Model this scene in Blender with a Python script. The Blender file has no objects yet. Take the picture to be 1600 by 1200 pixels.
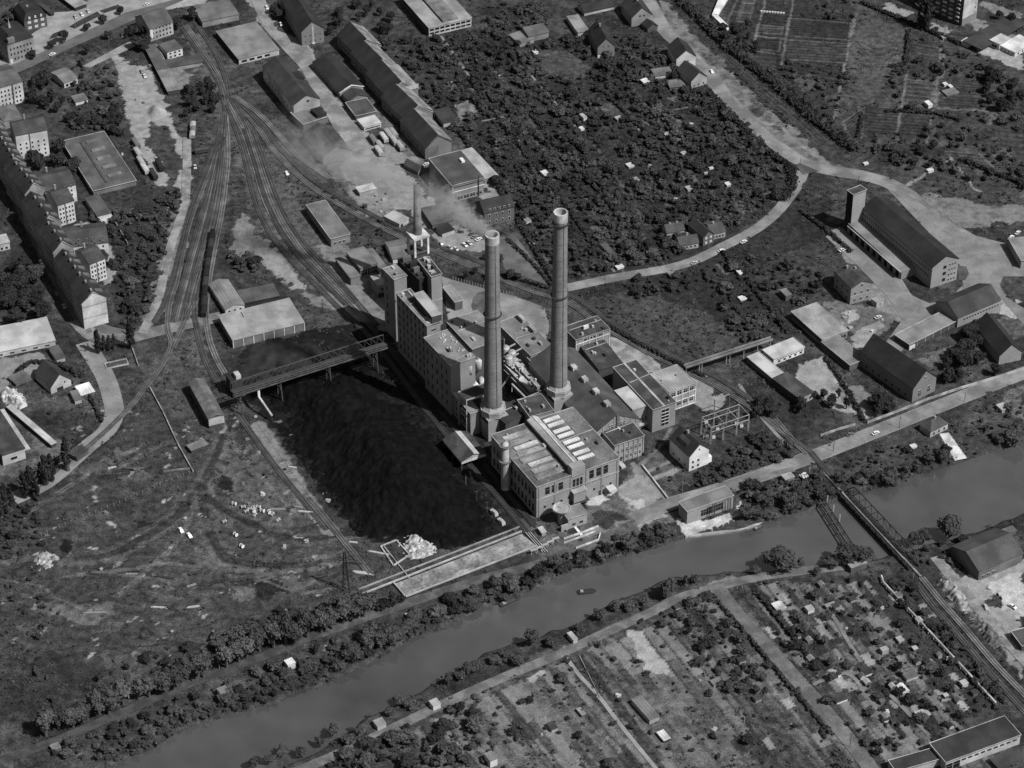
import bpy, math, random
import numpy as np
from mathutils import Vector, Matrix
random.seed(7); rng = np.random.default_rng(7)
S = bpy.context.scene; C = S.collection
# ---------------- camera, sky, sun, exposure ----------------
FPX, TH, CH = 4300.0, math.radians(37.5), 872.0
CY = -CH / math.tan(TH)
cam = bpy.data.objects.new("camera", bpy.data.cameras.new("camera")); C.objects.link(cam)
cam.location = (0, CY, CH); cam.rotation_euler = (math.pi / 2 - TH, 0, 0)
cam.data.sensor_width = 36; cam.data.lens = 36 * FPX / 1600
cam.data.clip_start = 10; cam.data.clip_end = 30000
S.camera = cam
SA, SB = 0.68, 0.45                       # shadow of a 1 m post: 0.68 m to the left, 0.45 m away
SEL = math.atan(1 / math.hypot(SA, SB))
w = bpy.data.worlds.new("World"); S.world = w; w.use_nodes = True
nt = w.node_tree; nt.nodes.clear()
sky = nt.nodes.new("ShaderNodeTexSky"); sky.sky_type = 'NISHITA'; sky.sun_disc = False
sky.sun_elevation = SEL; sky.sun_rotation = math.atan2(SA, -SB); sky.air_density = 1.0; sky.dust_density = 3.0
bw = nt.nodes.new("ShaderNodeRGBToBW"); bg = nt.nodes.new("ShaderNodeBackground"); wo = nt.nodes.new("ShaderNodeOutputWorld")
bg.inputs[1].default_value = 0.06
nt.links.new(sky.outputs[0], bw.inputs[0]); nt.links.new(bw.outputs[0], bg.inputs[0]); nt.links.new(bg.outputs[0], wo.inputs[0])
sun = bpy.data.objects.new("sun", bpy.data.lights.new("sun", 'SUN')); C.objects.link(sun)
sun.data.energy = 4.8; sun.data.angle = math.radians(0.6); sun.data.color = (1, 1, 1)
sun.rotation_euler = Vector((SA, -SB, 1)).to_track_quat('Z', 'Y').to_euler()
S.view_settings.view_transform = 'Standard'; S.view_settings.look = 'None'
S.view_settings.exposure = 0.2; S.view_settings.gamma = 1
S.cycles.max_bounces = 5; S.cycles.diffuse_bounces = 2; S.cycles.volume_bounces = 1; S.cycles.transparent_max_bounces = 8
S.cycles.volume_step_rate = 2.0

# ---------------- photo measurements to places on the ground ----------------
sT, cT = math.sin(TH), math.cos(TH)
def P(px, py, z=0.0):
    dx, u = px - 800.0, -(py - 600.0)
    dy = FPX * cT + u * sT; dz = -FPX * sT + u * cT
    t = (z - CH) / dz
    return Vector((dx * t, CY + dy * t, z))
def P2(pts, z=0.0): return [P(x, y, z).to_2d() for x, y in pts]
def hgt(F, hp):                            # height of a point seen at F over ground seen hp pixels below
    G = P(F[0], F[1] + hp); u = -(F[1] - 600.0)
    dy = FPX * cT + u * sT; dz = -FPX * sT + u * cT
    return CH + (G.y - CY) / dy * dz
def vm(px, y):                             # vertical pixels to metres near picture row y
    return hgt((800, y - px), px)
# ---------------- materials (all grey: the place as a monochrome film saw it) ----------------
MC = {}
def mat(tone, kind='plain', var=0.25, sc=0.5, rough=0.9):
    key = (round(tone, 4), kind, var, sc, rough)
    if key in MC: return MC[key]
    m = bpy.data.materials.new(kind + "_" + str(int(tone * 1000))); m.use_nodes = True; MC[key] = m
    n = m.node_tree.nodes; l = m.node_tree.links; b = n["Principled BSDF"]
    b.inputs["Roughness"].default_value = rough
    b.inputs["Specular IOR Level"].default_value = 0.25
    tc = n.new("ShaderNodeTexCoord"); src = tc.outputs["Object"]
    def noise(scale, det=4, vec=None):
        x = n.new("ShaderNodeTexNoise"); x.inputs["Scale"].default_value = scale; x.inputs["Detail"].default_value = det
        l.new(vec or src, x.inputs["Vector"]); return x.outputs["Fac"]
    def mth(op, a, bb):
        x = n.new("ShaderNodeMath"); x.operation = op
        for i, v in ((0, a), (1, bb)):
            if isinstance(v, (int, float)): x.inputs[i].default_value = v
            else: l.new(v, x.inputs[i])
        return x.outputs[0]
    def band(v, lo, hi):                    # 0..1 ramp
        x = n.new("ShaderNodeMapRange"); l.new(v, x.inputs[0]); x.inputs[1].default_value = lo; x.inputs[2].default_value = hi
        return x.outputs[0]
    f = mth('ADD', mth('MULTIPLY', band(noise(sc * 0.22), .3, .7), var), mth('MULTIPLY', band(noise(sc * 2.5), .3, .7), var * .8))
    f = mth('ADD', f, 1 - var * .9)
    if kind in ('plain', 'blotch', 'tiles', 'brick', 'stripe'):
        f = mth('MULTIPLY', f, mth('ADD', mth('MULTIPLY', band(noise(1.9, 2), .3, .7), .34), .83))
    if kind in ('tiles', 'plain', 'stripe'):
        f = mth('MULTIPLY', f, mth('ADD', mth('MULTIPLY', band(noise(.11, 7), .38, .62), .36), .82))
    if kind in ('tiles', 'stripe', 'planks', 'brick'):
        wv = n.new("ShaderNodeTexWave"); wv.wave_type = 'BANDS'
        wv.bands_direction = {'tiles': 'Y', 'stripe': 'X', 'planks': 'X', 'brick': 'Z'}[kind]
        wv.inputs["Scale"].default_value = {'tiles': 0.35, 'stripe': 0.22, 'planks': 0.6, 'brick': 0.28}[kind]
        wv.inputs["Distortion"].default_value = 1.2 if kind != 'stripe' else 0.2; l.new(src, wv.inputs[0])
        f = mth('MULTIPLY', f, mth('ADD', mth('MULTIPLY', wv.outputs["Fac"], {'tiles': .22, 'stripe': .3, 'planks': .3, 'brick': .2}[kind]), .87))
    if kind == 'blotch':
        f = mth('MULTIPLY', f, mth('ADD', mth('MULTIPLY', band(noise(sc * .35, 6), .42, .6), .55), .72))
    if kind == 'leaf':
        ob = n.new("ShaderNodeObjectInfo")
        f = mth('MULTIPLY', f, mth('ADD', mth('MULTIPLY', ob.outputs["Random"], .5), .75))
    f = mth('MULTIPLY', f, tone * (.68 if kind == 'tiles' else 1))
    l.new(f, b.inputs["Base Color"])
    if kind in ('brick', 'tiles', 'blotch', 'plain'):
        bp = n.new("ShaderNodeBump"); bp.inputs["Strength"].default_value = .25; bp.inputs["Distance"].default_value = .3
        l.new(noise(sc * 4), bp.inputs["Height"]); l.new(bp.outputs[0], b.inputs["Normal"])
    if kind == 'coal':
        b.inputs["Roughness"].default_value = 1; b.inputs["Specular IOR Level"].default_value = .02
        mp = n.new("ShaderNodeMapping"); mp.inputs["Rotation"].default_value = (0, 0, 1.1); mp.inputs["Scale"].default_value = (.6, .35, 1); l.new(src, mp.inputs[0])
        st = band(noise(.5, 5, mp.outputs[0]), .38, .62)
        f2 = mth('MULTIPLY', f, mth('ADD', mth('MULTIPLY', st, .5), .75)); l.new(f2, b.inputs["Base Color"])
        bp = n.new("ShaderNodeBump"); bp.inputs["Strength"].default_value = 1; bp.inputs["Distance"].default_value = .12
        l.new(noise(1.2, 6), bp.inputs["Height"]); l.new(bp.outputs[0], b.inputs["Normal"])
    if kind == 'water':
        b.inputs["Roughness"].default_value = .05; b.inputs["Specular IOR Level"].default_value = .5; b.inputs["IOR"].default_value = 2.6
        bp = n.new("ShaderNodeBump"); bp.inputs["Strength"].default_value = .06; bp.inputs["Distance"].default_value = .4
        l.new(noise(.9, 5), bp.inputs["Height"]); l.new(bp.outputs[0], b.inputs["Normal"])
    return m
GLASS = mat(.012, 'glass', .2, 1, .25); FRAME = mat(.45, 'paint')
DARK = mat(.03); WHITE = mat(.5, 'plain', .12); LIGHT = mat(.28, 'plain', .2); STEEL = mat(.05, 'steel'); CONC = mat(.3, 'blotch')
BRICK = mat(.22, 'brick', .35); BRICKD = mat(.2, 'brick', .35); RDARK = mat(.03, 'tiles', .5, .4); RMID = mat(.085, 'tiles', .3); RGREY = mat(.15, 'plain', .22)
RLIGHT = mat(.25, 'plain', .18); RWHITE = mat(.33, 'plain', .12); CREAM = mat(.4, 'plain', .15); RTAR = mat(.046, 'blotch', .35); COALM = mat(.0055, 'coal', .4, .8)
# ---------------- mesh helpers ----------------
def put(name, me, parent=None, m=None, loc=None):
    o = bpy.data.objects.new(name, me); C.objects.link(o)
    if parent is not None: o.parent = parent
    if m is not None and me is not None and not me.materials: me.materials.append(m)
    if loc is not None: o.location = loc
    return o
def tag(o, label, cat, group=None):
    o['label'] = label; o['category'] = cat
    if group: o['group'] = group
    return o
def empty(name, loc, rz=0, label=None, cat=None, group=None):
    o = bpy.data.objects.new(name, None); C.objects.link(o); o.location = loc; o.rotation_euler = (0, 0, rz)
    if label: tag(o, label, cat, group)
    return o
def mesh(v, f, name="mesh"):
    me = bpy.data.meshes.new(name); me.from_pydata([tuple(a) for a in v], [], f); me.update(); return me
def npmesh(V, Q, name="mesh"):
    V = np.asarray(V, np.float32); Q = np.asarray(Q, np.int32)
    me = bpy.data.meshes.new(name); me.vertices.add(len(V)); me.vertices.foreach_set("co", V.ravel())
    me.loops.add(Q.size); me.loops.foreach_set("vertex_index", Q.ravel())
    me.polygons.add(len(Q)); me.polygons.foreach_set("loop_start", np.arange(0, Q.size, 4, dtype=np.int32))
    me.polygons.foreach_set("loop_total", np.full(len(Q), 4, np.int32)); me.update(calc_edges=True); return me
class MB:
    def __init__(s): s.v = []; s.f = []; s.mi = []
    def box(s, x0, y0, z0, x1, y1, z1, mi=0):
        k = len(s.v)
        s.v += [(x0, y0, z0), (x1, y0, z0), (x1, y1, z0), (x0, y1, z0), (x0, y0, z1), (x1, y0, z1), (x1, y1, z1), (x0, y1, z1)]
        for q in ((0, 3, 2, 1), (4, 5, 6, 7), (0, 1, 5, 4), (1, 2, 6, 5), (2, 3, 7, 6), (3, 0, 4, 7)):
            s.f.append(tuple(k + i for i in q)); s.mi.append(mi)
        return s
    def prism(s, prof, a0, a1, axis='y', mi=0):   # profile (u,z) swept along axis
        k = len(s.v); n = len(prof)
        for a in (a0, a1):
            for u, z in prof: s.v.append((u, a, z) if axis == 'y' else (a, u, z))
        s.f.append(tuple(range(k, k + n))); s.f.append(tuple(range(k + 2 * n - 1, k + n - 1, -1))); s.mi += [mi, mi]
        for i in range(n):
            j = (i + 1) % n; s.f.append((k + i, k + n + i, k + n + j, k + j)); s.mi.append(mi)
        return s
    def bar(s, a, b, r, mi=0, n=4):
        a = Vector(a); b = Vector(b); d = (b - a)
        if d.length < 1e-6: return s
        q = d.to_track_quat('Z', 'Y'); k = len(s.v)
        for p in (a, b):
            for i in range(n):
                t = 2 * math.pi * (i + .5) / n; s.v.append(tuple(p + q @ Vector((r * math.cos(t), r * math.sin(t), 0))))
        for i in range(n): j = (i + 1) % n; s.f.append((k + i, k + j, k + n + j, k + n + i)); s.mi.append(mi)
        s.f.append(tuple(range(k + n - 1, k - 1, -1))); s.f.append(tuple(range(k + n, k + 2 * n))); s.mi += [mi, mi]
        return s
    def lathe(s, prof, n=28, c=(0, 0), mi=0):     # (radius,z) list
        k = len(s.v); m = len(prof)
        for r, z in prof:
            for i in range(n):
                t = 2 * math.pi * i / n; s.v.append((c[0] + r * math.cos(t), c[1] + r * math.sin(t), z))
        for a in range(m - 1):
            for i in range(n):
                j = (i + 1) % n; s.f.append((k + a * n + i, k + a * n + j, k + (a + 1) * n + j, k + (a + 1) * n + i)); s.mi.append(mi)
        return s
    def poly(s, pts, z0, z1, mi=0):               # extruded outline
        k = len(s.v); n = len(pts)
        area = sum(pts[i][0] * pts[(i + 1) % n][1] - pts[(i + 1) % n][0] * pts[i][1] for i in range(n))
        if area < 0: pts = pts[::-1]
        for z in (z0, z1):
            for p in pts: s.v.append((p[0], p[1], z))
        s.f.append(tuple(range(k + n - 1, k - 1, -1))); s.f.append(tuple(range(k + n, k + 2 * n))); s.mi += [mi, mi]
        for i in range(n):
            j = (i + 1) % n; s.f.append((k + i, k + j, k + n + j, k + n + i)); s.mi.append(mi)
        return s
    def me(s, mats=None, smooth=False):
        me = bpy.data.meshes.new("mesh"); me.from_pydata(s.v, [], s.f)
        for x in (mats if isinstance(mats, (list, tuple)) else [mats]):
            if x: me.materials.append(x)
        if any(s.mi): me.polygons.foreach_set("material_index", s.mi)
        if smooth: me.polygons.foreach_set("use_smooth", [True] * len(s.f))
        me.update(); return me
    def put(s, name, m, parent=None, smooth=False): return put(name, s.me(m, smooth), parent)
# occupancy raster (1 m) so plants keep off roofs and roads
OX, OY, ON = -450, -320, 900
OCC = np.zeros((ON, ON), bool)
def inpoly(X, Y, poly):
    r = np.zeros(X.shape, bool); n = len(poly)
    for i in range(n):
        x1, y1 = poly[i][0], poly[i][1]; x2, y2 = poly[(i + 1) % n][0], poly[(i + 1) % n][1]
        if y1 == y2: continue
        r ^= ((y1 > Y) != (y2 > Y)) & (X < (x2 - x1) * (Y - y1) / (y2 - y1) + x1)
    return r
def stamp(poly):
    xs = [p[0] for p in poly]; ys = [p[1] for p in poly]
    i0, i1 = max(0, int(min(xs) - OX)), min(ON, int(max(xs) - OX) + 2); j0, j1 = max(0, int(min(ys) - OY)), min(ON, int(max(ys) - OY) + 2)
    if i1 <= i0 or j1 <= j0: return
    X, Y = np.meshgrid(np.arange(i0, i1) + OX + .5, np.arange(j0, j1) + OY + .5)
    OCC[j0:j1, i0:i1] |= inpoly(X, Y, poly)
def occ(x, y):
    i, j = int(x - OX), int(y - OY)
    return 0 <= i < ON and 0 <= j < ON and OCC[j, i]
def ribbon_pts(pts, w):                           # outline of a strip of width w along world points
    L = []; R = []
    for i, p in enumerate(pts):
        a = pts[max(0, i - 1)]; b = pts[min(len(pts) - 1, i + 1)]
        d = Vector((b[0] - a[0], b[1] - a[1])).normalized(); n = Vector((-d.y, d.x)) * (w / 2)
        L.append(Vector((p[0], p[1])) + n); R.append(Vector((p[0], p[1])) - n)
    return L, R
CLR = []
def smooth(pts, k=4):                             # Catmull-Rom through world points
    out = []
    for i in range(len(pts) - 1):
        p0 = Vector(pts[max(0, i - 1)][:2]); p1 = Vector(pts[i][:2]); p2 = Vector(pts[i + 1][:2]); p3 = Vector(pts[min(len(pts) - 1, i + 2)][:2])
        for j in range(k):
            t = j / k
            out.append(.5 * ((2 * p1) + (p2 - p0) * t + (2 * p0 - 5 * p1 + 4 * p2 - p3) * t * t + (3 * p1 - p0 - 3 * p2 + p3) * t ** 3))
    out.append(Vector(pts[-1][:2])); return out
ZN = [0]
def strip(name, px, wd, m, z=.05, kind='structure', st=True, kerb=0):
    ZN[0] += 1; z += ZN[0] * .004
    pts = smooth(P2(px)); L, R = ribbon_pts(pts, wd); v = []; f = []
    for a, b in zip(L, R): v += [(a.x, a.y, z), (b.x, b.y, z)]
    for i in range(len(L) - 1): f.append((2 * i + 1, 2 * i + 3, 2 * i + 2, 2 * i))
    o = put(name, mesh(v, f), None, m); o['kind'] = kind
    if st:
        for i in range(len(L) - 1): stamp([L[i], L[i + 1], R[i + 1], R[i]])
    if kerb:
        mb = MB()
        for side in (L, R):
            s2, s3 = ribbon_pts(side, .35)
            for i in range(len(s2) - 1): mb.poly([s2[i], s2[i + 1], s3[i + 1], s3[i]], 0, z + .13)
        k = mb.put("kerb", mat(.17)); k['kind'] = 'structure'
    return o
def sheet(name, px, m, z=.05, st=True, zz=0.0):
    ZN[0] += 1; z += ZN[0] * .004; pts = P2(px, zz); n = len(pts)
    area = sum(pts[i][0] * pts[(i + 1) % n][1] - pts[(i + 1) % n][0] * pts[i][1] for i in range(n))
    if area < 0: pts = pts[::-1]
    o = put(name, mesh([(p[0], p[1], z) for p in pts], [tuple(range(n))]), None, m); o['kind'] = 'structure'
    if st: stamp(pts)
    return o
# ---------------- buildings ----------------
WINC = {}
def winmesh(w, h, style):
    k = (round(w, 1), round(h, 1), style)
    if k in WINC: return WINC[k]
    fr, gl = {'d': (LIGHT, GLASS), 'w': (WHITE, GLASS), 'k': (BRICKD, GLASS), 'l': (WHITE, mat(.42))}[style]
    mb = MB(); t = .12
    mb.box(-w / 2, -.1, 0, w / 2, .02, h, 0)
    mb.box(-w / 2 + t, -.14, t, w / 2 - t, -.09, h - t, 1)
    if w > 1.3 and style != 'k': mb.box(-.05, -.17, t, .05, -.13, h - t, 0)
    if h > 2.2: mb.box(-w / 2 + t, -.17, h * .6, w / 2 - t, -.13, h * .6 + .1, 0)
    WINC[k] = mb.me([fr, gl]); return WINC[k]
class Bld:
    def __init__(s, name, label, F, R, L, hp=None, h=None, roof='flat', rise=0, ridge='y', wall=BRICK, rm=RTAR, ov=.35, cat='building', group=None, edge=True, z0=0, hd=None):
        if h is None: h = hgt(F, hp)
        f, r, l = (P(a[0], a[1], h) for a in (F, R, L))
        a = (r - f).to_2d(); b = (l - f).to_2d()
        x = (a + Vector((b.y, -b.x))).normalized(); y = Vector((-x.y, x.x))
        s.W, s.D, s.h, s.rise, s.z0 = max(a.dot(x), .6), max(b.dot(y), .6), h, rise, z0
        s.x, s.y, s.o = x, y, f.to_2d()
        s.root = empty(name, (f.x, f.y, z0), math.atan2(x.y, x.x), label, cat, group)
        W, D = s.W, s.D; H = h - z0
        hw = H if hd is None else hd          # wall depth below eaves
        zb = H - hw
        stamp([s.o, s.o + x * W, s.o + x * W + y * D, s.o + y * D])
        mb = MB(); rf = MB(); e = .06
        if roof == 'flat':
            mb.box(0, 0, zb, W, D, H); rf.box(-ov, -ov, H, W + ov, D + ov, H + .3)
            if edge:
                q = MB(); t = .3
                for bx in ((-ov, -ov, W + ov, -ov + t), (-ov, D + ov - t, W + ov, D + ov), (-ov, -ov + t, -ov + t, D + ov - t), (W + ov - t, -ov + t, W + ov, D + ov - t)):
                    q.box(bx[0], bx[1], H + .3, bx[2], bx[3], H + .5)
                q.put("roof_edge", LIGHT, s.root)
        elif roof == 'gable':
            A = W if ridge == 'y' else D; B_ = D if ridge == 'y' else W
            sl = rise / (A / 2)
            mb.prism([(0, zb), (A, zb), (A, H - e), (A / 2, H + rise - e), (0, H - e)], 0, B_, ridge)
            rf.prism([(-ov, H - ov * sl), (A / 2, H + rise), (A + ov, H - ov * sl), (A + ov, H - ov * sl + .3), (A / 2, H + rise + .3), (-ov, H - ov * sl + .3)], -ov, B_ + ov, ridge)
        elif roof == 'shed':                  # higher at the back (y=D)
            mb.prism([(0, zb), (D, zb), (D, H + rise - e), (0, H - e)], 0, W, 'x')
            rf.prism([(-ov, H), (D + ov, H + rise), (D + ov, H + rise + .25), (-ov, H + .25)], -ov, W + ov, 'x')
        elif roof in ('hip', 'mansard'):
            mb.box(0, 0, zb, W, D, H - e)
            ins = min(W, D) / 2 * (.97 if roof == 'hip' else .35)
            k = [(-ov, -ov, H), (W + ov, -ov, H), (W + ov, D + ov, H), (-ov, D + ov, H)]
            t = [(ins, ins, H + rise), (W - ins, ins, H + rise), (W - ins, D - ins, H + rise), (ins, D - ins, H + rise)]
            rf.v = k + t + [(p[0], p[1], H - .05) for p in k]
            rf.f = [(0, 1, 5, 4), (1, 2, 6, 5), (2, 3, 7, 6), (3, 0, 4, 7), (4, 5, 6, 7), (11, 10, 9, 8), (8, 9, 1, 0), (9, 10, 2, 1), (10, 11, 3, 2), (11, 8, 0, 3)]; rf.mi = [0] * 10
        mb.put("wall", wall, s.root); s.roof = rf.put("roof", rm, s.root)
    def box(s, nm, x0, y0, z0, x1, y1, z1, m=LIGHT, parent=None):     # local metres
        return MB().box(x0, y0, z0, x1, y1, z1).put(nm, m, parent or s.root)
    def fx(s, nm, u0, v0, u1, v1, z0, z1, m=LIGHT):                      # fractions of W, D; z above eaves
        H = s.h - s.z0
        return s.box(nm, u0 * s.W, v0 * s.D, H + z0, u1 * s.W, v1 * s.D, H + z1, m)
    def win(s, side, cols, rows, w=1.1, h=1.5, z=1.2, dz=3.1, a=.06, b=.94, st='d', nm='window', only=None):
        me = winmesh(w, h, st); Ln = s.W if side == 'r' else s.D
        for i in range(cols):
            t = (a + (b - a) * ((i + .5) / cols)) * Ln
            for j in range(rows):
                if only and (i, j) not in only: continue
                o = bpy.data.objects.new(nm, me); C.objects.link(o); o.parent = s.root
                if side == 'r': o.location = (t, 0, z + j * dz)
                elif side == 'l': o.location = (0, t, z + j * dz); o.rotation_euler = (0, 0, -math.pi / 2)
        return s
    def stack(s, u, v, up=1.6, sz=.5, m=None):                       # chimney stack on the roof
        H = s.h - s.z0; k = 1 - abs(u - .5) * 2
        zt = H + s.rise * k
        mb = MB().box(u * s.W - sz, v * s.D - sz, zt - 1.2, u * s.W + sz, v * s.D + sz, zt + up)
        mb.box(u * s.W - sz * 1.2, v * s.D - sz * 1.2, zt + up, u * s.W + sz * 1.2, v * s.D + sz * 1.2, zt + up + .2)
        mb.put("chimney", m or BRICKD, s.roof); return s
# ---------------- terrain: river channel and ground tones ----------------
NB = [(-60, 1262), (100, 1222), (175, 1200), (250, 1164), (300, 1138), (355, 1117), (430, 1102), (500, 1072), (560, 1047), (625, 1011), (650, 996), (700, 984), (745, 952), (800, 940), (860, 908), (900, 892), (960, 877), (1050, 848), (1085, 838), (1150, 832), (1200, 817), (1262, 799), (1340, 773), (1430, 746), (1500, 723), (1560, 704), (1600, 694), (1700, 660)]
SBK = [(1700, 765), (1600, 802), (1560, 817), (1520, 832), (1450, 852), (1410, 862), (1340, 880), (1260, 892), (1200, 896), (1150, 893), (1090, 897), (1035, 905), (1000, 927), (960, 938), (925, 962), (882, 980), (857, 988), (800, 1008), (757, 1020), (725, 1042), (675, 1070), (635, 1092), (575, 1120), (550, 1138), (495, 1177), (440, 1198), (330, 1240), (200, 1290), (0, 1350)]
RIV = P2(NB + SBK, -1.5)
def axis(lo, hi, st):
    c = np.arange(lo, hi + st, st)
    far = np.array([20, 50, 110, 230, 480, 1000, 2200, 4500, 9000.])
    return np.concatenate([lo - far[::-1], c, hi + far])
GX, GY = axis(-400, 400, .85), axis(-300, 480, .85)
X, Y = np.meshgrid(GX, GY)
def vnoise(X, Y, s, seed):
    r = np.random.default_rng(seed).random((256, 256)); u = X / s + 1000; v = Y / s + 1000
    i = np.floor(u).astype(int); j = np.floor(v).astype(int); a = u - i; b = v - j; a = a * a * (3 - 2 * a); b = b * b * (3 - 2 * b)
    g = lambda p, q: r[(j + q) % 256, (i + p) % 256]
    return (g(0, 0) * (1 - a) + g(1, 0) * a) * (1 - b) + (g(0, 1) * (1 - a) + g(1, 1) * a) * b
WX = X + (vnoise(X, Y, 5, 1) - .5) * 5 + (vnoise(X, Y, 1.7, 2) - .5) * 2.5
WY = Y + (vnoise(X, Y, 5, 3) - .5) * 5 + (vnoise(X, Y, 1.7, 4) - .5) * 2.5
T = .043 * (.6 + .8 * vnoise(X, Y, 16, 5)) * (.7 + .6 * vnoise(X, Y, 4, 6))
def win_(pts, pad):
    xs = [p[0] for p in pts]; ys = [p[1] for p in pts]
    return (slice(np.searchsorted(GY, min(ys) - pad), np.searchsorted(GY, max(ys) + pad)), slice(np.searchsorted(GX, min(xs) - pad), np.searchsorted(GX, max(xs) + pad)))
def dseg(A, B, pts):
    d = np.full(A.shape, 1e9)
    for p, q in zip(pts[:-1], pts[1:]):
        vx, vy = q[0] - p[0], q[1] - p[1]; L2 = vx * vx + vy * vy + 1e-9
        t = np.clip(((A - p[0]) * vx + (B - p[1]) * vy) / L2, 0, 1); d = np.minimum(d, np.hypot(A - p[0] - t * vx, B - p[1] - t * vy))
    return d
def patch(tone, px, wob=1, k=1.0):
    pts = P2(px); s = win_(pts, 8)
    m = inpoly(WX[s] if wob else X[s], WY[s] if wob else Y[s], pts)
    T[s] = np.where(m, T[s] * (1 - k) + k * tone * (.85 + .3 * vnoise(X[s], Y[s], 3, 9)), T[s])
def stroke(tone, px, wd, wob=.5, k=1.0, sm=True):
    pts = smooth(P2(px)) if sm else P2(px); s = win_(pts, wd + 6)
    A = X[s] * (1 - wob) + WX[s] * wob; B = Y[s] * (1 - wob) + WY[s] * wob
    d = dseg(A, B, pts); a = np.clip((wd / 2 - d) / .6 + .5, 0, 1) * k
    T[s] = T[s] * (1 - a) + a * tone * (.75 + .5 * vnoise(X[s], Y[s], 3, 11))
def rows(px, d1, d2, n, tone, wd=.8, k=.8):     # n parallel lines inside a plot: from edge d1=(A,B) to edge d2=(C,D)
    for i in range(n):
        t = (i + .5) / n
        a = (d1[0][0] + (d1[1][0] - d1[0][0]) * t, d1[0][1] + (d1[1][1] - d1[0][1]) * t); b = (d2[0][0] + (d2[1][0] - d2[0][0]) * t, d2[0][1] + (d2[1][1] - d2[0][1]) * t)
        stroke(tone, [a, b], wd, 0.1, k, False)
# broad areas
AL1 = [(640, 60), (745, 45), (850, 70), (1000, 60), (1060, 110), (1130, 165), (1228, 250), (1238, 292), (1195, 338), (1060, 408), (885, 440), (800, 330), (760, 270), (700, 190)]
patch(.03, AL1)
patch(.028, [(880, 455), (1060, 420), (1290, 300), (1320, 350), (1290, 440), (1180, 540), (1000, 520)])
patch(.05, [(905, 470), (1000, 450), (1120, 500), (1200, 540), (1080, 560), (960, 500)])
patch(.055, [(1000, 470), (1060, 480), (1110, 520), (1060, 530), (1020, 500)])
patch(.045, [(1180, 420), (1290, 370), (1330, 450), (1250, 480), (1190, 450)])
patch(.035, [(1130, 0), (1330, 0), (1345, 90), (1310, 210), (1200, 130)])
patch(.062, [(1338, 22), (1424, 46), (1415, 95), (1390, 130), (1358, 165), (1305, 185), (1318, 100)], 0)
patch(.05, [(1305, 185), (1350, 165), (1400, 175), (1345, 210), (1330, 240)])
patch(.045, [(1430, 60), (1600, 110), (1600, 200), (1400, 200), (1410, 120)])
rows(None, ((1185, 15), (1200, 120)), ((1330, 25), (1320, 150)), 22, .018, 1.6); rows(None, ((1355, 165), (1350, 205)), ((1450, 175), (1440, 215)), 9, .02, 1.4)
rows(None, ((1415, 120), (1410, 165)), ((1460, 125), (1455, 170)), 7, .09, 1.2); rows(None, ((1470, 125), (1465, 170)), ((1545, 130), (1540, 175)), 8, .015, 1.3)
patch(.16, [(1385, 5), (1425, 18), (1418, 28), (1378, 14)]); patch(.16, [(1455, 33), (1495, 50), (1485, 55), (1452, 42)])
patch(.19, [(1515, 60), (1600, 90), (1600, 110), (1560, 95), (1520, 75)]); patch(.12, [(1500, 20), (1600, 60), (1600, 75), (1520, 40)]); patch(.11, [(1530, 0), (1600, 20), (1600, 35), (1535, 12)])
patch(.05, [(1370, 260), (1450, 250), (1600, 300), (1600, 330), (1440, 310)]); patch(.13, [(1440, 300), (1490, 310), (1560, 325), (1600, 320), (1600, 345), (1500, 355), (1460, 330)], k=.7)
stroke(.13, [(1400, 300), (1460, 265), (1490, 245)], 2.5); stroke(.1, [(1304, 185), (1318, 110), (1338, 20)], 1.8, .2); stroke(.1, [(1462, 165), (1470, 130), (1475, 60)], 2, .3)
stroke(.1, [(1465, 170), (1545, 175)], 1.4); stroke(.13, [(1490, 255), (1530, 300)], 1.5)
# band by the upper right road: gravel verge and cultivated strip
patch(.1, [(1030, 0), (1050, 10), (1067, 36), (1133, 104), (1217, 180), (1290, 248), (1325, 268), (1290, 262), (1240, 240), (1190, 205), (1150, 160), (1110, 110), (1072, 72), (1045, 45)], .3)
patch(.055, [(1072, 30), (1095, 35), (1127, 78), (1200, 136), (1267, 194), (1332, 246), (1300, 250), (1220, 176), (1136, 98)], 0)
[stroke(.02, [(1074 + 4 * i, 31 + i), (1133 - 2 * i + 4 * i, 95 - 4 * i), (1222 + 5 * i, 172 - 4 * i), (1302 + 5 * i, 246 - i)], 1.2, .1, .8) for i in range(6)]; stroke(.14, [(1140, 150), (1185, 190), (1215, 196), (1250, 225), (1300, 260)], 2.5, .4, .7); stroke(.03, [(1067, 34), (1133, 101), (1217, 178), (1240, 198)], 2.2, .6, .8)
# top left plaza, yards and sandy ground
patch(.19, [(-40, 125), (12, 98), (60, 88), (42, 58), (70, 45), (72, 22), (112, 22), (150, 0), (340, -30), (320, 5), (200, 26), (60, 90), (0, 120)], 0)
patch(.16, [(126, 104), (200, 66), (216, 68), (205, 75), (140, 102)], 0)
patch(.035, [(108, 42), (155, 20), (158, 25), (115, 45)]); patch(.03, [(155, 18), (188, 7), (190, 12), (160, 22)]); patch(.04, [(76, 62), (88, 50), (97, 52), (92, 58)], 0)
patch(.06, [(130, 85), (165, 80), (190, 90), (185, 140), (150, 150), (110, 140), (100, 110)]); patch(.045, [(50, 105), (100, 100), (120, 150), (160, 200), (150, 230), (90, 215), (50, 160)])
patch(.17, [(180, 85), (205, 100), (225, 100), (245, 135), (258, 165), (270, 190), (285, 215), (298, 250), (298, 290), (285, 300), (275, 290), (283, 270), (268, 215), (255, 195), (232, 190), (228, 215), (240, 240), (255, 265), (262, 290), (250, 290), (215, 240), (205, 190), (190, 150), (183, 110)])
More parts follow.
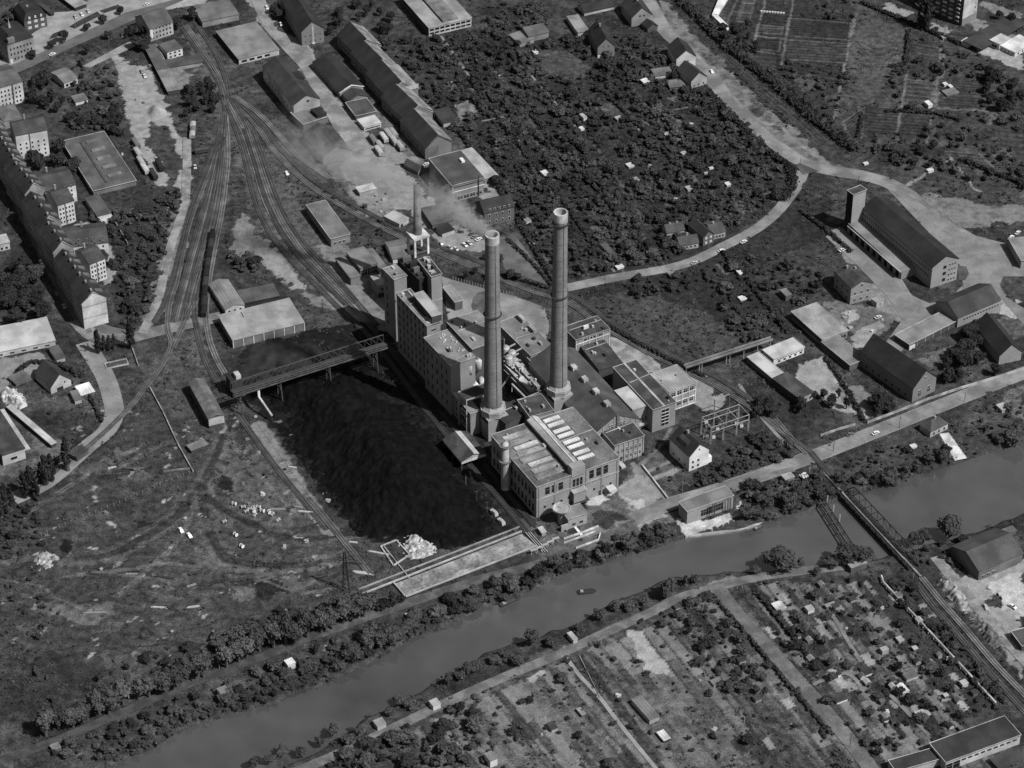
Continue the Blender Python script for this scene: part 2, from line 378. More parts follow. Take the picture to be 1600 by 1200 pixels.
patch(.05, [(228, 205), (245, 193), (265, 197), (275, 222), (260, 235), (235, 232)]); patch(.045, [(246, 240), (280, 232), (287, 260), (272, 275), (250, 255)]); patch(.26, [(230, 178), (238, 164), (252, 166), (258, 180)])
patch(.05, [(20, 240), (60, 330), (100, 400), (130, 480), (180, 520), (120, 520), (60, 400), (0, 300), (-20, 240)], k=.6)
patch(.035, [(120, 130), (170, 170), (210, 250), (240, 330), (260, 340), (230, 460), (200, 520), (160, 430), (100, 330), (100, 230)])
patch(.1, [(270, 300), (300, 300), (296, 350), (285, 400), (262, 440), (258, 480), (230, 520), (215, 520), (235, 450), (250, 400), (266, 340)])
patch(.15, [(117, 350), (150, 350), (185, 410), (180, 440), (165, 445), (165, 400), (130, 380)])
patch(.11, [(260, 110), (285, 90), (300, 130), (275, 143)])
patch(.075, [(285, 45), (330, 60), (360, 170), (440, 270), (520, 400), (600, 500), (700, 620), (780, 740), (850, 830), (800, 830), (700, 690), (600, 540), (520, 480), (440, 400), (395, 330), (360, 220), (350, 300), (325, 420), (325, 600), (300, 560), (298, 440), (335, 300), (345, 200), (310, 120)], k=.8)
patch(.11, [(380, 330), (400, 360), (420, 385), (450, 400), (470, 440), (480, 455), (455, 450), (430, 430), (395, 400), (370, 400), (372, 360)]); patch(.16, [(400, 385), (430, 388), (445, 410), (470, 440), (478, 452), (455, 448), (430, 425), (405, 405)])
patch(.16, [(365, 360), (380, 355), (395, 380), (375, 400), (362, 395)], k=.7)
patch(.13, [(500, 385), (530, 375), (560, 395), (620, 440), (640, 500), (620, 540), (560, 480), (520, 420)], k=.7); patch(.13, [(470, 460), (520, 460), (600, 500), (590, 510), (540, 490), (480, 475)], k=.7)
# yards between the warehouses
patch(.15, [(385, -10), (412, -10), (430, 50), (470, 62), (490, 85), (520, 150), (560, 180), (590, 230), (650, 280), (700, 350), (770, 385), (740, 395), (690, 385), (645, 330), (600, 320), (545, 285), (530, 260), (560, 235), (535, 190), (505, 165), (468, 100), (440, 70), (410, 40)])
patch(.09, [(520, 80), (560, 130), (610, 190), (650, 230), (672, 265), (655, 262), (620, 230), (575, 170), (530, 110)]); patch(.13, [(600, 225), (650, 245), (655, 262), (600, 250)])
patch(.12, [(500, 240), (560, 240), (620, 300), (600, 340), (560, 320), (520, 280)], k=.6); patch(.15, [(540, 290), (600, 290), (640, 350), (600, 350), (560, 330)], k=.5)
patch(.15, [(722, 228), (735, 232), (800, 320), (770, 335), (750, 320)]); patch(.1, [(770, 372), (805, 370), (860, 440), (855, 447), (790, 425)], 0); patch(.1, [(707, 165), (740, 158), (750, 172), (716, 186)])
patch(.12, [(790, 385), (808, 372), (870, 455), (870, 445)], k=.3)
# ground round the plant
patch(.012, [(375, 545), (470, 520), (560, 500), (600, 520), (640, 590), (700, 690), (770, 770), (800, 830), (700, 862), (610, 850), (560, 842), (500, 770), (440, 690), (390, 620), (362, 590)])
patch(.022, [(580, 515), (610, 520), (720, 665), (760, 690), (830, 800), (800, 830), (740, 740), (660, 640), (590, 560)])
patch(.17, [(690, 432), (706, 437), (760, 452), (800, 462), (850, 480), (858, 510), (850, 540), (790, 520), (740, 520), (700, 480)], 0); patch(.06, [(736, 475), (745, 460), (757, 455), (770, 460), (780, 500), (768, 510), (745, 500)])
patch(.17, [(948, 525), (975, 540), (1020, 560), (1035, 575), (1000, 580), (970, 565), (950, 545)]); patch(.15, [(1060, 575), (1090, 570), (1120, 610), (1130, 640), (1090, 640), (1075, 620)])
patch(.09, [(920, 760), (965, 765), (990, 730), (1000, 725), (1045, 780), (990, 815), (900, 845)]); patch(.16, [(965, 765), (1000, 735), (1040, 778), (1000, 800), (985, 800)]); patch(.27, [(975, 775), (1010, 780), (1005, 800), (985, 795)]); patch(.3, [(915, 775), (950, 765), (965, 770), (945, 785), (918, 790)])
patch(.04, [(925, 800), (960, 795), (985, 810), (950, 825), (925, 820)])
patch(.02, [(1070, 820), (1090, 810), (1060, 845)])
patch(.13, [(850, 838), (1000, 812), (1060, 800), (1070, 812), (880, 868), (840, 880)], k=.45); patch(.17, [(992, 815), (1040, 797), (1050, 805), (998, 822)])
patch(.3, [(1060, 812), (1110, 818), (1150, 800), (1160, 780), (1162, 800), (1110, 830), (1072, 836)])
# left waste land
patch(.055, [(240, 540), (330, 600), (400, 700), (500, 830), (540, 900), (400, 960), (200, 1020), (0, 1020), (0, 880), (60, 780), (200, 660)], k=.5)
patch(.085, [(330, 680), (400, 700), (470, 770), (500, 820), (430, 820), (340, 760)], k=.6); patch(.1, [(80, 945), (170, 945), (180, 960), (150, 975), (95, 970)], k=.8); patch(.1, [(290, 850), (390, 880), (450, 900), (330, 900)], k=.5); patch(.1, [(390, 905), (450, 900), (520, 905), (440, 930)], k=.6)
patch(.13, [(120, 735), (170, 715), (180, 700), (200, 705), (170, 740), (130, 745)], k=.4); patch(.09, [(370, 905), (400, 930), (380, 945), (365, 930)]); patch(.02, [(395, 908), (440, 905), (450, 925), (410, 935)]); patch(.015, [(212, 815), (255, 812), (250, 825), (215, 824)]); patch(.012, [(96, 845), (108, 842), (118, 850), (110, 861), (98, 858)]); patch(.02, [(335, 750), (355, 745), (370, 765), (355, 775)])
patch(.07, [(220, 940), (260, 920), (330, 930), (350, 990), (280, 1010), (240, 980)], k=.5); patch(.075, [(160, 1020), (250, 1020), (310, 1030), (250, 1050), (165, 1045)], k=.5)
patch(.13, [(0, 560), (60, 550), (100, 570), (70, 580), (20, 600), (0, 620)]); patch(.11, [(45, 660), (110, 700), (120, 735), (60, 770), (0, 740), (0, 720), (60, 720)], k=.6)
patch(.13, [(360, 860), (385, 875), (360, 890)], k=.4); patch(.02, [(150, 565), (200, 560), (215, 580), (160, 600)], k=.5)
for q in ([(362, 650), (350, 682), (325, 740), (307, 770), (275, 807), (225, 840), (175, 865), (120, 875)], [(315, 760), (320, 807), (335, 847), (355, 872), (400, 880), (450, 884), (500, 880)], [(322, 775), (345, 792), (375, 808), (400, 822), (425, 835), (475, 842), (512, 837), (562, 832)]): (stroke(.085, q, 11, .6, .35), stroke(.024, q, 4.5, .4, .8), stroke(.04, [(x + 1, y) for x, y in q], 1.0, .2, .8))
stroke(.03, [(240, 610), (290, 700), (302, 740)], 2, .6, .3)
stroke(.11, [(0, 880), (60, 868), (110, 880), (230, 870)], 4, .7, .4); stroke(.12, [(275, 905), (330, 880), (420, 895), (540, 860)], 4, .8, .3)
stroke(.14, [(405, 665), (450, 735), (500, 810), (515, 830)], 8, .4, .7)
for a in ((150, 1000, 300, 1035), (160, 1010, 300, 1050), (170, 985, 260, 1010), (205, 975, 300, 1025), (225, 965, 310, 1020)): stroke(.025, [(a[0], a[1]), ((a[0] + a[2]) / 2, (a[1] + a[3]) / 2 - 4), (a[2], a[3])], 1.2, .7, .6)
T = np.where(T > .1, T * 1.2, T)
for q in ([(100, 900), (180, 890), (260, 880), (330, 885), (420, 897), (540, 875)], [(170, 735), (240, 700), (262, 690)], [(0, 905), (60, 915), (90, 935), (130, 950)], [(410, 905), (470, 925), (540, 915)], [(330, 610), (345, 660), (385, 720), (460, 800)], [(230, 690), (180, 715), (120, 750), (40, 800)], [(300, 790), (285, 830), (240, 880), (180, 930)]):
    for o_ in (0, 4): stroke(.1, [(x + o_, y + o_ * .5) for x, y in q], 1.1, .3, .7)
for i in range(260):
    x, y = rng.uniform(0, 540), rng.uniform(640, 1030); s_ = rng.uniform(1.5, 6)
    if y < 800 and x < 120: continue
    patch(float(rng.choice([.012, .02, .16, .24, .3])), [(x + s_ * math.cos(t) * rng.uniform(.5, 1.6), y + .5 * s_ * math.sin(t) * rng.uniform(.5, 1.4)) for t in np.arange(0, 6.2, .8)], k=.7)
for i in range(16):
    x, y = rng.uniform(120, 340), rng.uniform(890, 1010); stroke(.02 if i % 2 else .09, [(x, y), (x + rng.uniform(20, 70), y + rng.uniform(-6, 10))], 1.3, .5, .7)
for i in range(46):                             # worn spots and weeds on the waste land
    x, y = rng.uniform(0, 520), rng.uniform(700, 1010); s_ = rng.uniform(6, 26)
    patch(float(rng.choice([.028, .035, .08, .1])), [(x + s_ * math.cos(t) * rng.uniform(.6, 1.2), y + .5 * s_ * math.sin(t) * rng.uniform(.6, 1.2)) for t in np.arange(0, 6.2, .8)], k=.5)
# right: works yards
patch(.15, [(1290, 362), (1312, 355), (1352, 400), (1400, 445), (1440, 470), (1470, 480), (1520, 430), (1560, 445), (1600, 500), (1560, 490), (1500, 490), (1410, 505), (1370, 490), (1330, 420)], 0)
patch(.1, [(1285, 470), (1350, 475), (1400, 490), (1390, 520), (1340, 525), (1300, 500)]); patch(.24, [(1318, 485), (1342, 482), (1345, 500), (1325, 502)]); patch(.2, [(1340, 515), (1380, 500), (1355, 545), (1325, 545)])
patch(.2, [(1240, 570), (1290, 555), (1340, 620), (1370, 650), (1355, 655), (1310, 640), (1250, 600)]); patch(.13, [(1300, 600), (1350, 600), (1360, 640), (1330, 640)])
patch(.26, [(1560, 488), (1570, 465), (1600, 480), (1600, 500), (1580, 498)]); patch(.07, [(1540, 495), (1600, 500), (1600, 530), (1560, 530)])
patch(.12, [(1425, 565), (1490, 540), (1505, 555), (1450, 570)], k=.6); patch(.05, [(1305, 300), (1330, 300), (1325, 350), (1290, 345)])
patch(.035, [(1080, 640), (1200, 640), (1250, 690), (1230, 730), (1120, 740), (1090, 720)], k=.7)
patch(.08, [(1000, 720), (1050, 700), (1090, 740), (1050, 780)], k=.6); stroke(.15, [(990, 725), (1030, 765), (1042, 780)], 2.5, .1); stroke(.13, [(1012, 737), (1045, 722)], 2, .1); stroke(.17, [(1022, 747), (1058, 735)], 3, .3); stroke(.1, [(1000, 725), (1030, 700), (1048, 670)], 2, .3)
# right bank and scrap yard
patch(.05, [(1300, 730), (1370, 700), (1450, 690), (1600, 650), (1600, 690), (1420, 745), (1340, 770)], k=.5); patch(.2, [(1468, 678), (1482, 676), (1511, 716), (1492, 720)], 0); patch(.09, [(1565, 610), (1600, 600), (1600, 660), (1570, 630)])
patch(.2, [(1480, 900), (1530, 890), (1600, 870), (1600, 1010), (1570, 1000), (1530, 960), (1490, 920)]); patch(.3, [(1540, 910), (1600, 890), (1600, 960), (1560, 950)]); patch(.16, [(1455, 870), (1480, 900), (1600, 1040), (1600, 1060), (1500, 950)]); patch(.035, [(1540, 925), (1560, 925), (1562, 950), (1545, 945)])
patch(.035, [(1445, 870), (1600, 1060), (1600, 1100), (1560, 1090), (1400, 910)], k=.7)
patch(.3, [(1085, 925), (1130, 903), (1180, 900), (1220, 893), (1250, 893), (1180, 906), (1120, 915)], k=.35)
# lower allotments: narrow plots running down to the right
AL2 = [(620, 1140), (800, 1060), (900, 1010), (1070, 940), (1130, 925), (1340, 1170), (1350, 1200), (560, 1200)]
patch(.05, AL2); patch(.035, [(1180, 910), (1290, 895), (1370, 905), (1560, 1100), (1400, 1180), (1330, 1150)])
patch(.075, [(860, 1010), (1010, 1010), (1130, 1200), (820, 1200), (700, 1110), (760, 1070)], k=.6); patch(.085, [(1020, 1080), (1090, 1080), (1200, 1200), (1040, 1200)], k=.5)
patch(.19, [(980, 990), (1000, 988), (1015, 1005), (1035, 1030), (1045, 1060), (1030, 1055), (1010, 1050), (990, 1010)]); patch(.09, [(943, 995), (965, 1000), (1005, 1045), (985, 1055), (960, 1020)], 0); patch(.13, [(920, 1010), (942, 1003), (975, 1050), (960, 1060)], k=.8); patch(.03, [(907, 1025), (935, 1022), (955, 1060), (930, 1070)], k=.9)
patch(.17, [(1200, 1075), (1215, 1068), (1240, 1115), (1225, 1120)], k=.7); patch(.17, [(1300, 960), (1315, 955), (1340, 985), (1300, 1000), (1290, 985)], k=.6); patch(.2, [(1305, 1020), (1335, 1017), (1345, 1030), (1315, 1035)]); patch(.1, [(1455, 1080), (1480, 1070), (1500, 1090), (1515, 1110), (1480, 1115)], 0); patch(.17, [(1478, 1095), (1500, 1088), (1516, 1108), (1490, 1115)], 0)
patch(.2, [(1264, 975), (1290, 970), (1315, 990), (1290, 1000)], k=.6)
def plot(x, y, l, w_, tt, k=.8, wob=.15):   # strip plot running down to the right from (x, y)
    q = [(x, y), (x + l * .62, y + l * .78), (x + l * .62 + w_, y + l * .78 - w_ * .38), (x + w_, y - w_ * .38)]
    patch(tt, q, 0 if wob < .35 else 1, k)
xx = 640
while xx < 1345:
    w_ = rng.uniform(8, 19); y0 = 1140 - (xx - 640) * .43 if xx < 1130 else 915; t = 0
    while t < 330:
        l = rng.uniform(25, 95); sx, sy = xx + t * .62, y0 + t * .78
        if not (1125 < sx - (sy - 920) * .8 < 1150): plot(sx, sy, l - 1.5, w_ - 1.2, float(rng.choice([.022, .03, .04, .05, .065, .085, .1, .13, .16] if xx > 1140 or rng.random() < .4 else [.05, .065, .075, .09, .11, .14])), .8, rng.random() * .5)
        t += l
    stroke(.02 if rng.random() < .6 else .14, [(xx, y0), (xx + 205, y0 + 258)], 1.1, .15, .6, False); xx += w_
patch(.11, [(690, 1120), (760, 1075), (800, 1120), (830, 1200), (780, 1200)], k=.5); patch(.1, [(990, 1090), (1060, 1060), (1180, 1200), (1040, 1200)], k=.45)
s_ = win_(P2(AL2), 2); m_ = inpoly(GX[s_[1]][None, :] + 0 * GY[s_[0]][:, None], GY[s_[0]][:, None] + 0 * GX[s_[1]][None, :], P2([(660, 1130), (800, 1060), (1070, 950), (1130, 945), (1340, 1200), (700, 1200)])); T[s_] = np.where(m_, T[s_] * 1.02, T[s_])
patch(.24, [(980, 990), (1000, 988), (1015, 1005), (1035, 1030), (1045, 1060), (1030, 1055), (1010, 1050), (990, 1010)]); patch(.24, [(822, 1055), (842, 1048), (845, 1056), (826, 1064)]); patch(.22, [(872, 1022), (885, 1012), (890, 1020), (878, 1026)])
for i in range(70):
    plot(rng.uniform(1180, 1500), rng.uniform(905, 1160), rng.uniform(8, 30), rng.uniform(6, 14), float(rng.choice([.03, .06, .1, .14, .2, .26])), .8, .1)
for i in range(30): plot(rng.uniform(1130, 1560), rng.uniform(120, 250), rng.uniform(8, 34), rng.uniform(10, 30), float(rng.choice([.03, .045, .06, .085])), .6, .1)
for i in range(120):
    x, y = rng.uniform(680, 1200), rng.uniform(70, 420); l, w_ = rng.uniform(8, 26), rng.uniform(4, 12)
    patch(float(rng.choice([.05, .07, .045, .1])), [(x, y), (x + l * .62, y + l * .66), (x + l * .62 + w_, y + l * .66 - w_ * .25), (x + w_, y - w_ * .25)], 1, .8)
for a in (((690, 60), (860, 300), (900, 330)), ((735, 55), (900, 290), (960, 380)), ((820, 200), (880, 275), (960, 400), (975, 430)), ((900, 180), (1010, 350)), ((985, 130), (1100, 300)), ((1010, 200), (1100, 300))): stroke(.075, a, 1.5, .3, .8)
stroke(.1, [(688, 55), (760, 160), (800, 215), (862, 300)], 1.8, .2)
patch(.06, [(845, 75), (890, 80), (925, 105), (915, 125), (860, 120), (835, 95)]); patch(.065, [(945, 160), (990, 165), (985, 180), (950, 180)], k=.8)
for p in (((1130, 925), (1345, 1195)), ((1180, 910), (1275, 1045)), ): stroke(.03, p, 1.2, .2)
FIELDS = []
def field(q, base, line, n, along=0):
    patch(base, q, 0, .9); FIELDS.append(q); A, B_, C_, D_ = q
    if n: rows(None, (A, D_) if not along else (A, B_), (B_, C_) if not along else (D_, C_), n, line, 1.1, .8)
    for u, v in ((A, B_), (B_, C_), (C_, D_), (D_, A)): stroke(.12 if n % 2 else .02, [u, v], 1.1, .1, .5, False)
for q in (([(1352, 168), (1456, 176), (1446, 214), (1348, 206)], .045, .018, 8), ([(1416, 124), (1460, 128), (1455, 162), (1410, 158)], .04, .085, 5), ([(1470, 122), (1548, 128), (1542, 144), (1467, 140)], .05, .02, 4), ([(1466, 146), (1540, 151), (1537, 172), (1463, 167)], .035, .06, 5), ([(1476, 52), (1530, 62), (1522, 86), (1473, 78)], .06, .03, 4), ([(1425, 62), (1470, 70), (1466, 98), (1424, 92)], .055, .025, 6), ([(1188, 22), (1228, 26), (1226, 36), (1186, 33)], .025, .06, 0), ([(1184, 38), (1224, 42), (1221, 54), (1182, 51)], .06, .02, 3), ([(1180, 57), (1220, 60), (1217, 80), (1176, 76)], .02, .04, 5), ([(1174, 82), (1215, 85), (1212, 110), (1170, 104)], .045, .02, 4), ([(1232, 28), (1330, 36), (1326, 62), (1228, 56)], .04, .015, 9), ([(1228, 62), (1326, 68), (1322, 98), (1223, 92)], .05, .02, 7), ([(1152, -2), (1162, -2), (1148, 40), (1136, 36)], .03, .09, 1), ([(1165, -2), (1180, -2), (1168, 44), (1152, 40)], .05, .13, 3), ([(1318, 190), (1350, 168), (1346, 214), (1330, 232)], .05, .022, 9), ([(1478, 236), (1530, 240), (1560, 268), (1500, 262)], .05, .02, 5), ([(1560, 200), (1600, 205), (1600, 235), (1565, 230)], .05, .02, 4)): field(*q)
for q in ([(1478, 40), (1470, 80), (1464, 130), (1458, 172), (1448, 222)], [(1417, 110), (1410, 158), (1402, 205)], [(1196, 0), (1186, 36), (1174, 84)], [(1240, -2), (1228, 62), (1222, 100)], [(1184, 80), (1222, 86)], [(1180, 56), (1226, 61)]): stroke(.11, q, 1.5, .15, .8)
T = np.where(T < .1, T * (.7 + 3 * np.clip(T, 0, .1)), T * 1.03)
# terrain height
s = win_(RIV, 40); d = dseg(X[s], Y[s], RIV + [RIV[0]]); ins = inpoly(X[s], Y[s], RIV)
Z = np.zeros(X.shape, np.float32); sd = np.where(ins, d, -d) + (vnoise(X[s], Y[s], 6, 21) - .5) * 2.4
Z[s] = -3.4 * np.clip((sd + 2.2) / 4.4, 0, 1); T[s] = np.where((sd > -2.5), .035, T[s])
Z += ((vnoise(X, Y, 22, 31) - .5) * .12).astype(np.float32) * (Z == 0) - .06
n1, n0 = X.shape; idx = np.arange(n1 * n0).reshape(n1, n0)
Q = np.stack([idx[:-1, :-1], idx[:-1, 1:], idx[1:, 1:], idx[1:, :-1]], -1).reshape(-1, 4)
gm = npmesh(np.stack([X, Y, Z], -1).reshape(-1, 3), Q, "ground"); at = gm.attributes.new("tone", 'FLOAT', 'POINT'); at.data.foreach_set("value", T.astype(np.float32).ravel())
m = bpy.data.materials.new("ground"); m.use_nodes = True; n = m.node_tree.nodes; l = m.node_tree.links; b = n["Principled BSDF"]; b.inputs["Roughness"].default_value = 1; b.inputs["Specular IOR Level"].default_value = .1
a = n.new("ShaderNodeAttribute"); a.attribute_name = "tone"; tc = n.new("ShaderNodeTexCoord"); cur = a.outputs["Fac"]
for sc_, lo, hi, det in ((.05, .75, 1.25, 3), (.28, .5, 1.5, 5), (1.1, .5, 1.5, 3)):
    x = n.new("ShaderNodeTexNoise"); x.inputs["Scale"].default_value = sc_; x.inputs["Detail"].default_value = det; l.new(tc.outputs["Object"], x.inputs["Vector"])
    r = n.new("ShaderNodeMapRange"); l.new(x.outputs["Fac"], r.inputs[0]); r.inputs[1].default_value = .3; r.inputs[2].default_value = .7; r.inputs[3].default_value = lo; r.inputs[4].default_value = hi
    q = n.new("ShaderNodeMath"); q.operation = 'MULTIPLY'; l.new(cur, q.inputs[0]); l.new(r.outputs[0], q.inputs[1]); cur = q.outputs[0]
dv = n.new("ShaderNodeMath"); dv.operation = 'DIVIDE'; l.new(cur, dv.inputs[0]); l.new(a.outputs["Fac"], dv.inputs[1])
k = n.new("ShaderNodeMapRange"); l.new(a.outputs["Fac"], k.inputs[0]); k.inputs[1].default_value = .06; k.inputs[2].default_value = .14; k.inputs[3].default_value = 0; k.inputs[4].default_value = .62
mx = n.new("ShaderNodeMix"); l.new(k.outputs[0], mx.inputs[0]); l.new(dv.outputs[0], mx.inputs[2]); mx.inputs[3].default_value = 1.0
q = n.new("ShaderNodeMath"); q.operation = 'MULTIPLY'; l.new(mx.outputs[0], q.inputs[0]); l.new(a.outputs["Fac"], q.inputs[1]); l.new(q.outputs[0], b.inputs["Base Color"])
bp = n.new("ShaderNodeBump"); bp.inputs["Strength"].default_value = .5; bp.inputs["Distance"].default_value = .5; l.new(x.outputs["Fac"], bp.inputs["Height"]); l.new(bp.outputs[0], b.inputs["Normal"])
g = put("ground", gm, None, m); g['kind'] = 'structure'
wp = P2([(-200, 1400)] + [(x, y - 9) for x, y in NB] + [(1720, 640), (1720, 800)] + [(x, y + 9) for x, y in SBK], -1.5)
wat = put("river", mesh([(p[0], p[1], -1.5) for p in wp], [tuple(range(len(wp)))[::-1]]), None, mat(.06, 'water', .5, .02)); wat['kind'] = 'structure'
if wat.data.polygons[0].normal.z < 0: wat.data.flip_normals()
stamp(RIV)
TS = T.copy()
def tone_at(x, y): return TS[min(len(GY) - 1, int(np.searchsorted(GY, y))), min(len(GX) - 1, int(np.searchsorted(GX, x)))]
del X, Y, WX, WY, Q, idx
for q in FIELDS: stamp(P2(q))
stamp(P2([(1110, 30), (1120, 26), (1144, -6), (1120, -6)])); stamp(P2([(1108, 24), (1122, 24), (1144, 48), (1135, 54)]))
# ---------------- roads ----------------
ASPH = mat(.085, 'plain', .25, .3); ROAD = mat(.155, 'blotch', .25, .2); DIRT = mat(.13, 'blotch', .35, .4); BALL = mat(.07, 'blotch', .35, .6); PAVE = mat(.2, 'plain', .2, .3)
strip("road", [(-60, 138), (20, 108), (60, 90), (100, 71), (150, 49), (200, 27), (260, 3), (320, -22)], 11, ASPH)
strip("road", [(1000, -20), (1020, 15), (1040, 48), (1068, 75), (1105, 115), (1145, 163), (1190, 208), (1232, 240), (1262, 257), (1300, 267), (1345, 274), (1385, 285), (1420, 305), (1460, 340), (1500, 365), (1550, 392), (1620, 400)], 10, ROAD, kerb=1)
strip("road", [(1255, 268), (1248, 285), (1235, 305), (1210, 335), (1175, 362), (1130, 385), (1090, 405), (1050, 418), (1000, 427), (950, 436), (885, 450)], 7, ROAD, .07)
strip("road", [(1640, 568), (1560, 598), (1500, 622), (1400, 662), (1300, 702), (1240, 724), (1180, 746), (1120, 766), (1040, 790), (990, 812)], 9, ROAD, kerb=1)
strip("road", [(-30, 190), (20, 280), (60, 360), (95, 430), (125, 480), (150, 515), (210, 530)], 13, ASPH)
strip("pavement", [(-10, 240), (28, 300), (62, 365), (95, 430), (125, 485), (140, 520)][:], 3, mat(.1), .09)
strip("road", [(120, 500), (150, 527), (200, 528), (255, 515), (330, 498), (345, 495)], 9, DIRT, .07)
strip("road", [(132, 535), (148, 560), (165, 590), (176, 625), (178, 650), (165, 675), (140, 695), (110, 722), (70, 755), (20, 780)], 10, mat(.16, 'plain', .2, .3), .06)
FC = mat(.15, 'plain', .22, .2)
sheet("forecourt", [(1290, 370), (1306, 362), (1330, 352), (1405, 430), (1425, 462), (1452, 474), (1480, 470), (1500, 460), (1510, 476), (1470, 488), (1440, 510), (1400, 560), (1365, 560), (1395, 520), (1410, 500), (1385, 462), (1340, 415)], FC, .04)
sheet("forecourt", [(1380, 288), (1410, 298), (1500, 362), (1600, 388), (1600, 432), (1568, 432), (1562, 445), (1572, 465), (1600, 482), (1600, 508), (1555, 456), (1510, 474), (1500, 415)], FC, .045)
sheet("slipway", [(1468, 678), (1482, 676), (1511, 716), (1492, 720)], mat(.4, 'blotch'), .06)
PZ = mat(.2, 'plain', .2, .2)
sheet("plaza", [(-40, 128), (-40, 100), (10, 92), (60, 82), (42, 58), (70, 40), (72, 20), (110, 18), (150, -6), (330, -40), (300, -8), (196, 20), (60, 84), (15, 103)], PZ, .04); sheet("pavement", [(128, 104), (196, 68), (216, 62), (216, 70), (140, 106)], PZ, .05)
for q in ([(108, 42), (120, 34), (152, 18), (158, 24), (140, 33), (117, 45)], [(155, 17), (185, 7), (190, 12), (162, 21)], [(76, 62), (82, 53), (92, 49), (98, 54), (86, 59)]): sheet("flower_bed", q, mat(.03, 'blotch'), .06)
sheet("paved_yard", [(690, 432), (706, 437), (760, 452), (800, 462), (850, 480), (858, 510), (850, 545), (790, 545), (740, 540), (700, 500)], mat(.17, 'blotch', .2, .15), .04); sheet("lawn", [(736, 478), (739, 466), (746, 458), (757, 455), (768, 459), (777, 475), (782, 492), (776, 506), (760, 512), (744, 500)], mat(.07, 'blotch'), .05)
sheet("lawn", [(774, 372), (806, 370), (862, 445), (852, 447), (790, 426)], mat(.085, 'plain', .3), .05); sheet("works_yard", [(946, 526), (962, 528), (1005, 552), (1032, 570), (1030, 582), (1000, 582), (968, 566)], mat(.19, 'blotch', .2), .05)
for q in ([(845, 78), (885, 78), (920, 100), (915, 122), (870, 122), (838, 100)], [(942, 160), (990, 163), (985, 182), (950, 183)], [(706, 165), (740, 157), (752, 172), (717, 187)], [(985, 135), (1000, 130), (1020, 160), (1005, 165)], [(905, 215), (925, 212), (935, 232), (915, 236)], [(960, 255), (985, 250), (1010, 275), (985, 282)], [(940, 225), (962, 220), (970, 240), (950, 246)], [(1000, 350), (1015, 345), (1025, 368), (1010, 372)], [(905, 145), (925, 140), (935, 155), (915, 160)], [(735, 190), (760, 188), (768, 210), (748, 213)], [(870, 300), (885, 296), (898, 318), (882, 322)], [(1070, 180), (1085, 175), (1100, 195), (1086, 200)]): stamp(P2(q))
for q in ([(688, 55), (720, 100), (760, 160), (800, 215), (850, 282), (905, 352), (960, 425)], [(830, 118), (880, 175), (905, 205)], [(945, 140), (985, 185), (1000, 205)], [(700, 130), (735, 120)], [(752, 190), (790, 182)], [(1000, 190), (1040, 175), (1075, 168)]): strip("path", q, 1.5, mat(.13, 'blotch'), .05)
for q in ([(745, 140), (800, 205), (862, 282), (930, 370)], [(840, 190), (900, 262), (965, 345)], [(955, 165), (1020, 240), (1075, 310)]): stroke_w = [stamp([a_, b_, b_ + Vector((1.4, 1)), a_ + Vector((1.4, 1))]) for a_, b_ in zip(P2(q)[:-1], P2(q)[1:])]
YD = mat(.165, 'blotch', .25, .25)
sheet("works_yard", [(386, -12), (411, -12), (430, 46), (470, 62), (490, 85), (512, 140), (545, 185), (562, 200), (590, 245), (604, 260), (585, 262), (545, 250), (536, 228), (505, 170), (468, 105), (440, 75), (412, 44)], YD, .04)
sheet("traffic_island", [(1243, 257), (1250, 255), (1279, 268), (1254, 273)], mat(.06), .12); sheet("lawn", [(1496, 415), (1510, 417), (1514, 428), (1508, 438), (1498, 438)], mat(.055), .12)
strip("path", [(1320, 885), (1250, 893), (1180, 903), (1110, 920), (1060, 935), (1017, 957), (950, 987), (875, 1022), (800, 1053), (700, 1097), (600, 1145), (525, 1180), (440, 1215)], 5.5, mat(.11, 'blotch', .3, .4), .05)
strip("path", [(1118, 915), (1160, 970), (1200, 1012), (1245, 1062), (1295, 1118), (1345, 1180), (1370, 1215)], 7.5, mat(.1, 'blotch', .35, .3), .05)
strip("path", [(885, 1028), (905, 1055), (937, 1090), (975, 1140), (1020, 1195), (1040, 1220)], 2.0, PAVE, .07); strip("path", [(1155, 763), (1200, 745), (1240, 733)], 4, mat(.12, 'blotch'), .07)
strip("path", [(500, 990), (600, 955), (700, 922), (760, 903), (840, 882), (900, 858), (980, 828)], 6, mat(.07, 'blotch'), .05)
strip("path", [(-20, 1195), (60, 1168), (130, 1140), (200, 1110), (300, 1067), (400, 1030), (500, 990)], 5, mat(.045, 'blotch'), .05)
for q in (((1270, 1070), (1320, 1052), (1345, 1072)), ((1155, 600), (1180, 640), (1232, 700)), ((1385, 1080), (1410, 1105), (1452, 1150)), ((1300, 960), (1345, 1035))): strip("path", q, 2, mat(.14), .06)
strip("road", [(1640, 1075), (1590, 1020), (1540, 962), (1490, 905), (1462, 870)], 6, mat(.17, 'blotch'), .05)
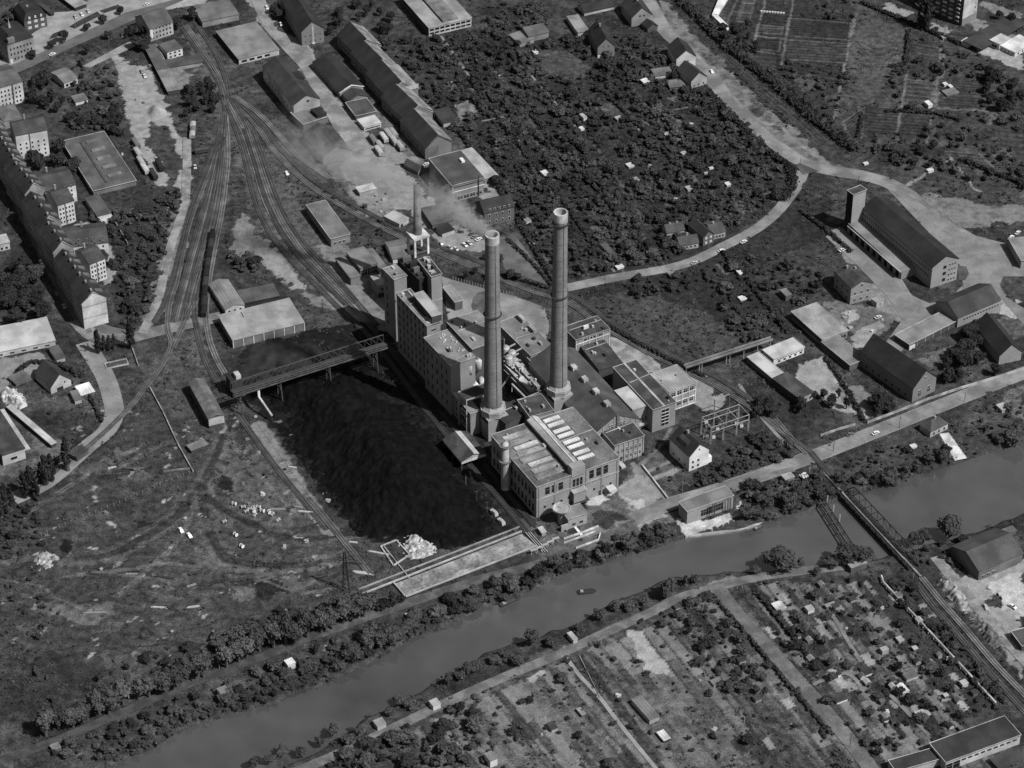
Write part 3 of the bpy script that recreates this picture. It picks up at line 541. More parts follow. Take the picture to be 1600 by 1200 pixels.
# railway tracks
RAILM = mat(.025, 'steel'); SLP = mat(.06, 'plain'); BALL = mat(.125, 'blotch', .3, .5)
COALZ = P2([(340, 560), (460, 520), (560, 500), (600, 505), (700, 600), (850, 790), (850, 850), (700, 870), (560, 850), (440, 700)])
def track(px, label, ballast=3.2, z=.22, rails=True):
    ZN[0] += 1; z += ZN[0] * .004
    pts = smooth(P2(px), 5); L, R = ribbon_pts(pts, ballast); v = []; f = []
    for a, b in zip(L, R): v += [(a.x, a.y, z), (b.x, b.y, z)]
    for i in range(len(L) - 1): f.append((2 * i + 1, 2 * i + 3, 2 * i + 2, 2 * i)); stamp([L[i], L[i + 1], R[i + 1], R[i]])
    root = put("railway_track", mesh(v, f), None, mat([.125, .06, .09, .045, .11, .05][ZN[0] % 6], 'blotch', .4, .4)); root.data.materials.append(mat(.022, 'blotch'))
    for pl in root.data.polygons:
        if inpoly(np.array([pl.center.x]), np.array([pl.center.y]), COALZ)[0]: pl.material_index = 1
    tag(root, label, "railway track", "tracks of the works railway")
    sl = MB(); acc = 0
    for i in range(len(pts) - 1):
        d = pts[i + 1] - pts[i]; n = int(d.length / 1.3) + 1; u = d.normalized(); pp = Vector((-u.y, u.x))
        for k in range(n):
            c = pts[i] + d * (k + .5) / n; q = [c - pp * 1.25 - u * .14, c + pp * 1.25 - u * .14, c + pp * 1.25 + u * .14, c - pp * 1.25 + u * .14]
            kk = len(sl.v); sl.v += [(p.x, p.y, z + .05) for p in q]; sl.f.append((kk, kk + 3, kk + 2, kk + 1)); sl.mi.append(0)
    sl.put("sleepers", SLP, root)
    A, B = ribbon_pts(pts, 1.45)
    for side in (A, B):
        r = MB(); a, b = ribbon_pts(side, .16)
        for i in range(len(a) - 1): r.poly([a[i], a[i + 1], b[i + 1], b[i]], z + .05, z + .22)
        r.put("rail", RAILM, root)
track([(283, 42), (310, 80), (335, 115), (350, 150), (352, 190), (350, 240), (346, 290), (338, 340), (325, 385), (312, 430), (303, 480), (306, 505), (318, 555), (335, 590), (358, 627), (395, 680), (430, 728), (470, 778), (512, 828)], "long track running from the throat down the left edge of the coal yard")
track([(352, 175), (356, 240), (352, 290), (346, 335), (336, 385), (328, 430), (322, 480), (326, 525), (338, 560), (352, 585)], "track just right of the long siding, past the row of dark coal wagons")
track([(350, 180), (343, 240), (338, 290), (328, 340), (312, 385), (300, 430), (292, 475), (290, 500)], "short stub track left of the middle yard tracks")
track([(346, 200), (330, 260), (312, 305), (297, 345), (285, 395), (276, 440), (266, 470), (262, 510), (268, 540), (250, 575), (230, 602), (207, 632), (180, 660), (140, 697), (100, 727), (50, 762)], "curving track that leaves the yard for the lower left corner")
track([(345, 210), (322, 265), (300, 325), (283, 387), (272, 430), (258, 472), (240, 505)], "outermost left track beside the sandy lane")
track([(270, 545), (290, 500), (305, 470)], "short link between two yard tracks near the light shed")
track([(354, 165), (372, 210), (384, 250), (393, 290), (403, 325), (420, 360), (443, 393), (472, 424), (503, 455), (530, 482), (560, 508), (592, 545), (622, 583), (655, 628), (688, 668), (735, 728), (785, 785), (822, 832)], "track sweeping from the throat past the left wall of the boiler house")
track([(358, 160), (380, 205), (394, 245), (405, 285), (416, 318), (434, 352), (457, 385), (487, 417), (515, 445), (545, 475), (580, 512), (612, 550), (650, 598)], "second track of the sweeping curve, right of the first")
track([(360, 155), (388, 200), (404, 240), (417, 280), (430, 312), (449, 345), (475, 380), (505, 412), (530, 440), (560, 475), (590, 510)], "third track of the sweeping curve beside the low brick sheds")
track([(356, 150), (395, 190), (430, 238), (475, 283), (510, 308), (560, 337), (600, 358), (640, 378), (700, 402), (760, 428), (830, 455), (890, 475), (930, 503), (1000, 545), (1060, 575), (1120, 605), (1180, 642), (1230, 682), (1267, 707)], "main line passing behind the power station to the road crossing")
track([(362, 152), (402, 190), (440, 235), (482, 276), (520, 302), (570, 330), (612, 352), (655, 372), (720, 398), (790, 425), (850, 447), (900, 466), (945, 497), (1010, 536), (1070, 566), (1130, 596), (1190, 636)], "second main track just beyond the first behind the station")
track([(290, 40), (320, 85), (345, 130), (354, 165)], "inner track at the top of the throat")
track([(305, 35), (335, 80), (352, 120), (358, 155)], "outer track at the top of the throat beside the workshop")
track([(1440, 903), (1470, 940), (1510, 985), (1555, 1038), (1600, 1085), (1640, 1130)], "main line beyond the truss bridge, inner rails")
track([(1432, 912), (1460, 950), (1500, 996), (1545, 1050), (1590, 1100), (1630, 1145)], "main line beyond the truss bridge, outer rails")
track([(480, 778), (500, 800), (540, 850), (580, 900)], "short weedy track below the coal yard by the pylon")
track([(690, 645), (740, 705), (790, 768), (835, 822)], "track under the hopper shed beside the machine hall")
track([(1500, 598), (1500, 599)][:0] or [(1210, 655), (1240, 690), (1262, 710)], "short siding stub left of the level crossing")

def between(pa, pb, t, n=14):
    def samp(p, s_):
        q = [Vector(v) for v in p]; L = [0]
        for u, v in zip(q[:-1], q[1:]): L.append(L[-1] + (v - u).length)
        s_ *= L[-1]
        for i in range(len(q) - 1):
            if s_ <= L[i + 1] + 1e-6: return q[i].lerp(q[i + 1], (s_ - L[i]) / max(1e-6, L[i + 1] - L[i]))
        return q[-1]
    return [tuple(samp(pa, i / n).lerp(samp(pb, i / n), t)) for i in range(n + 1)]
LA = [(347, 215), (330, 270), (314, 320), (300, 365), (288, 410), (276, 455), (262, 505)]; LB = [(351, 215), (347, 275), (341, 325), (330, 375), (318, 420), (306, 460), (298, 500)]
for i, t in enumerate((.22, .42, .62, .82)): track(between(LA, LB, t), "%s of four parallel yard tracks spreading out left of the coal wagons" % ["leftmost", "second", "third", "rightmost"][i])
RA = [(372, 200), (386, 248), (396, 290), (408, 325), (424, 358), (446, 392), (475, 424), (505, 454), (532, 480)]; RB = [(404, 205), (420, 248), (434, 285), (446, 318), (462, 348), (484, 382), (512, 412), (540, 442), (566, 470)]
for i, t in enumerate((.3, .52, .74)): track(between(RA, RB, t), "%s of three parallel tracks inside the sweeping curve" % ["left", "middle", "right"][i])
track([(364, 150), (400, 175), (430, 205), (460, 240), (490, 262), (515, 280)], "weedy outer track below the goods shed"); track([(620, 548), (665, 600), (715, 660), (770, 725), (825, 790)], "shaded track close to the left wall of the power station")
strip("road", [(292, 215), (292, 262), (288, 320), (270, 375), (258, 420), (246, 470), (222, 522)], 5, mat(.17, 'blotch', .25, .4), .03)
# ---------------- power station ----------------
PG = "power station blocks"
# boiler house, stair tower, bunker block
b = Bld("boiler_house", "tall brick boiler house with rows of slit windows facing the coal yard", (667, 510), (690, 505), (616, 460), 91, rm=RGREY, wall=BRICKD, cat="factory", group=PG)
b.win('l', 7, 7, 1.3, 3.0, 4, 5.0, .05, .97, 'k')
b.fx("penthouse", .35, -.02, .98, .98, .3, .32, RTAR); b.box("lightwell_cover", .8, .05 * b.D, b.h, 4.5, .13 * b.D, b.h + .45, RWHITE); b.box("lightwell_cover", .8, .15 * b.D, b.h, 4.5, .22 * b.D, b.h + .45, RLIGHT)
b.box("roof_duct", 5.6, 0.02 * b.D, b.h + .3, 6.6, .95 * b.D, b.h + .9, RLIGHT); b.win('r', 1, 1, 3, 1, b.h - 4, 1, .3, .7, 'k')
bh = b
b = Bld("stair_tower", "slim brick stair tower at the far end of the boiler house", (616, 438), (634, 430), (601, 420), 95, rm=RGREY, wall=BRICKD, cat="tower", group=PG)
b.win('l', 1, 6, 1.2, 3, 6, 5.5, .5, .9, 'k')
b = Bld("skylight_house", "long raised rooflight with left wall coloured dark for shade on the boiler house roof", (675, 495), (688, 488), (650, 459), 10, rm=RLIGHT, wall=mat(.05), cat="rooflight", group=PG, z0=bh.h, h=bh.h + 4.5)  # left-side shade is put into the dark wall colour
b = Bld("bunker_tower", "square brick bunker block with cluttered roof beside the third chimney", (674, 433), (690, 428), (654, 406), 78, rm=RTAR, wall=BRICK, cat="tower", group=PG)
H = b.h
for i in range(14):
    x, y = rng.uniform(.5, b.W - 2), rng.uniform(.5, b.D - 2); k = rng.uniform(.5, 1.8)
    b.box("roof_vent", x, y, H + .3, x + k, y + k * 1.4, H + .3 + rng.uniform(.4, 1.8), [LIGHT, CONC, DARK][i % 3])
b.box("wall_band", -.1, -.12, H - 16, b.W + .1, b.D * .3, H - 15.4, LIGHT)
b = Bld("coal_bunker", "dark steel coal bunker below the legs of the third chimney", (655, 437), (672, 430), (622, 405), 70, rm=mat(.02), wall=mat(.018), edge=False, cat="bunker", group=PG)
for i in range(5): b.box("gallery", b.W * .1, b.D * (.1 + .17 * i), b.h + .3, b.W * (.5 + .08 * i), b.D * (.18 + .17 * i), b.h + 1.8 + (i % 3) * 1.2, [mat(.03), mat(.09), mat(.02)][i % 3])
BH = b.h
b = Bld("boiler_annex", "lower flat roofed boiler annex next to the vertical tanks", (704, 572), (740, 556), (667, 527), 78, rm=RGREY, wall=BRICKD, cat="factory", group=PG)
b.win('l', 5, 4, 1.3, 3.0, 5, 6.5, .06, .97, 'k'); AN = b
for i in range(16):
    x, y = b.W * rng.uniform(.45, .85), b.D * rng.uniform(.25, .9); b.box("roof_vent", x, y, b.h + .3, x + .5, y + .5, b.h + 1.1, WHITE)
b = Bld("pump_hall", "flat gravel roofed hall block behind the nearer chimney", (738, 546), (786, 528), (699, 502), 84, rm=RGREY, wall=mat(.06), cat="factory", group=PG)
b = Bld("switch_annex", "low block with a light roof and left wall coloured dark for shade by the paved yard", (711, 473), (723, 470), (692, 450), 13, rm=RGREY, wall=mat(.09), cat="annex", group=PG)  # wall colour carries the shade of its left face
b = Bld("lean_to", "narrow annex with pale roof against the chimney plinth", (735, 647), (748, 641), (711, 615), 34, rm=RLIGHT, wall=BRICKD, cat="annex", group=PG)
b.win('l', 4, 3, 1, 2, 2, 4, st='k')
# tanks in front of the annex
def tankset():
    for i, (x, y) in enumerate(((733, 583), (747, 577))):
        z = 22; q = P(x, y, z)
        r = empty("storage_tank", q, 0, ["pale upright tank, left one of the pair beside the chimney", "pale upright tank closest to the nearer chimney shaft"][i], "tank", "upright tanks on the steel frame")
        MB().lathe([(0, 0), (1.9, 0), (1.9, 5.4), (1.5, 6.0), (0, 6.3)], 16).put("body", mat(.42, 'blotch'), r, True); MB().lathe([(.3, 6), (.3, 7.6), (0, 7.6)], 8).put("pipe", LIGHT, r)
    for i, (x, y) in enumerate(((741, 600), (753, 595))):
        q = P(x, y, 14); r = empty("drum_tank", q, math.radians(25), ["lying pale drum seen end on under the upright tanks", "lying drum half hidden by the nearer chimney"][i], "tank", "lying drums on the steel frame")
        k = MB().lathe([(0, -2.5), (1.7, -2.4), (1.7, 2.4), (0, 2.5)], 16); k.v = [(v[0], v[2], v[1]) for v in k.v]; k.put("body", mat(.42, 'blotch'), r, True)
        MB().box(-.2, -2.8, -.2, .2, -2.4, .2).put("valve", DARK, r)
    c = P(752, 668); fr = empty("steel_frame", c, bh.root.rotation_euler.z, "open steel frame carrying the pale tanks between annex and chimney", "steel frame")
    for x in (-9, 0, 7):
        for y in (-1, 7): MB().bar((x, y, 0), (x, y, 22), .35).put("post", LIGHT, fr)
    for z in (7, 13.5, 21.7):
        for y in (-1, 7): MB().bar((-9, y, z), (7, y, z), .3).put("beam", LIGHT, fr)
        MB().box(-9, -1, z - .5, 7, 7, z - .3).put("platform", mat(.04), fr)
tankset()
# middle halls
b = Bld("turbine_hall", "grey flat hall with two roof lanterns between the two chimneys", (829, 556), (862, 541), (781, 504), 30, rm=mat(.13, 'plain', .2), wall=BRICKD, cat="factory", group=PG)
for v in (.78, .45): b.box("rooflight", b.W * .8, b.D * v, b.h + .3, b.W * .95, b.D * v + 6, b.h + 2.6, RLIGHT)
b = Bld("turbine_hall_extension", "darker lower hall running behind the farther chimney plinth", (858, 594), (892, 578), (829, 558), 26, rm=RTAR, wall=BRICKD, cat="factory", group=PG)
b = Bld("transformer_deck", "low concrete deck packed with pale transformer boxes between the chimneys", (826, 618), (852, 606), (784, 570), 16, rm=mat(.07, 'blotch'), wall=BRICKD, cat="deck", group=PG)
for i in range(7):
    for u in (.08, .56):
        b.box("transformer_box", b.W * u, b.D * (.05 + .13 * i), b.h + .3, b.W * (u + .34), b.D * (.05 + .13 * i) + 4.4, b.h + 1.6 + rng.random(), mat([.3, .22, .36][i % 3], 'blotch'))
for i in range(16): x, y = b.W * rng.uniform(.1, .85), b.D * rng.uniform(.05, .9); b.box("bushing", x, y, b.h + 1, x + .8, y + .8, b.h + 3.6, [WHITE, DARK, LIGHT][i % 3])
for i, (x, y) in enumerate(((800, 552), (795, 560), (790, 545))):
    q = P(x, y, 12); r = empty("steam_unit", q, 0, "cluttered pale steam unit number %s on the ducts behind the nearer chimney" % ["nearest", "middle", "far"][i], "machinery", "steam units"); r['label'] = ["lowest pale pipework unit right of the nearer chimney", "middle pale pipework unit right of the nearer chimney", "uppermost pale pipework unit right of the nearer chimney"][i]
    MB().lathe([(0, -6), (1.9, -6), (2.2, 1), (1, 2), (0, 2)], 12).put("body", CONC, r); MB().bar((0, 0, 0), (5, 3, 1), .5, n=6).bar((0, 0, -1), (-5, -2, -1), .4, n=6).put("pipe", LIGHT, r)
# duct hall between chimneys
b = Bld("flue_house", "small dark roofed flue house between chimney plinth and machine hall", (828, 652), (863, 640), (812, 625), 38, rm=RTAR, wall=BRICK, cat="annex", group=PG); b.win('r', 4, 2, 1, 1.8, b.h - 8, 3.5, st='k')
b = Bld("flue_roof", "dark sloping flue roof leading right from the nearer chimney", (790, 662), (822, 642), (772, 640), 30, rm=mat(.03), wall=mat(.05), edge=False, cat="annex", group=PG)
# machine hall
b = Bld("machine_hall", "large brick machine hall with striped rooflights and tall front windows", (838.5, 762), (968, 717), (767, 681), 47, rm=mat(.1, 'blotch', .6, .25), wall=BRICK, cat="factory", group=PG)
W, D, H = b.W, b.D, b.h; mh = b
mo = MB(); mo.prism([(W * .43, H), (W * .56, H), (W * .56, H + 2.6), (W * .495, H + 4.2), (W * .43, H + 2.6)], 1.5, D * .99, 'y'); mo.put("roof_monitor", mat(.3, 'blotch', .4, .2), b.root)
MB().box(W * .49, 1.5, H + 4.1, W * .5, D * .99, H + 4.4).put("ridge_cap", WHITE, b.root)
b.box("monitor_front", W * .415, -.6, H - 1, W * .575, 3.6, H + 4.6, BRICK); b.box("monitor_wall", W * .418, 3.7, H + .3, W * .43, D * .99, H + 2.4, mat(.03))
for i in range(8):
    v = .1 + .105 * i; x0 = .06 + .02 * (i % 3); x1 = .38
    b.box("rooflight_strip", W * x0, D * v, H + .3, W * x1, D * v + 3.2, H + .75, mat([.17, .24, .32][i % 3], 'blotch', .7, .3)); b.box("rooflight_rim", W * x0, D * v - .3, H + .3, W * x1, D * v, H + 1.0, mat(.2))
for i in range(4):
    for k in (0, 4.4): b.box("rooflight_bar", W * .6, D * (.16 + .215 * i) + k, H + .3, W * .79, D * (.16 + .215 * i) + k + 2.3, H + .95, mat(.42, 'stripe', .2))
for i, q in enumerate(((.36, .06), (.33, .13), (.37, .33))): b.box("roof_hatch", W * q[0], D * q[1], H + .3, W * q[0] + 1.3, D * q[1] + 1.8, H + .5, mat(.01))
for (a, bb, n_, z_, h_) in ((.09, .33, 3, H - 6.5, 4.6), (.62, .88, 3, H - 6.2, 5.2), (.43, .56, 3, H - 9, 6)): b.win('r', n_, 1, 2.7 if n_ == 3 and a != .43 else 1.6, h_, z_, 1, a, bb, 'k')
b.win('r', 4, 1, 2.4, .9, H - 9, 1, .58, .9, 'w'); b.win('r', 9, 1, 1.3, 1.6, 4.5, 1, .05, .95, 'k'); b.win('l', 12, 2, 1.8, 4.5, 2.2, 8, .03, .97, 'k')
b.box("cornice", -.2, -.35, H - 8.2, W + .2, 0, H - 7.7, mat(.25)); b.box("oriel", W * .42, -2.6, H - 16, W * .56, 0, H - 9.6, BRICK); b.box("oriel_roof", W * .41, -3.2, H - 9.6, W * .58, 0, H - 9.2, LIGHT); b.box("balcony", W * .41, -3.8, H - 16.4, W * .6, 0, H - 16, DARK)
for i in range(6): b.box("pilaster", W * (.03 + .19 * i) - .4, -.3, 0, W * (.03 + .19 * i) + .4, 0, H - .5, mat(.2, 'brick'))
b.box("canopy", W * .84, -4, 3.4, W * .93, 0, 4.2, WHITE); b.win('r', 1, 1, 3.4, 3, .2, 1, .74, .84, 'k')
# long shed hall with swept gable
b = Bld("long_hall", "long dark roofed hall with a swept gable front and ridge vents", (927, 679), (996, 651), (832, 566), 30, roof='gable', rise=7.5, rm=RMID, wall=BRICK, cat="factory", group=PG)
b.win('r', 5, 1, 2.2, 4.0, b.h - 5.5, 1, .06, .94, 'w'); b.win('r', 6, 1, 1.4, 3.0, b.h - .6, 1, .3, .7, 'w'); b.box("pilaster", b.W * .49, -.6, 0, b.W * .53, 0, b.h + b.rise, mat(.1, 'brick'))
for i in range(5): b.box("ridge_vent", b.W * .5 - 1.3, b.D * (.12 + .17 * i), b.h + b.rise - .6, b.W * .5 + 1.3, b.D * (.12 + .17 * i) + 3.4, b.h + b.rise + 1.6, CONC)
for i in range(8): b.box("gable_mullion", b.W * (.08 + .12 * i), -.25, b.h - 1.5, b.W * (.085 + .12 * i) + .25, 0, b.h + b.rise * (1 - abs((.08 + .12 * i) - .5) * 2) - .4, LIGHT)
b = Bld("portico_house", "small flat brick entrance building with round arch door and light pilasters", (960, 697), (1007, 682), (940, 675), 29, rm=RTAR, wall=BRICK, cat="office", group=PG)
b.win('r', 6, 2, 1.4, 2.4, 2, 4.4, st='w'); b.win('r', 1, 1, 2.4, 3.4, 0, 1, .1, .3, 'k', nm="door")
for i in range(7): b.box("pilaster", b.W * i / 6.3, -.35, 0, b.W * i / 6.3 + .5, 0, b.h, mat(.24))
b.box("entrance_steps", b.W * .1, -5, 0, b.W * .24, 0, 1.2, LIGHT)
b = Bld("glazed_wing", "block with very pale roof and glazed balcony front beside the swept gable", (989, 641), (1015, 631), (962, 611), 33, rm=RWHITE, wall=mat(.2), cat="office", group=PG); b.win('r', 3, 2, 2.6, 2.6, 1.2, 3.6, .02, .98, 'w'); b.box("balcony", 0, -1.5, 2.6, b.W, 0, 3.8, RWHITE)
b = Bld("control_block", "dark roofed block with pale centre strip and one tall gridded window", (1020, 641), (1056, 629), (958, 575), 35, rm=RTAR, wall=mat(.19, 'brick'), cat="office", group=PG)
b.box("centre_strip", b.W * .46, -.3, b.h + .3, b.W * .54, b.D, b.h + .45, LIGHT); b.win('r', 1, 1, 4.6, 10.5, 2.2, 1, .38, .72, 'w')
for k in range(4): b.box("window_bar", b.W * .55 - 2.2, -.35, 4.2 + 2.1 * k, b.W * .55 + 2.2, -.2, 4.45 + 2.1 * k, WHITE)
b = Bld("test_bay", "square block with ribbed light grey roof and white framed glazing", (1046, 614), (1088, 600), (1015, 586), 30, rm=mat(.23, 'stripe', .15), wall=mat(.24), cat="office", group=PG)
b.win('r', 4, 1, 2.7, 2.8, b.h - 3.4, 1, .03, .97, 'w'); b.win('r', 4, 1, 2.7, 2.4, 2.4, 1, .03, .97, 'w')
for k in range(5): b.box("mullion", b.W * k / 4 - .18, -.3, 0, b.W * k / 4 + .18, 0, b.h, WHITE)
for z in (.0, 4.9, b.h - 3.8): b.box("transom", 0, -.25, z, b.W, 0, z + .35, WHITE)
b = Bld("workshop", "dark flat roofed workshop with white framed upper window band", (900, 532), (951, 513), (883, 511), 31, rm=RTAR, wall=mat(.2), cat="workshop", group=PG)
b.win('r', 4, 1, 2.8, 1.7, b.h - 2.2, 1, .18, .82, 'w')
for k in range(6): b.box("mullion", b.W * k / 5 - .16, -.3, 0, b.W * k / 5 + .16, 0, b.h, WHITE)
b.box("transom", 0, -.25, b.h - 2.9, b.W, 0, b.h - 2.6, WHITE); b.box("roof_vent", b.W * .4, b.D * .45, b.h + .3, b.W * .4 + 3, b.D * .45 + 1, b.h + 2.2, WHITE)
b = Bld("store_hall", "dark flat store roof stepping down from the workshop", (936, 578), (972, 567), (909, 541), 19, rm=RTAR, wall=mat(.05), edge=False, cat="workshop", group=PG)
def clutter(nm, n):
    o = bpy.data.objects[nm]; ch = [q for q in o.children if q.name.startswith('roof') and not q.name.startswith('roof_')][0]; V = [v.co for v in ch.data.vertices]; x1, y1, z1 = max(v.x for v in V), max(v.y for v in V), max(v.z for v in V)
    for i in range(n):
        x, y = rng.uniform(.8, max(1, x1 - 2.5)), rng.uniform(1, max(1.2, y1 - 3)); k = rng.uniform(.4, 1.5); MB().box(x, y, z1, x + k, y + k * rng.uniform(.8, 2.5), z1 + rng.uniform(.4, 1.6)).put("roof_vent", [LIGHT, CONC, DARK, RLIGHT][i % 4], o)
    for i in range(max(1, n // 5)):
        y = rng.uniform(1, y1 - 1); MB().bar((.5, y, z1 + .5), (x1 - .8, y + rng.uniform(-2, 2), z1 + .5), .22).put("roof_pipe", [LIGHT, STEEL][i % 2], o)
for nm, n in (("boiler_house", 9), ("stair_tower", 3), ("pump_hall", 9), ("boiler_annex", 5), ("turbine_hall", 7), ("turbine_hall_extension", 5), ("flue_house", 5), ("flue_roof", 4), ("portico_house", 3), ("store_hall", 4), ("workshop", 4), ("control_block", 3), ("test_bay", 2), ("machine_hall", 8), ("lean_to", 2)): clutter(nm, n)
for i, (x, y, z_, dx, dy) in enumerate(((718, 500, 24, 40, -18), (752, 520, 22, 36, 10), (800, 600, 14, 30, 30), (780, 610, 12, 18, -26), (760, 545, 20, 50, 40))):
    p, q = P(x, y, z_), P(x + dx, y + dy, z_); k = MB().bar((0, 0, 0), q - p, .5, n=8).bar((0, 0, 0), (0, 0, -5), .3).bar(q - p, (q - p) + Vector((0, 0, -5)), .3).put("gas_duct", mat([.06, .2, .3, .1, .05][i])); k.location = p; tag(k, ["pale duct above the paved yard side", "duct running behind the nearer chimney", "pipe along the transformer deck", "short pipe between tanks and deck", "long dark duct between the halls"][i], "duct", "ducts between the blocks")
# coal bridge hopper, small buildings
b = Bld("hopper_shed", "gabled tin shed on stilts over the tracks beside the coal heap", (721, 722), (760, 710), (691, 688), 13, roof='gable', rise=2.6, rm=RTAR, wall=mat(.3, 'stripe'), cat="shed", z0=4)
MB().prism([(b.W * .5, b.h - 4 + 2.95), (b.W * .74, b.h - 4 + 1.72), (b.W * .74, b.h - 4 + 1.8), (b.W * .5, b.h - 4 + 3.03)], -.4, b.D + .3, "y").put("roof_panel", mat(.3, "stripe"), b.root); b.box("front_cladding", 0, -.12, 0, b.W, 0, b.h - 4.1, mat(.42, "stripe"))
for x in (0.3, b.W - .3):
    for y in (0.4, b.D * .5, b.D - .4): b.box("leg", x - .25, y - .25, -4, x + .25, y + .25, 0, STEEL)
b = Bld("gate_house", "little brick house with light parapet by the settling basins", (888, 812), (917, 802), (877, 797), 15, rm=mat(.16), wall=mat(.26, 'brick'), cat="house"); b.win('r', 2, 1, 2, 1.6, 1.4, 1, .1, .9, 'd'); b.box("white_steps", b.W * .3, -7, 0, b.W * .42, 0, .35, WHITE); b.box("front_wall", -4, -.5, 0, -.2, .2, 3.8, mat(.28))
q = P(877.5, 816); r = empty("mushroom_tower", q, 0, "round concrete mushroom topped tower beside the little gate house", "tower"); MB().lathe([(0, 0), (1.9, 0), (1.9, 8), (4.2, 8.6), (4.4, 9.4), (3.9, 9.4), (3.6, 8.9), (0, 8.9)], 24).put("body", CONC, r); MB().bar((0, 0, 9), (0, 0, 12.5), .15).put("pole", WHITE, r)
b = Bld("white_house", "white gabled dwelling house with dormer below the switchyard", (1077.5, 713.5), (1110, 703), (1044, 686), 23.5, roof='gable', rise=5.5, rm=mat(.036, 'tiles'), wall=WHITE, cat="house")
b.win('r', 2, 2, 1.3, 1.5, 1.3, 3.2, .05, .6, 'd'); b.win('r', 1, 1, .9, 1, b.h + 1.6, 1, .35, .65, 'd'); b.win('l', 3, 1, 1.1, 1.4, 1.5, 1, st='d'); b.stack(.5, .6)
k = MB().prism([(b.D * .3, 0), (b.D * .75, 0), (b.D * .75, 3), (b.D * .3, 3)], .4, 3, 'x'); dm = MB().prism([(.3, b.h - .2), (2.0, b.h + 3.4), (4.2, b.h + 4.6), (3.8, b.h + 2)], b.D * .3, b.D * .72, 'y').put("dormer", mat(.06, 'tiles'), b.root)
b.box("porch", b.W, .5, 0, b.W + 2.4, 4, 3.6, WHITE)
b = Bld("intake_house", "flat roofed brick intake house at the water with dark openings", (1074, 800), (1147, 776), (1059, 786), 19, rm=mat(.13), wall=BRICK, cat="pump house"); b.win('r', 9, 1, 1.5, 4, 1.8, 1, .3, .78, 'k')
for u in (.48, .82):
    for dx in (0, 1.6): b.box("lattice_post", b.W * u + dx, -2.6, -.4, b.W * u + dx + .3, -2.3, b.h + 2, STEEL)
    for k in range(8): MB().bar((b.W * u + .15, -2.45, k * 1.1), (b.W * u + 1.75, -2.45, k * 1.1 + 1.1), .12).put("brace", STEEL, b.root)
MB().bar((b.W * .48, -2.45, b.h + 1.4), (b.W * .86, -2.45, b.h + 1.4), .2).put("beam", STEEL, b.root)
q = P(1115, 829, -1); r = empty("intake_basin", q, 0, "white concrete intake apron with open bays at the river edge", "quay wall")
def at(px, py, z, o=q): v = P(px, py, z); return (v.x - o.x, v.y - o.y)
MB().poly([at(*p, .4) for p in ((1058, 812), (1075, 823), (1105, 818), (1107, 812), (1160, 793), (1164, 802), (1140, 809), (1112, 819), (1106, 825), (1071, 837))], -2, 1.0).put("wall", mat(.33, 'blotch', .6, .5), r)
for i in range(5): x, y = at(1112 + 8.5 * i, 822 - 3.4 * i, 0); MB().box(x - .3, y - 3.2, -2, x + .3, y - 2.3, 1.2).put("pier", CONC, r)
pts = [P(x, y, -1.2) for x, y in ((1075, 838), (1110, 834), (1150, 829), (1180, 821), (1197, 812))]
mb = MB()
for a_, b_ in zip(pts[:-1], pts[1:]): d_ = (b_ - a_).normalized(); n_ = Vector((-d_.y, d_.x, 0)) * .8; mb.poly([(a_ + n_)[:2], (b_ + n_)[:2], (b_ - n_)[:2], (a_ - n_)[:2]], -2, -.7)
tag(mb.put("floating_boom", CONC), "long pale floating boom curving out from the intake apron", "boom")
# settling basins
r = empty("settling_basin", P(725, 890), 0, "long pale concrete settling basin at the foot of the coal heap", "basin"); o_ = r.location
def rel(px, py, z=0): v = P(px, py, z); return (v.x - o_.x, v.y - o_.y)
MB().poly([rel(*p) for p in ((617, 914), (632, 931), (836, 853), (815, 836))], 0, .7).put("slab", mat(.2, 'blotch', .8, .3), r)
for p in (((566, 930), (815, 832)), ((634, 934), (838, 855)), ((615, 912), (633, 933))):
    a_, b_ = rel(*p[0]), rel(*p[1]); MB().bar((*a_, .8), (*b_, .8), .5).put("rim", LIGHT, r)
MB().bar((*rel(560, 922), .4), (*rel(812, 824), .4), .45).put("pipe", mat(.2), r)
for i, (x, y) in enumerate(((843, 862), (851, 858), (860, 853), (868, 848), (834, 866))):
    q = P(x, y); rr = empty("sluice_gate", q, .4, ["sluice frame nearest the basin corner", "second sluice frame along the basin end", "middle sluice frame at the basin end", "sluice frame under the pale machine", "outermost sluice frame by the river path"][i], "sluice", "sluice frames")
    for u in (-1.4, 1.4): MB().bar((u, 0, 0), (u * .6, 0, 2.6), .2).put("post", LIGHT, rr)
    MB().box(-1.8, -.6, 2.6, 1.8, .6, 3.1).put("beam", LIGHT, rr)
b = Bld("sluice_cabin", "small cabin with pale flat roof by the basins", (847, 833), (853, 831), (841, 825), 5, rm=RWHITE, wall=LIGHT, cat="shed", edge=False)
MBp = MB(); [MBp.bar((*rel(821 + k, 833), .5), (*rel(848 + k, 864), .5), .3) for k in (0, 4, 8)]; tag(MBp.put("pipe_bundle", LIGHT), "three pale parallel pipes beside the sluice cabin", "pipes"); bpy.data.objects["pipe_bundle"].location = o_
for i, (x, y) in enumerate(((772, 803), (783, 817))): q = P(x, y); k = MB().box(-1, -2.4, 0, 1, 2.4, 1.6).box(-.8, -2, 1.6, .8, .4, 2.2).put("skip_wagon", mat(.3)); k.location = q; k.rotation_euler = (0, 0, .6); tag(k, ["upper pale skip wagon below the hopper shed", "lower pale skip wagon below the hopper shed"][i], "wagon", "skip wagons")
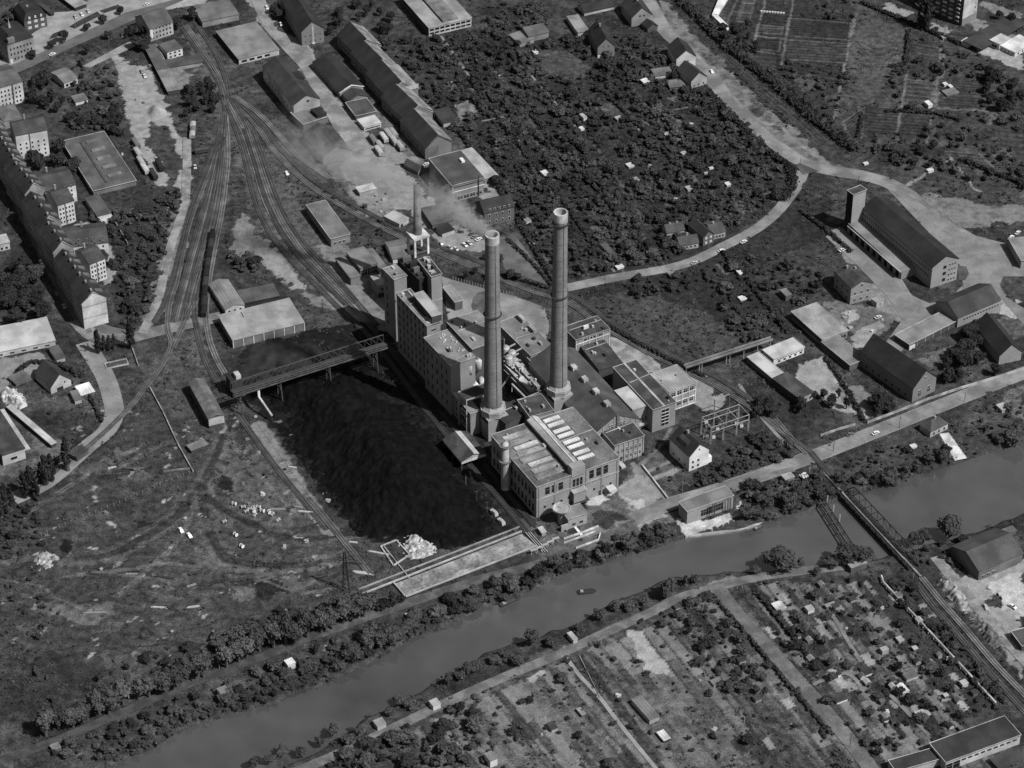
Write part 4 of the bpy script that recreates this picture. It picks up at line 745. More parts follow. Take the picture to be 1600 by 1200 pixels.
# pit and rubble
r = empty("concrete_pit", P(618, 872), 0, "open concrete pit with pale rim beside the white rubble", "pit"); o_ = r.location
qs = [rel(*p) for p in ((595, 855), (619, 845), (640, 868), (615, 885))]
for a_, b_ in zip(qs, qs[1:] + qs[:1]): MB().bar((*a_, .5), (*b_, .5), .45).put("rim", LIGHT, r)
MB().poly(qs, -.02, .06).put("pit_floor", mat(.03, 'blotch'), r)
def heap(name, px, hmax, m, label, cat, lump=.5, res=1.2, pw=.6):
    pts = P2(px); xs = [p[0] for p in pts]; ys = [p[1] for p in pts]
    gx = np.arange(min(xs) - 2, max(xs) + 2, res); gy = np.arange(min(ys) - 2, max(ys) + 2, res); A, B = np.meshgrid(gx, gy)
    ins = inpoly(A, B, pts); d = np.where(ins, dseg(A, B, pts + [pts[0]]), 0); d = d / d.max()
    lump_ = lump * (vnoise(A, B, .9, 79) - .5) * (d > 0) * (1.2 if res < 1 else .5)
    Z = lump_ + hmax * (1 - (1 - d) ** 2) ** (1 / pw * .9) + lump * (vnoise(A, B, 3, 77) - .5) * (d > 0) + lump * 2 * (vnoise(A, B, 11, 78) - .5) * np.minimum(1, d * 3) + (5 * (vnoise(A, B, 30, 80) - .4) * np.minimum(1, d * 2.5) if hmax > 8 else 0) - .08
    n1, n0 = A.shape; ix = np.arange(n1 * n0).reshape(n1, n0); Q = np.stack([ix[:-1, :-1], ix[:-1, 1:], ix[1:, 1:], ix[1:, :-1]], -1).reshape(-1, 4)
    keep = (d.ravel()[Q] > 0).any(1); V = np.stack([A, B, Z], -1).reshape(-1, 3); me = npmesh(V, Q[keep]); me.polygons.foreach_set("use_smooth", [True] * len(me.polygons))
    stamp(pts); return tag(put(name, me, None, m), label, cat)
heap("coal_heap", [(410, 608), (450, 585), (520, 565), (565, 562), (610, 590), (660, 650), (690, 690), (728, 742), (764, 795), (772, 828), (735, 850), (690, 860), (640, 845), (560, 838), (530, 800), (480, 735), (440, 680)], 10, COALM, "huge black coal heap filling the yard left of the power station", "coal heap", 1.3, .8, .35)
heap("weed_mound", [(362, 580), (372, 545), (420, 530), (480, 535), (510, 555), (480, 580), (420, 600), (375, 600)], 1.6, mat(.016, 'blotch'), "dark weedy coal mound between the light shed and the conveyor bridge", "mound", 1.5)
heap("rubble_heap", [(622, 840), (650, 836), (678, 850), (686, 862), (660, 872), (638, 874), (624, 858)], 2.0, mat(.3, 'blotch', .8, 1.6), "white rubble heap at the lower end of the coal yard", "rubble heap", 1.8, .45)
heap("sand_heap", [(230, 183), (233, 167), (247, 163), (258, 172), (257, 184), (240, 188)], 3.5, mat(.24, 'plain'), "round pale sand heap on the sandy yard near the sidings", "sand heap", .2)
heap("stone_heap", [(0, 622), (2, 612), (25, 608), (38, 620), (42, 634), (30, 640), (10, 632)], 3, mat(.34, 'blotch', .9, 1.8), "pale stone heap above the long shed at the left edge", "stone heap", 2.6, .45)
heap("block_heap", [(45, 882), (55, 862), (80, 862), (92, 872), (85, 885), (60, 892)], 1.6, mat(.22, 'blotch', .6, 1.4), "scattered heap of grey blocks on the waste land at lower left", "block heap", 2.2, .5)
heap("scrap_heap", [(1462, 910), (1485, 905), (1510, 935), (1525, 960), (1515, 965), (1485, 935)], 2, mat(.2, 'blotch', .7, 1.2), "long heap of scrap between the main line and the pale works road", "scrap heap", 2.4, .6)
heap("scrap_heap", [(1515, 965), (1530, 962), (1570, 1000), (1575, 1030), (1545, 1005)], 1.5, mat(.1, 'blotch', .7, 1.2), "darker overgrown scrap heap further down the main line", "scrap heap", 2.2, .6)
# ---------------- chimneys ----------------
def chim(F, R, Lx, hp_pl, top, base, rb, rt, label, gal, pl=True):
    base_p = P(*base)                                       # ground under the axis
    Ht = hgt(top, base[1] - top[1]); r = empty("chimney_stack", base_p, mh.root.rotation_euler.z, label, "chimney", "tall round brick chimneys")
    hs = hp_pl; mb = MB(); N = 26
    prof = [(rb * .35, 0)] + [(rb + (rt - rb) * (t ** .85), hs + (Ht - hs) * t) for t in [i / N for i in range(N + 1)]]
    mb.lathe(prof, 36); mb.put("shaft", mat(.165, 'brick', .45, .35), r, True)
    MB().lathe([(rt + .1, Ht - 5), (rt + .22, Ht - 4.6), (rt + .25, Ht - .3), (rt + .12, Ht), (rt - .55, Ht), (rt - .6, Ht - 6), (.1, Ht - 6)], 36).put("rim", mat(.36, 'blotch', .3), r)
    for i in range(11):
        t = (i + .6) / 11.5; z = hs + (Ht - hs) * t; q = rb + (rt - rb) * (t ** .85); MB().lathe([(q, z), (q + .06, z), (q + .06, z + .16), (q, z + .16)], 32).put("iron_band", mat(.09), r)
    for g_ in gal:
        z = hgt((base[0], g_), base[1] - g_); t = (z - hs) / (Ht - hs); q = rb + (rt - rb) * (t ** .85)
        MB().lathe([(q, z), (q + .75, z + .1), (q + .75, z + .3), (q, z + .4)], 32).lathe([(q + .7, z + 1.1), (q + .76, z + 1.1), (q + .76, z + 1.2), (q + .7, z + 1.2), (q + .7, z + 1.1)], 32).put("gallery", mat(.03), r)
    if pl:
        s_ = rb * 1.22; k = MB()
        k.box(-s_, -s_, 0, s_, s_, hs - 4)
        k.lathe([(s_ * 1.12, hs - 4), (s_ * 1.12, hs - .6), (rb, hs + 1.6)], 8); k.put("plinth", mat(.24, 'brick', .35), r)
        for z in (hs - 4, hs - 1.2, hs - .4): MB().lathe([(s_ * 1.1, z), (s_ * 1.17, z), (s_ * 1.17, z + .3), (s_ * 1.1, z + .3)], 8).put("plinth_band", mat(.3), r)
        k = MB(); k.box(-s_ - .1, -s_ * .9, hs - 6.5, -s_, s_ * .9, hs - 4.3).put("plinth_panel", DARK, r)
    k = MB(); q0, q1 = rb, rt; k.bar((-.2, -q0 * 1.02, hs), (-.2, -q1 * 1.02, Ht), .12); k.put("ladder", mat(.06), r)
    for i in range(8): a_ = i * math.pi / 4; MB().bar((rt * math.cos(a_), rt * math.sin(a_), Ht - .2), (rt * math.cos(a_), rt * math.sin(a_), Ht + 1.2), .07).put("lightning_rod", mat(.1), r)
    return r, Ht
C1, H1 = chim(0, 0, 0, 17, (768.5, 366), (770.5, 675), 4.75, 3.35, "nearer brick chimney smoking beside the coal heap", [491])
C2, H2 = chim(0, 0, 0, 20, (873, 331), (872, 650), 4.55, 3.35, "taller brick chimney behind the machine hall, without smoke", [461, 349])
# third chimney on its concrete frame, standing on the bunker
zt = BH + 1; q = P(653.5, 393, zt); hfr = hgt((653, 370), 24) if False else vm(25, 380); r = empty("frame_chimney", q, mh.root.rotation_euler.z, "short steel chimney on a white four legged frame above the coal bunker", "chimney")
e_ = 3.9
for x in (-e_, e_):
    for y in (-e_, e_): MB().box(x - .55, y - .55, 0, x + .55, y + .55, hfr).put("leg", mat(.5), r)
MB().box(-e_ - .9, -e_ - .9, hfr, e_ + .9, e_ + .9, hfr + 1.1).put("slab", mat(.36, 'blotch'), r); MB().box(-e_ - 1.5, -e_ - 1.5, -1, e_ + 1.5, e_ + 1.5, 0).put("deck", mat(.03), r)
for y in (-e_, e_): MB().box(-e_, y - .3, hfr * .12, e_, y + .3, hfr * .22).put("cross_beam", mat(.06), r)
MB().lathe([(2.35, hfr + 1.1), (1.55, hfr + 1.1 + vm(74, 330)), (1.3, hfr + 1.1 + vm(74, 330)), (1.25, hfr + 20)], 28).put("flue", mat(.12, 'blotch', .4), r, True)
C3T = Vector((q.x, q.y, zt + hfr + 1.1 + vm(74, 330)))
# small round stack at the machine hall
q = P(789.5, 764); r = empty("vent_stack", q, 0, "pale round steel stack with ring platforms at the machine hall corner", "stack"); hv = hgt((789.5, 692), 72)
MB().lathe([(2.1, 0), (2.05, hv * .93), (1.5, hv), (0, hv * 1.02)], 20).put("body", mat(.33, 'blotch', .3, .3), r, True)
for t in (.62, .95): MB().lathe([(2.05, hv * t), (3.1, hv * t + .05), (3.1, hv * t + .3), (2.05, hv * t + .3)], 20).lathe([(3.0, hv * t + 1.2), (3.1, hv * t + 1.2), (3.1, hv * t + 1.35), (3.0, hv * t + 1.35), (3.0, hv * t + 1.2)], 20).put("ring_platform", mat(.12), r)
MB().bar((2.3, -1, 0), (2.3, -1, hv), .12).bar((2.7, -.8, 0), (2.7, -.8, hv), .12).put("ladder", mat(.15), r)
# ---------------- bridges and conveyors ----------------
def truss(parent, A, B, ht, n, r=.28, m=STEEL, arch=False):
    A = Vector(A); B = Vector(B); U = Vector((0, 0, 1)); tp = []; bt = []
    for i in range(n + 1):
        t = i / n; p = A.lerp(B, t); bt.append(p); tp.append(p + U * (ht * (1 - (2 * t - 1) ** 14) if arch else ht))
    mb = MB()
    for i in range(n):
        mb.bar(bt[i], bt[i + 1], r).bar(tp[i], tp[i + 1], r)
        mb.bar(bt[i] if i < n / 2 else tp[i], tp[i + 1] if i < n / 2 else bt[i + 1], r * .6)
    for i in range(n + 1): mb.bar(bt[i], tp[i], r * .6)
    mb.put("truss", m, parent)
hb = 14; a_ = P(363, 614, hb); b_ = P(602, 538, hb); r = empty("conveyor_bridge", (0, 0, 0), 0, "long dark lattice conveyor bridge across the top of the coal heap", "conveyor bridge")
d_ = (b_ - a_).normalized(); n_ = Vector((-d_.y, d_.x, 0)) * 1.9
truss(r, a_ + n_, b_ + n_, 5, 24, .25, mat(.06, 'steel')); truss(r, a_ - n_, b_ - n_, 1.3, 24, .3, mat(.06, 'steel'))
k = MB(); k.poly([(a_ + n_)[:2], (b_ + n_)[:2], (b_ - n_)[:2], (a_ - n_)[:2]], hb - .4, hb - .1); k.put("deck", mat(.015), r)
k = MB(); k.bar(a_ - n_ * 1.5 - Vector((0, 0, .5)), b_ - n_ * 1.5 - Vector((0, 0, .5)), .35); k.put("walkway", mat(.07, 'blotch'), r); k = MB(); k.bar(a_ + Vector((0, 0, .6)), b_ + Vector((0, 0, .6)), .4); k.put("belt", mat(.05), r)
for t in (.04, .3, .62, .93):
    p = a_.lerp(b_, t)
    for s_ in (-1, 1): MB().bar(p + n_ * s_ * .9 - Vector((0, 0, .4)), Vector((p.x + n_.x * s_ * 1.6, p.y + n_.y * s_ * 1.6, 0)), .35).put("leg", STEEL, r)
    MB().bar(Vector((p.x - n_.x * 1.3, p.y - n_.y * 1.3, 5)), Vector((p.x + n_.x * .9, p.y + n_.y * .9, hb - 1)), .2).put("brace", STEEL, r)
p0 = P(404, 608, 12); p1 = P(405, 621, 9.5); p2 = P(425, 650, 3.5); r = empty("chute", p0, 0, "pale bent discharge chute hanging from the conveyor bridge", "chute"); MB().bar((0, 0, 0), p1 - p0, .8).bar(p1 - p0, p2 - p0, .7).put("duct", mat(.3, 'stripe'), r); MB().bar(p2 - p0, Vector((p2.x - p0.x, p2.y - p0.y, -12)), .25).put("prop", STEEL, r)
b = Bld("drive_house", "dark conveyor drive house with pale dormer at the left bridge end", (362, 598), (378, 592), (354, 584), 24, rm=mat(.02), wall=mat(.03), cat="drive house", edge=False); b.fx("roof_cabin", .5, .1, .95, .6, .3, 2.6, mat(.35))
# slim conveyor at right
hb = 7.5; a_ = P(1070, 573, hb); b_ = P(1206, 529, hb); r = empty("belt_bridge", (0, 0, 0), 0, "slim covered belt bridge on twin posts over the main line", "belt bridge"); d_ = (b_ - a_).normalized(); n_ = Vector((-d_.y, d_.x, 0)) * 1.1
k = MB(); k.poly([(a_ + n_)[:2], (b_ + n_)[:2], (b_ - n_)[:2], (a_ - n_)[:2]], hb - .9, hb); k.put("deck", mat(.06), r)
for s_ in (-1, 1): MB().bar(a_ + n_ * s_ + Vector((0, 0, .7)), b_ + n_ * s_ + Vector((0, 0, .7)), .16).bar(a_ + n_ * s_, b_ + n_ * s_, .22).put("railing", mat(.2), r)
for t in (.02, .17, .2, .48, .52, .68, .84, .99): p = a_.lerp(b_, t); MB().bar((p.x, p.y, 0), (p.x, p.y, hb - .8), .25).put("post", LIGHT, r)
# truss bridge over the river
a_ = P(1316, 768, .6); b_ = P(1428, 888, .6); d_ = (b_ - a_).normalized(); n_ = Vector((-d_.y, d_.x, 0)); a0 = P(1267, 707, .1)
r = empty("truss_bridge", a_, 0, "rusty arched steel truss railway bridge crossing the river", "bridge"); bb = b_ - a_
truss(r, n_ * 3.0, bb + n_ * 3.0, 6.2, 12, .3, mat(.025, 'steel'), True); truss(r, -n_ * 2.7, bb - n_ * 2.7, 1.2, 14, .3, mat(.03, 'steel'))
k = MB(); k.poly([(n_ * 2.7)[:2], (bb + n_ * 2.7)[:2], (bb - n_ * 2.7)[:2], (-n_ * 2.7)[:2]], -1.1, -.6); k.put("deck", mat(.02), r)
k = MB(); k.poly([(n_ * .75 + d_ * -18)[:2], (bb + n_ * .75 + d_ * 6)[:2], (bb - n_ * .75 + d_ * 6)[:2], (-n_ * .75 + d_ * -18)[:2]], -.45, -.2); k.put("walkway", mat(.16, 'blotch'), r)
for s_ in (-.72, .72): MB().bar(n_ * s_ + d_ * -18, bb + n_ * s_ + d_ * 6, .09).put("rail", RAILM, r)
for t in range(30): p = bb * ((t + .5) / 30); MB().bar(p - n_ * 3.6 - Vector((0, 0, .8)), p + n_ * 2.6 - Vector((0, 0, .8)), .16).put("cross_tie", mat(.05), r)
for t in (0, 1): p = bb * t; k = MB(); k.poly([(p + n_ * 3.6 - d_ * 1.5)[:2], (p + n_ * 3.6 + d_ * 1.5)[:2], (p - n_ * 3.6 + d_ * 1.5)[:2], (p - n_ * 3.6 - d_ * 1.5)[:2]], -4.5, -1.2); k.put("abutment", CONC, r)
track([(1267, 707), (1290, 735), (1312, 762)], "track between the level crossing and the truss bridge")
# pipe trestle left of it
a_ = P(1256, 742, 1); b_ = P(1332, 862, 1); r = empty("pipe_trestle", a_, 0, "dark disused trestle with pipes crossing the river left of the truss bridge", "trestle"); d_ = (b_ - a_).normalized(); n_ = Vector((-d_.y, d_.x, 0)); bb = b_ - a_
for s_, w_, m_ in ((-1.6, .35, mat(.02)), (0, .25, mat(.05)), (1.2, .2, mat(.03)), (2.2, .35, mat(.02))): MB().bar(n_ * s_, bb + n_ * s_, w_).put("pipe", m_, r)
for i in range(9): p = bb * (i / 8); MB().bar(p - n_ * 1.8, p + n_ * 2.6, .3).bar(p - n_ * 1.6 + Vector((0, 0, -4)), p - n_ * 1.6, .3).bar(p + n_ * 2.2 + Vector((0, 0, -4)), p + n_ * 2.2, .3).put("trestle_frame", STEEL, r)
for i in (0, 3, 4, 5): p = bb * (i / 8) + n_ * 3; MB().bar(p, p + Vector((0, 0, 4)), .3).put("post", CONC, r)
# long pale pipe
pts = [P(x, y, 1.6) for x, y in ((1377, 899), (1380, 909), (1430, 962), (1480, 1016), (1520, 1059), (1556, 1098))]; r = empty("heating_pipe", (0, 0, 0), 0, "long pale lagged pipe on low props beside the main line", "pipe")
k = MB(); [k.bar(p, q_, .5, n=8) for p, q_ in zip(pts[:-1], pts[1:])]; k.put("pipe", mat(.34, 'blotch', .4, .4), r, False)
for i in range(22): t = i / 21; p = pts[1].lerp(pts[-1], t); k = MB().box(p.x - .9, p.y - .2, 0, p.x + .9, p.y + .2, 1.2); k.put("prop", LIGHT, r)
# substation gantry
r = empty("switchyard_gantry", P(1120, 680), mh.root.rotation_euler.z, "open pale steel switchyard gantry right of the white house", "gantry"); o_ = r.location; hz = hgt((1111.5, 668), 27)
def gp(px, py, z): v = P(px, py, z); u = Vector((v.x - o_.x, v.y - o_.y, v.z)); u.rotate(Matrix.Rotation(-r.rotation_euler.z, 3, 'Z')); return u
FRT = [(1111.5, 668), (1131, 661), (1152, 654), (1170.5, 648)]; BCK = [(1097, 652), (1116, 645), (1136, 638), (1155, 632)]
for q_ in FRT + BCK:
    t_ = gp(q_[0], q_[1], hz); k = MB()
    for dx, dy in ((-.3, -.3), (.3, -.3), (.3, .3), (-.3, .3)): k.bar((t_.x + dx, t_.y + dy, 0), (t_.x + dx * .5, t_.y + dy * .5, hz), .1)
    k.put("post", LIGHT, r)
for row in (FRT, BCK):
    for z_ in (hz, hz * .72): MB().bar(gp(*row[0], hz) + Vector((0, 0, z_ - hz)), gp(*row[-1], hz) + Vector((0, 0, z_ - hz)), .2).put("beam", LIGHT, r)
for p, q_ in zip(FRT, BCK): MB().bar(gp(*p, hz), gp(*q_, hz), .16).put("beam", LIGHT, r)
MB().bar(gp(1117, 624, hz), gp(1140, 616, hz), .22).put("beam", LIGHT, r)
for p in ((1117, 624), (1140, 616)): t_ = gp(*p, hz); MB().bar((t_.x, t_.y, 0), t_, .3).put("post", mat(.1), r)
for i in range(14):
    x, y = 1098 + rng.uniform(0, 68), 668 + rng.uniform(-6, 22); y -= (x - 1098) * .33; q = P(x, y); k = MB().box(-.9, -.6, 0, .9, .6, 1.3)
    for dx in (-.6, 0, .6): k.lathe([(.16, 1.3), (.22, 1.8), (.1, 2.6)], 6, (dx, 0))
    k = k.put("transformer", mat(float(rng.choice([.1, .2, .4])))); k.location = q; k.rotation_euler = (0, 0, .35); tag(k, "switchgear unit with insulators standing under the pale gantry", "transformer", "switchgear under the gantry")
# ---------------- buildings around ----------------
def B(*a, **k): return Bld(*a, **k)
# right: large works building
b = B("office_block", "long three storey works building with very long dark saddle roof and pale gable", (1457, 418), (1498, 404), (1347, 324), 33, roof='gable', rise=4.6, rm=RDARK, wall=mat(.23, 'brick'), cat="office")
b.win('l', 30, 2, 1.0, 1.8, 6.2, 3.6, .03, .99, 'd'); b.win('r', 1, 3, 2.2, 2.2, 2, 4.2, .42, .56, 'k'); b.win('r', 3, 4, 1.1, 1.2, 1.5, 3.3, .62, .94, 'd'); ob = b
b = B("loading_hall", "lower loading hall with pale curved roof edge and row of dark bays", (1409, 425), (1429, 414), (1331, 351), 12, roof='shed', rise=1.2, rm=RGREY, wall=BRICKD, cat="hall")
for i in range(9): b.box("bay_opening", -.15, b.D * (.04 + .108 * i), 0, .3, b.D * (.04 + .108 * i) + b.D * .062, b.h * .72, mat(.006))
for i in range(10): b.box("pillar", -.5, b.D * (.018 + .1075 * i), 0, -.12, b.D * (.018 + .1075 * i) + .9, b.h * .8, mat(.17, 'brick'))
b.box("roof_edge", -1.2, -.3, b.h - .1, -.2, b.D, b.h + .35, RLIGHT)
b = B("hose_tower", "square brick tower with one black side at the end of the long works building", (1333.5, 305), (1354, 297.5), (1323.5, 298.5), 60, rm=RTAR, wall=mat(.23, 'brick'), cat="tower"); b.box("dark_left_face", -.12, 0, 0, 0, b.D, b.h, mat(.02))  # dark panel over the whole left wall
b = B("brick_villa", "three storey brick villa with light window surrounds below the long works building", (1330, 451), (1363, 441), (1306, 423), 25, roof='gable', rise=3.2, rm=RTAR, wall=BRICKD, cat="house"); b.win('r', 3, 2, 1.5, 2.0, 1.4, 4.3, st='w'); b.win('r', 1, 1, 1.6, 1.8, b.h - .4, 1, .35, .65, 'w'); b.win('l', 3, 2, 1.2, 1.8, 1.4, 4.3); b.stack(.4, .8).stack(.7, .7)
b.box("string_course", -.1, -.2, 4.9, b.W, 0, 5.2, LIGHT)
b = B("garage_box", "tiny pale flat roofed hut right of the brick villa", (1370, 473), (1382, 468), (1362, 468), 8, rm=mat(.22), wall=mat(.3), cat="hut", edge=False); b.win('r', 1, 1, 1, 1, 1, 1)
b = B("long_shed", "long shed with hipped dark roof and a row of small windows below the paved yard", (1497, 497), (1569, 473), (1456, 474), 15, roof='gable', rise=5, ridge='x', rm=mat(.055, 'tiles'), wall=mat(.2, 'brick'), cat="hall"); b.win('r', 13, 1, 1.2, 1.3, b.h - 3.2, 1, .12, .98); b.win('r', 9, 1, .6, .4, b.h - .9, 1, .1, .9, 'w')
b = B("canopy_wing", "low grey canopy building with open dark front joining two halls", (1421, 539), (1501, 506), (1392, 527), 8, rm=RGREY, wall=mat(.05), cat="canopy")
for i in range(7): b.box("post", b.W * i / 6 - .15, -.2, 0, b.W * i / 6 + .15, .1, b.h, LIGHT)
b.box("white_wall", 0, -.3, 0, b.W * .12, 0, b.h * .7, WHITE)
b = B("repair_hall", "tall gabled hall with steep dark roof and arched end windows by the road", (1427, 607), (1462, 588), (1347, 549), 22, roof='gable', rise=8, rm=RDARK, wall=mat(.15, 'brick'), cat="hall"); b.win('r', 2, 1, 2.2, 4, 2, 1, .1, .9, 'w'); b.win('l', 7, 1, 1.6, 2, 1.6, 1); b.win('r', 1, 1, 1.4, 1.6, b.h + 2.4, 1, .4, .6, 'w')
b = B("flat_works", "broad pale flat roofed workshop with strip windows under its left eave", (1285, 531), (1325, 517), (1236, 488), 11, rm=mat(.2), wall=mat(.12), cat="workshop"); b.win('l', 12, 1, 3, 1.2, b.h - 2.2, 1, .03, .98, 'k'); b.win('r', 4, 1, 1.5, 2, 1, 1, .5, .95, 'k')
b = B("flat_works_wing", "grey lower wing running from the pale workshop to the gabled hall", (1328, 571), (1352, 559), (1286, 534), 9, rm=mat(.13), wall=mat(.1), cat="workshop"); b.win('l', 8, 1, 3, 1.2, 1.4, 1, .03, .98, 'k')
b = B("bright_hall", "bright white flat roofed hall with slit windows beside the belt bridge end", (1209, 562), (1258, 544), (1190, 548), 9, rm=RWHITE, wall=mat(.5), cat="hall"); b.win('r', 10, 1, 1.4, .6, b.h - 1.4, 1, .1, .98, 'k'); b.win('r', 5, 1, 1.6, 1.2, .8, 1, .1, .98, 'k')
b = B("long_pale_hall", "long hall with pale ribbed roof below the belt bridge", (1206, 591), (1224, 583), (1168, 558), 8, rm=RWHITE, wall=mat(.1), cat="hall")
b = B("dark_workshop", "small dark flat roofed workshop with pale end wall by the tracks", (1249, 623), (1271, 613), (1207, 592), 11, rm=RTAR, wall=mat(.25), cat="workshop", edge=False); b.win('r', 3, 1, 1.2, 2, 1, 1, st='d'); b.box("dark_left_face", -.1, 0, 0, 0, b.D, b.h, mat(.04))  # left wall overlaid with one dark panel
b = B("church_hall", "dark roofed gable building half hidden by trees at the right edge", (1562, 556), (1592, 543), (1532, 505), 14, roof='gable', rise=6, rm=RDARK, wall=mat(.22, 'brick'), cat="house")
b = B("end_building", "building with pale end wall cut by the right picture edge", (1596, 408), (1640, 392), (1594, 372), 12, rm=RGREY, wall=mat(.25), cat="building")
b = B("river_house", "small square house with hipped dark roof above the white slipway", (1454, 675), (1482, 662), (1437, 663), 9, roof='hip', rise=3.8, rm=mat(.08, 'tiles'), wall=mat(.28), cat="house"); b.win('r', 3, 1, 1.2, 1.8, .8, 1); b.stack(.5, .5, 1)
b = B("river_shed", "pale roofed shed by the allotments right of the river house", (1566, 641), (1575, 637), (1558, 633), 5, rm=LIGHT, wall=LIGHT, cat="shed", edge=False)
b = B("big_barn", "big low barn with grey front slope and dark back roof near the right edge", (1530, 893), (1597, 863), (1489, 853), 14, roof='gable', rise=4.5, ridge='x', rm=mat(.055, 'plain'), wall=mat(.1), cat="barn")
b.box("pale_roof_sheet", b.W * .05, -.4, 0, b.W * .9, .3, .1, mat(.09)); b.win('r', 3, 1, 2, 2, .4, 1, .05, .4, 'w')
b = B("yard_shed", "long low dark shed at the far right below the works road", (1597, 1010), (1640, 990), (1590, 985), 8, rm=RTAR, wall=mat(.06), cat="shed")
b = B("boat_store", "small grey roofed store beside the barn", (1571, 835), (1587, 828), (1566, 828), 5, rm=mat(.1), wall=mat(.1), cat="shed", edge=False)
b = B("corner_warehouse", "dark roofed warehouse with white window wall at the lower right corner", (1478, 1192), (1594, 1148), (1454, 1162), 14, rm=mat(.028, 'plain'), wall=RWHITE, cat="warehouse"); b.win('r', 9, 1, 2.2, 1.1, 3.2, 1, .2, .97, 'k'); b.win('r', 2, 1, 3.6, 4.2, .2, 1, .0, .2, 'k', nm="gate")
b = B("corner_warehouse_annex", "lower dark flat annex left of the corner warehouse", (1400, 1206), (1477, 1180), (1393, 1188), 10, rm=mat(.028), wall=RLIGHT, cat="warehouse")
b = B("corner_lean_to", "dark low roof in front of the corner warehouse", (1560, 1200), (1600, 1182), (1548, 1186), 5, rm=mat(.04), wall=mat(.05), cat="shed", edge=False)
# top right block of flats and kiosk
b = B("apartment_block", "block of flats with white balconies and blank pale end wall", (1508.5, -12), (1530, -24), (1440, -45), 53, rm=RTAR, wall=mat(.36), cat="flats", hd=None); ap = b
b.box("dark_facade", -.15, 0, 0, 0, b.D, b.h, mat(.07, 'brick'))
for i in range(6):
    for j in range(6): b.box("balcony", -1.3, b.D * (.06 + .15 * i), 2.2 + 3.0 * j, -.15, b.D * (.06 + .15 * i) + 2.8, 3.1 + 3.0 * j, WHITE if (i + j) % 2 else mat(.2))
b.box("brick_base", -.2, -.2, 0, b.W + .1, 0, 5, mat(.16, 'brick')); b.win('r', 1, 5, .9, 1.6, 2, 3.2, .78, .95, 'w')
b = B("kiosk", "white flat roofed kiosk with dark shop window at the top right", (1562, 70), (1579, 60), (1547, 63), 9, rm=RWHITE, wall=mat(.5), cat="kiosk"); b.win('l', 1, 1, 4, 2, .8, 1, .2, .8, 'k'); b.box("dark_roof_back", -12, b.D * .6, b.h - .6, b.W + 24, b.D * 2.6, b.h - .4, mat(.035))
b = B("kiosk_wing", "long white kiosk wing with small square windows at the right edge", (1586, 83), (1612, 64), (1566, 69), 6, rm=mat(.42), wall=mat(.5), cat="kiosk"); b.win('l', 4, 1, .9, .9, 1, 1, st='k'); b.win('r', 4, 1, 1.2, 1.4, .6, 1, st='k')
b = B("tent_roof", "small white vaulted roof left of the kiosk", (1513, 69), (1520, 63), (1503, 64), 6, rm=RWHITE, wall=mat(.4), cat="shelter", edge=False)
b = B("garden_hut_white", "white hut by the hedge below the block of flats", (1474, 60), (1478, 58), (1472, 55), 3, rm=LIGHT, wall=LIGHT, cat="hut", edge=False)
r_ = P2([(1112, 28), (1120, 28), (1140, -4), (1126, -6)]); gh = MB().poly(r_, 0, 2.2).put("greenhouse", WHITE); tag(gh, "long white glasshouse strip at the top right of centre", "greenhouse")
r_ = P2([(1112, 28), (1120, 27), (1141, 47), (1135, 50)]); gh = MB().poly(r_, 0, 2.2).put("greenhouse", WHITE); tag(gh, "shorter white glasshouse strip ending by the dark hedge", "greenhouse")
# warehouses, top centre
WG = "long warehouses in the upper yard"
b = B("warehouse", "brick gabled warehouse near the top with pale vertical stripe on its gable", (471, 50), (504, 41), (443, -3), 22, roof='gable', rise=6, rm=mat(.035, 'tiles'), wall=mat(.15, 'brick'), cat="warehouse", group=WG); b.box("gable_stripe", b.W * .46, -.2, 0, b.W * .55, 0, b.h + 4, LIGHT); b.win('r', 4, 2, .8, 1, 2, 4, st='k')
segs = [((553, 78), (577, 49), (531, 52)), ((578, 111), (602, 82), (553, 78)), ((602, 148), (628, 116), (578, 111)), ((632, 186), (652, 162), (602, 148)), ((665, 232), (701, 215), (632, 186))]
lbl = ["uppermost section of the long stepped warehouse row", "second section of the long stepped warehouse row, pale ridge line above", "third section of the stepped warehouse row ending at a bright wall", "fourth section of the stepped warehouse row with one dark slope", "lowest section of the stepped warehouse row with bare brick gable"]
for i, (F, Rr, Lr) in enumerate(((( 553, 82), (592, 68), (532, 53)), ((578, 113), (616, 99), (553, 82)), ((603, 150), (650, 133), (578, 113)), ((632, 187), (672, 170), (603, 150)), ((665, 232), (702, 217), (632, 187)))):
    b = B("warehouse", lbl[i], F, Rr, Lr, 17, roof='gable', rise=6.5, rm=mat([.03, .033, .03, .036, .04][i], 'tiles'), wall=mat(.14, 'brick'), cat="warehouse", group=WG)
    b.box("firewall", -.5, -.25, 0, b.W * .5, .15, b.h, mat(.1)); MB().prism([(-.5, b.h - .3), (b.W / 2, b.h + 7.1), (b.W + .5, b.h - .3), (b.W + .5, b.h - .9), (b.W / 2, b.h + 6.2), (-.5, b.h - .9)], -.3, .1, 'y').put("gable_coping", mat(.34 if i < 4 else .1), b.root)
    MB().prism([(b.W * .52, b.h + 6.4), (b.W + .5, b.h + .3), (b.W + .5, b.h + .45), (b.W * .52, b.h + 6.6)], 0, b.D, 'y').put("right_slope_sheet", mat(.17, "blotch"), b.root)  # paler layer along the right-hand slope
    if i in (2,): b.box("bright_wall", b.W * .5, -.5, b.h, b.W, -.3, b.h + 3, RWHITE)
    b.win('l', 5, 1, 1.2, 1.6, 2.2, 1, st='k')
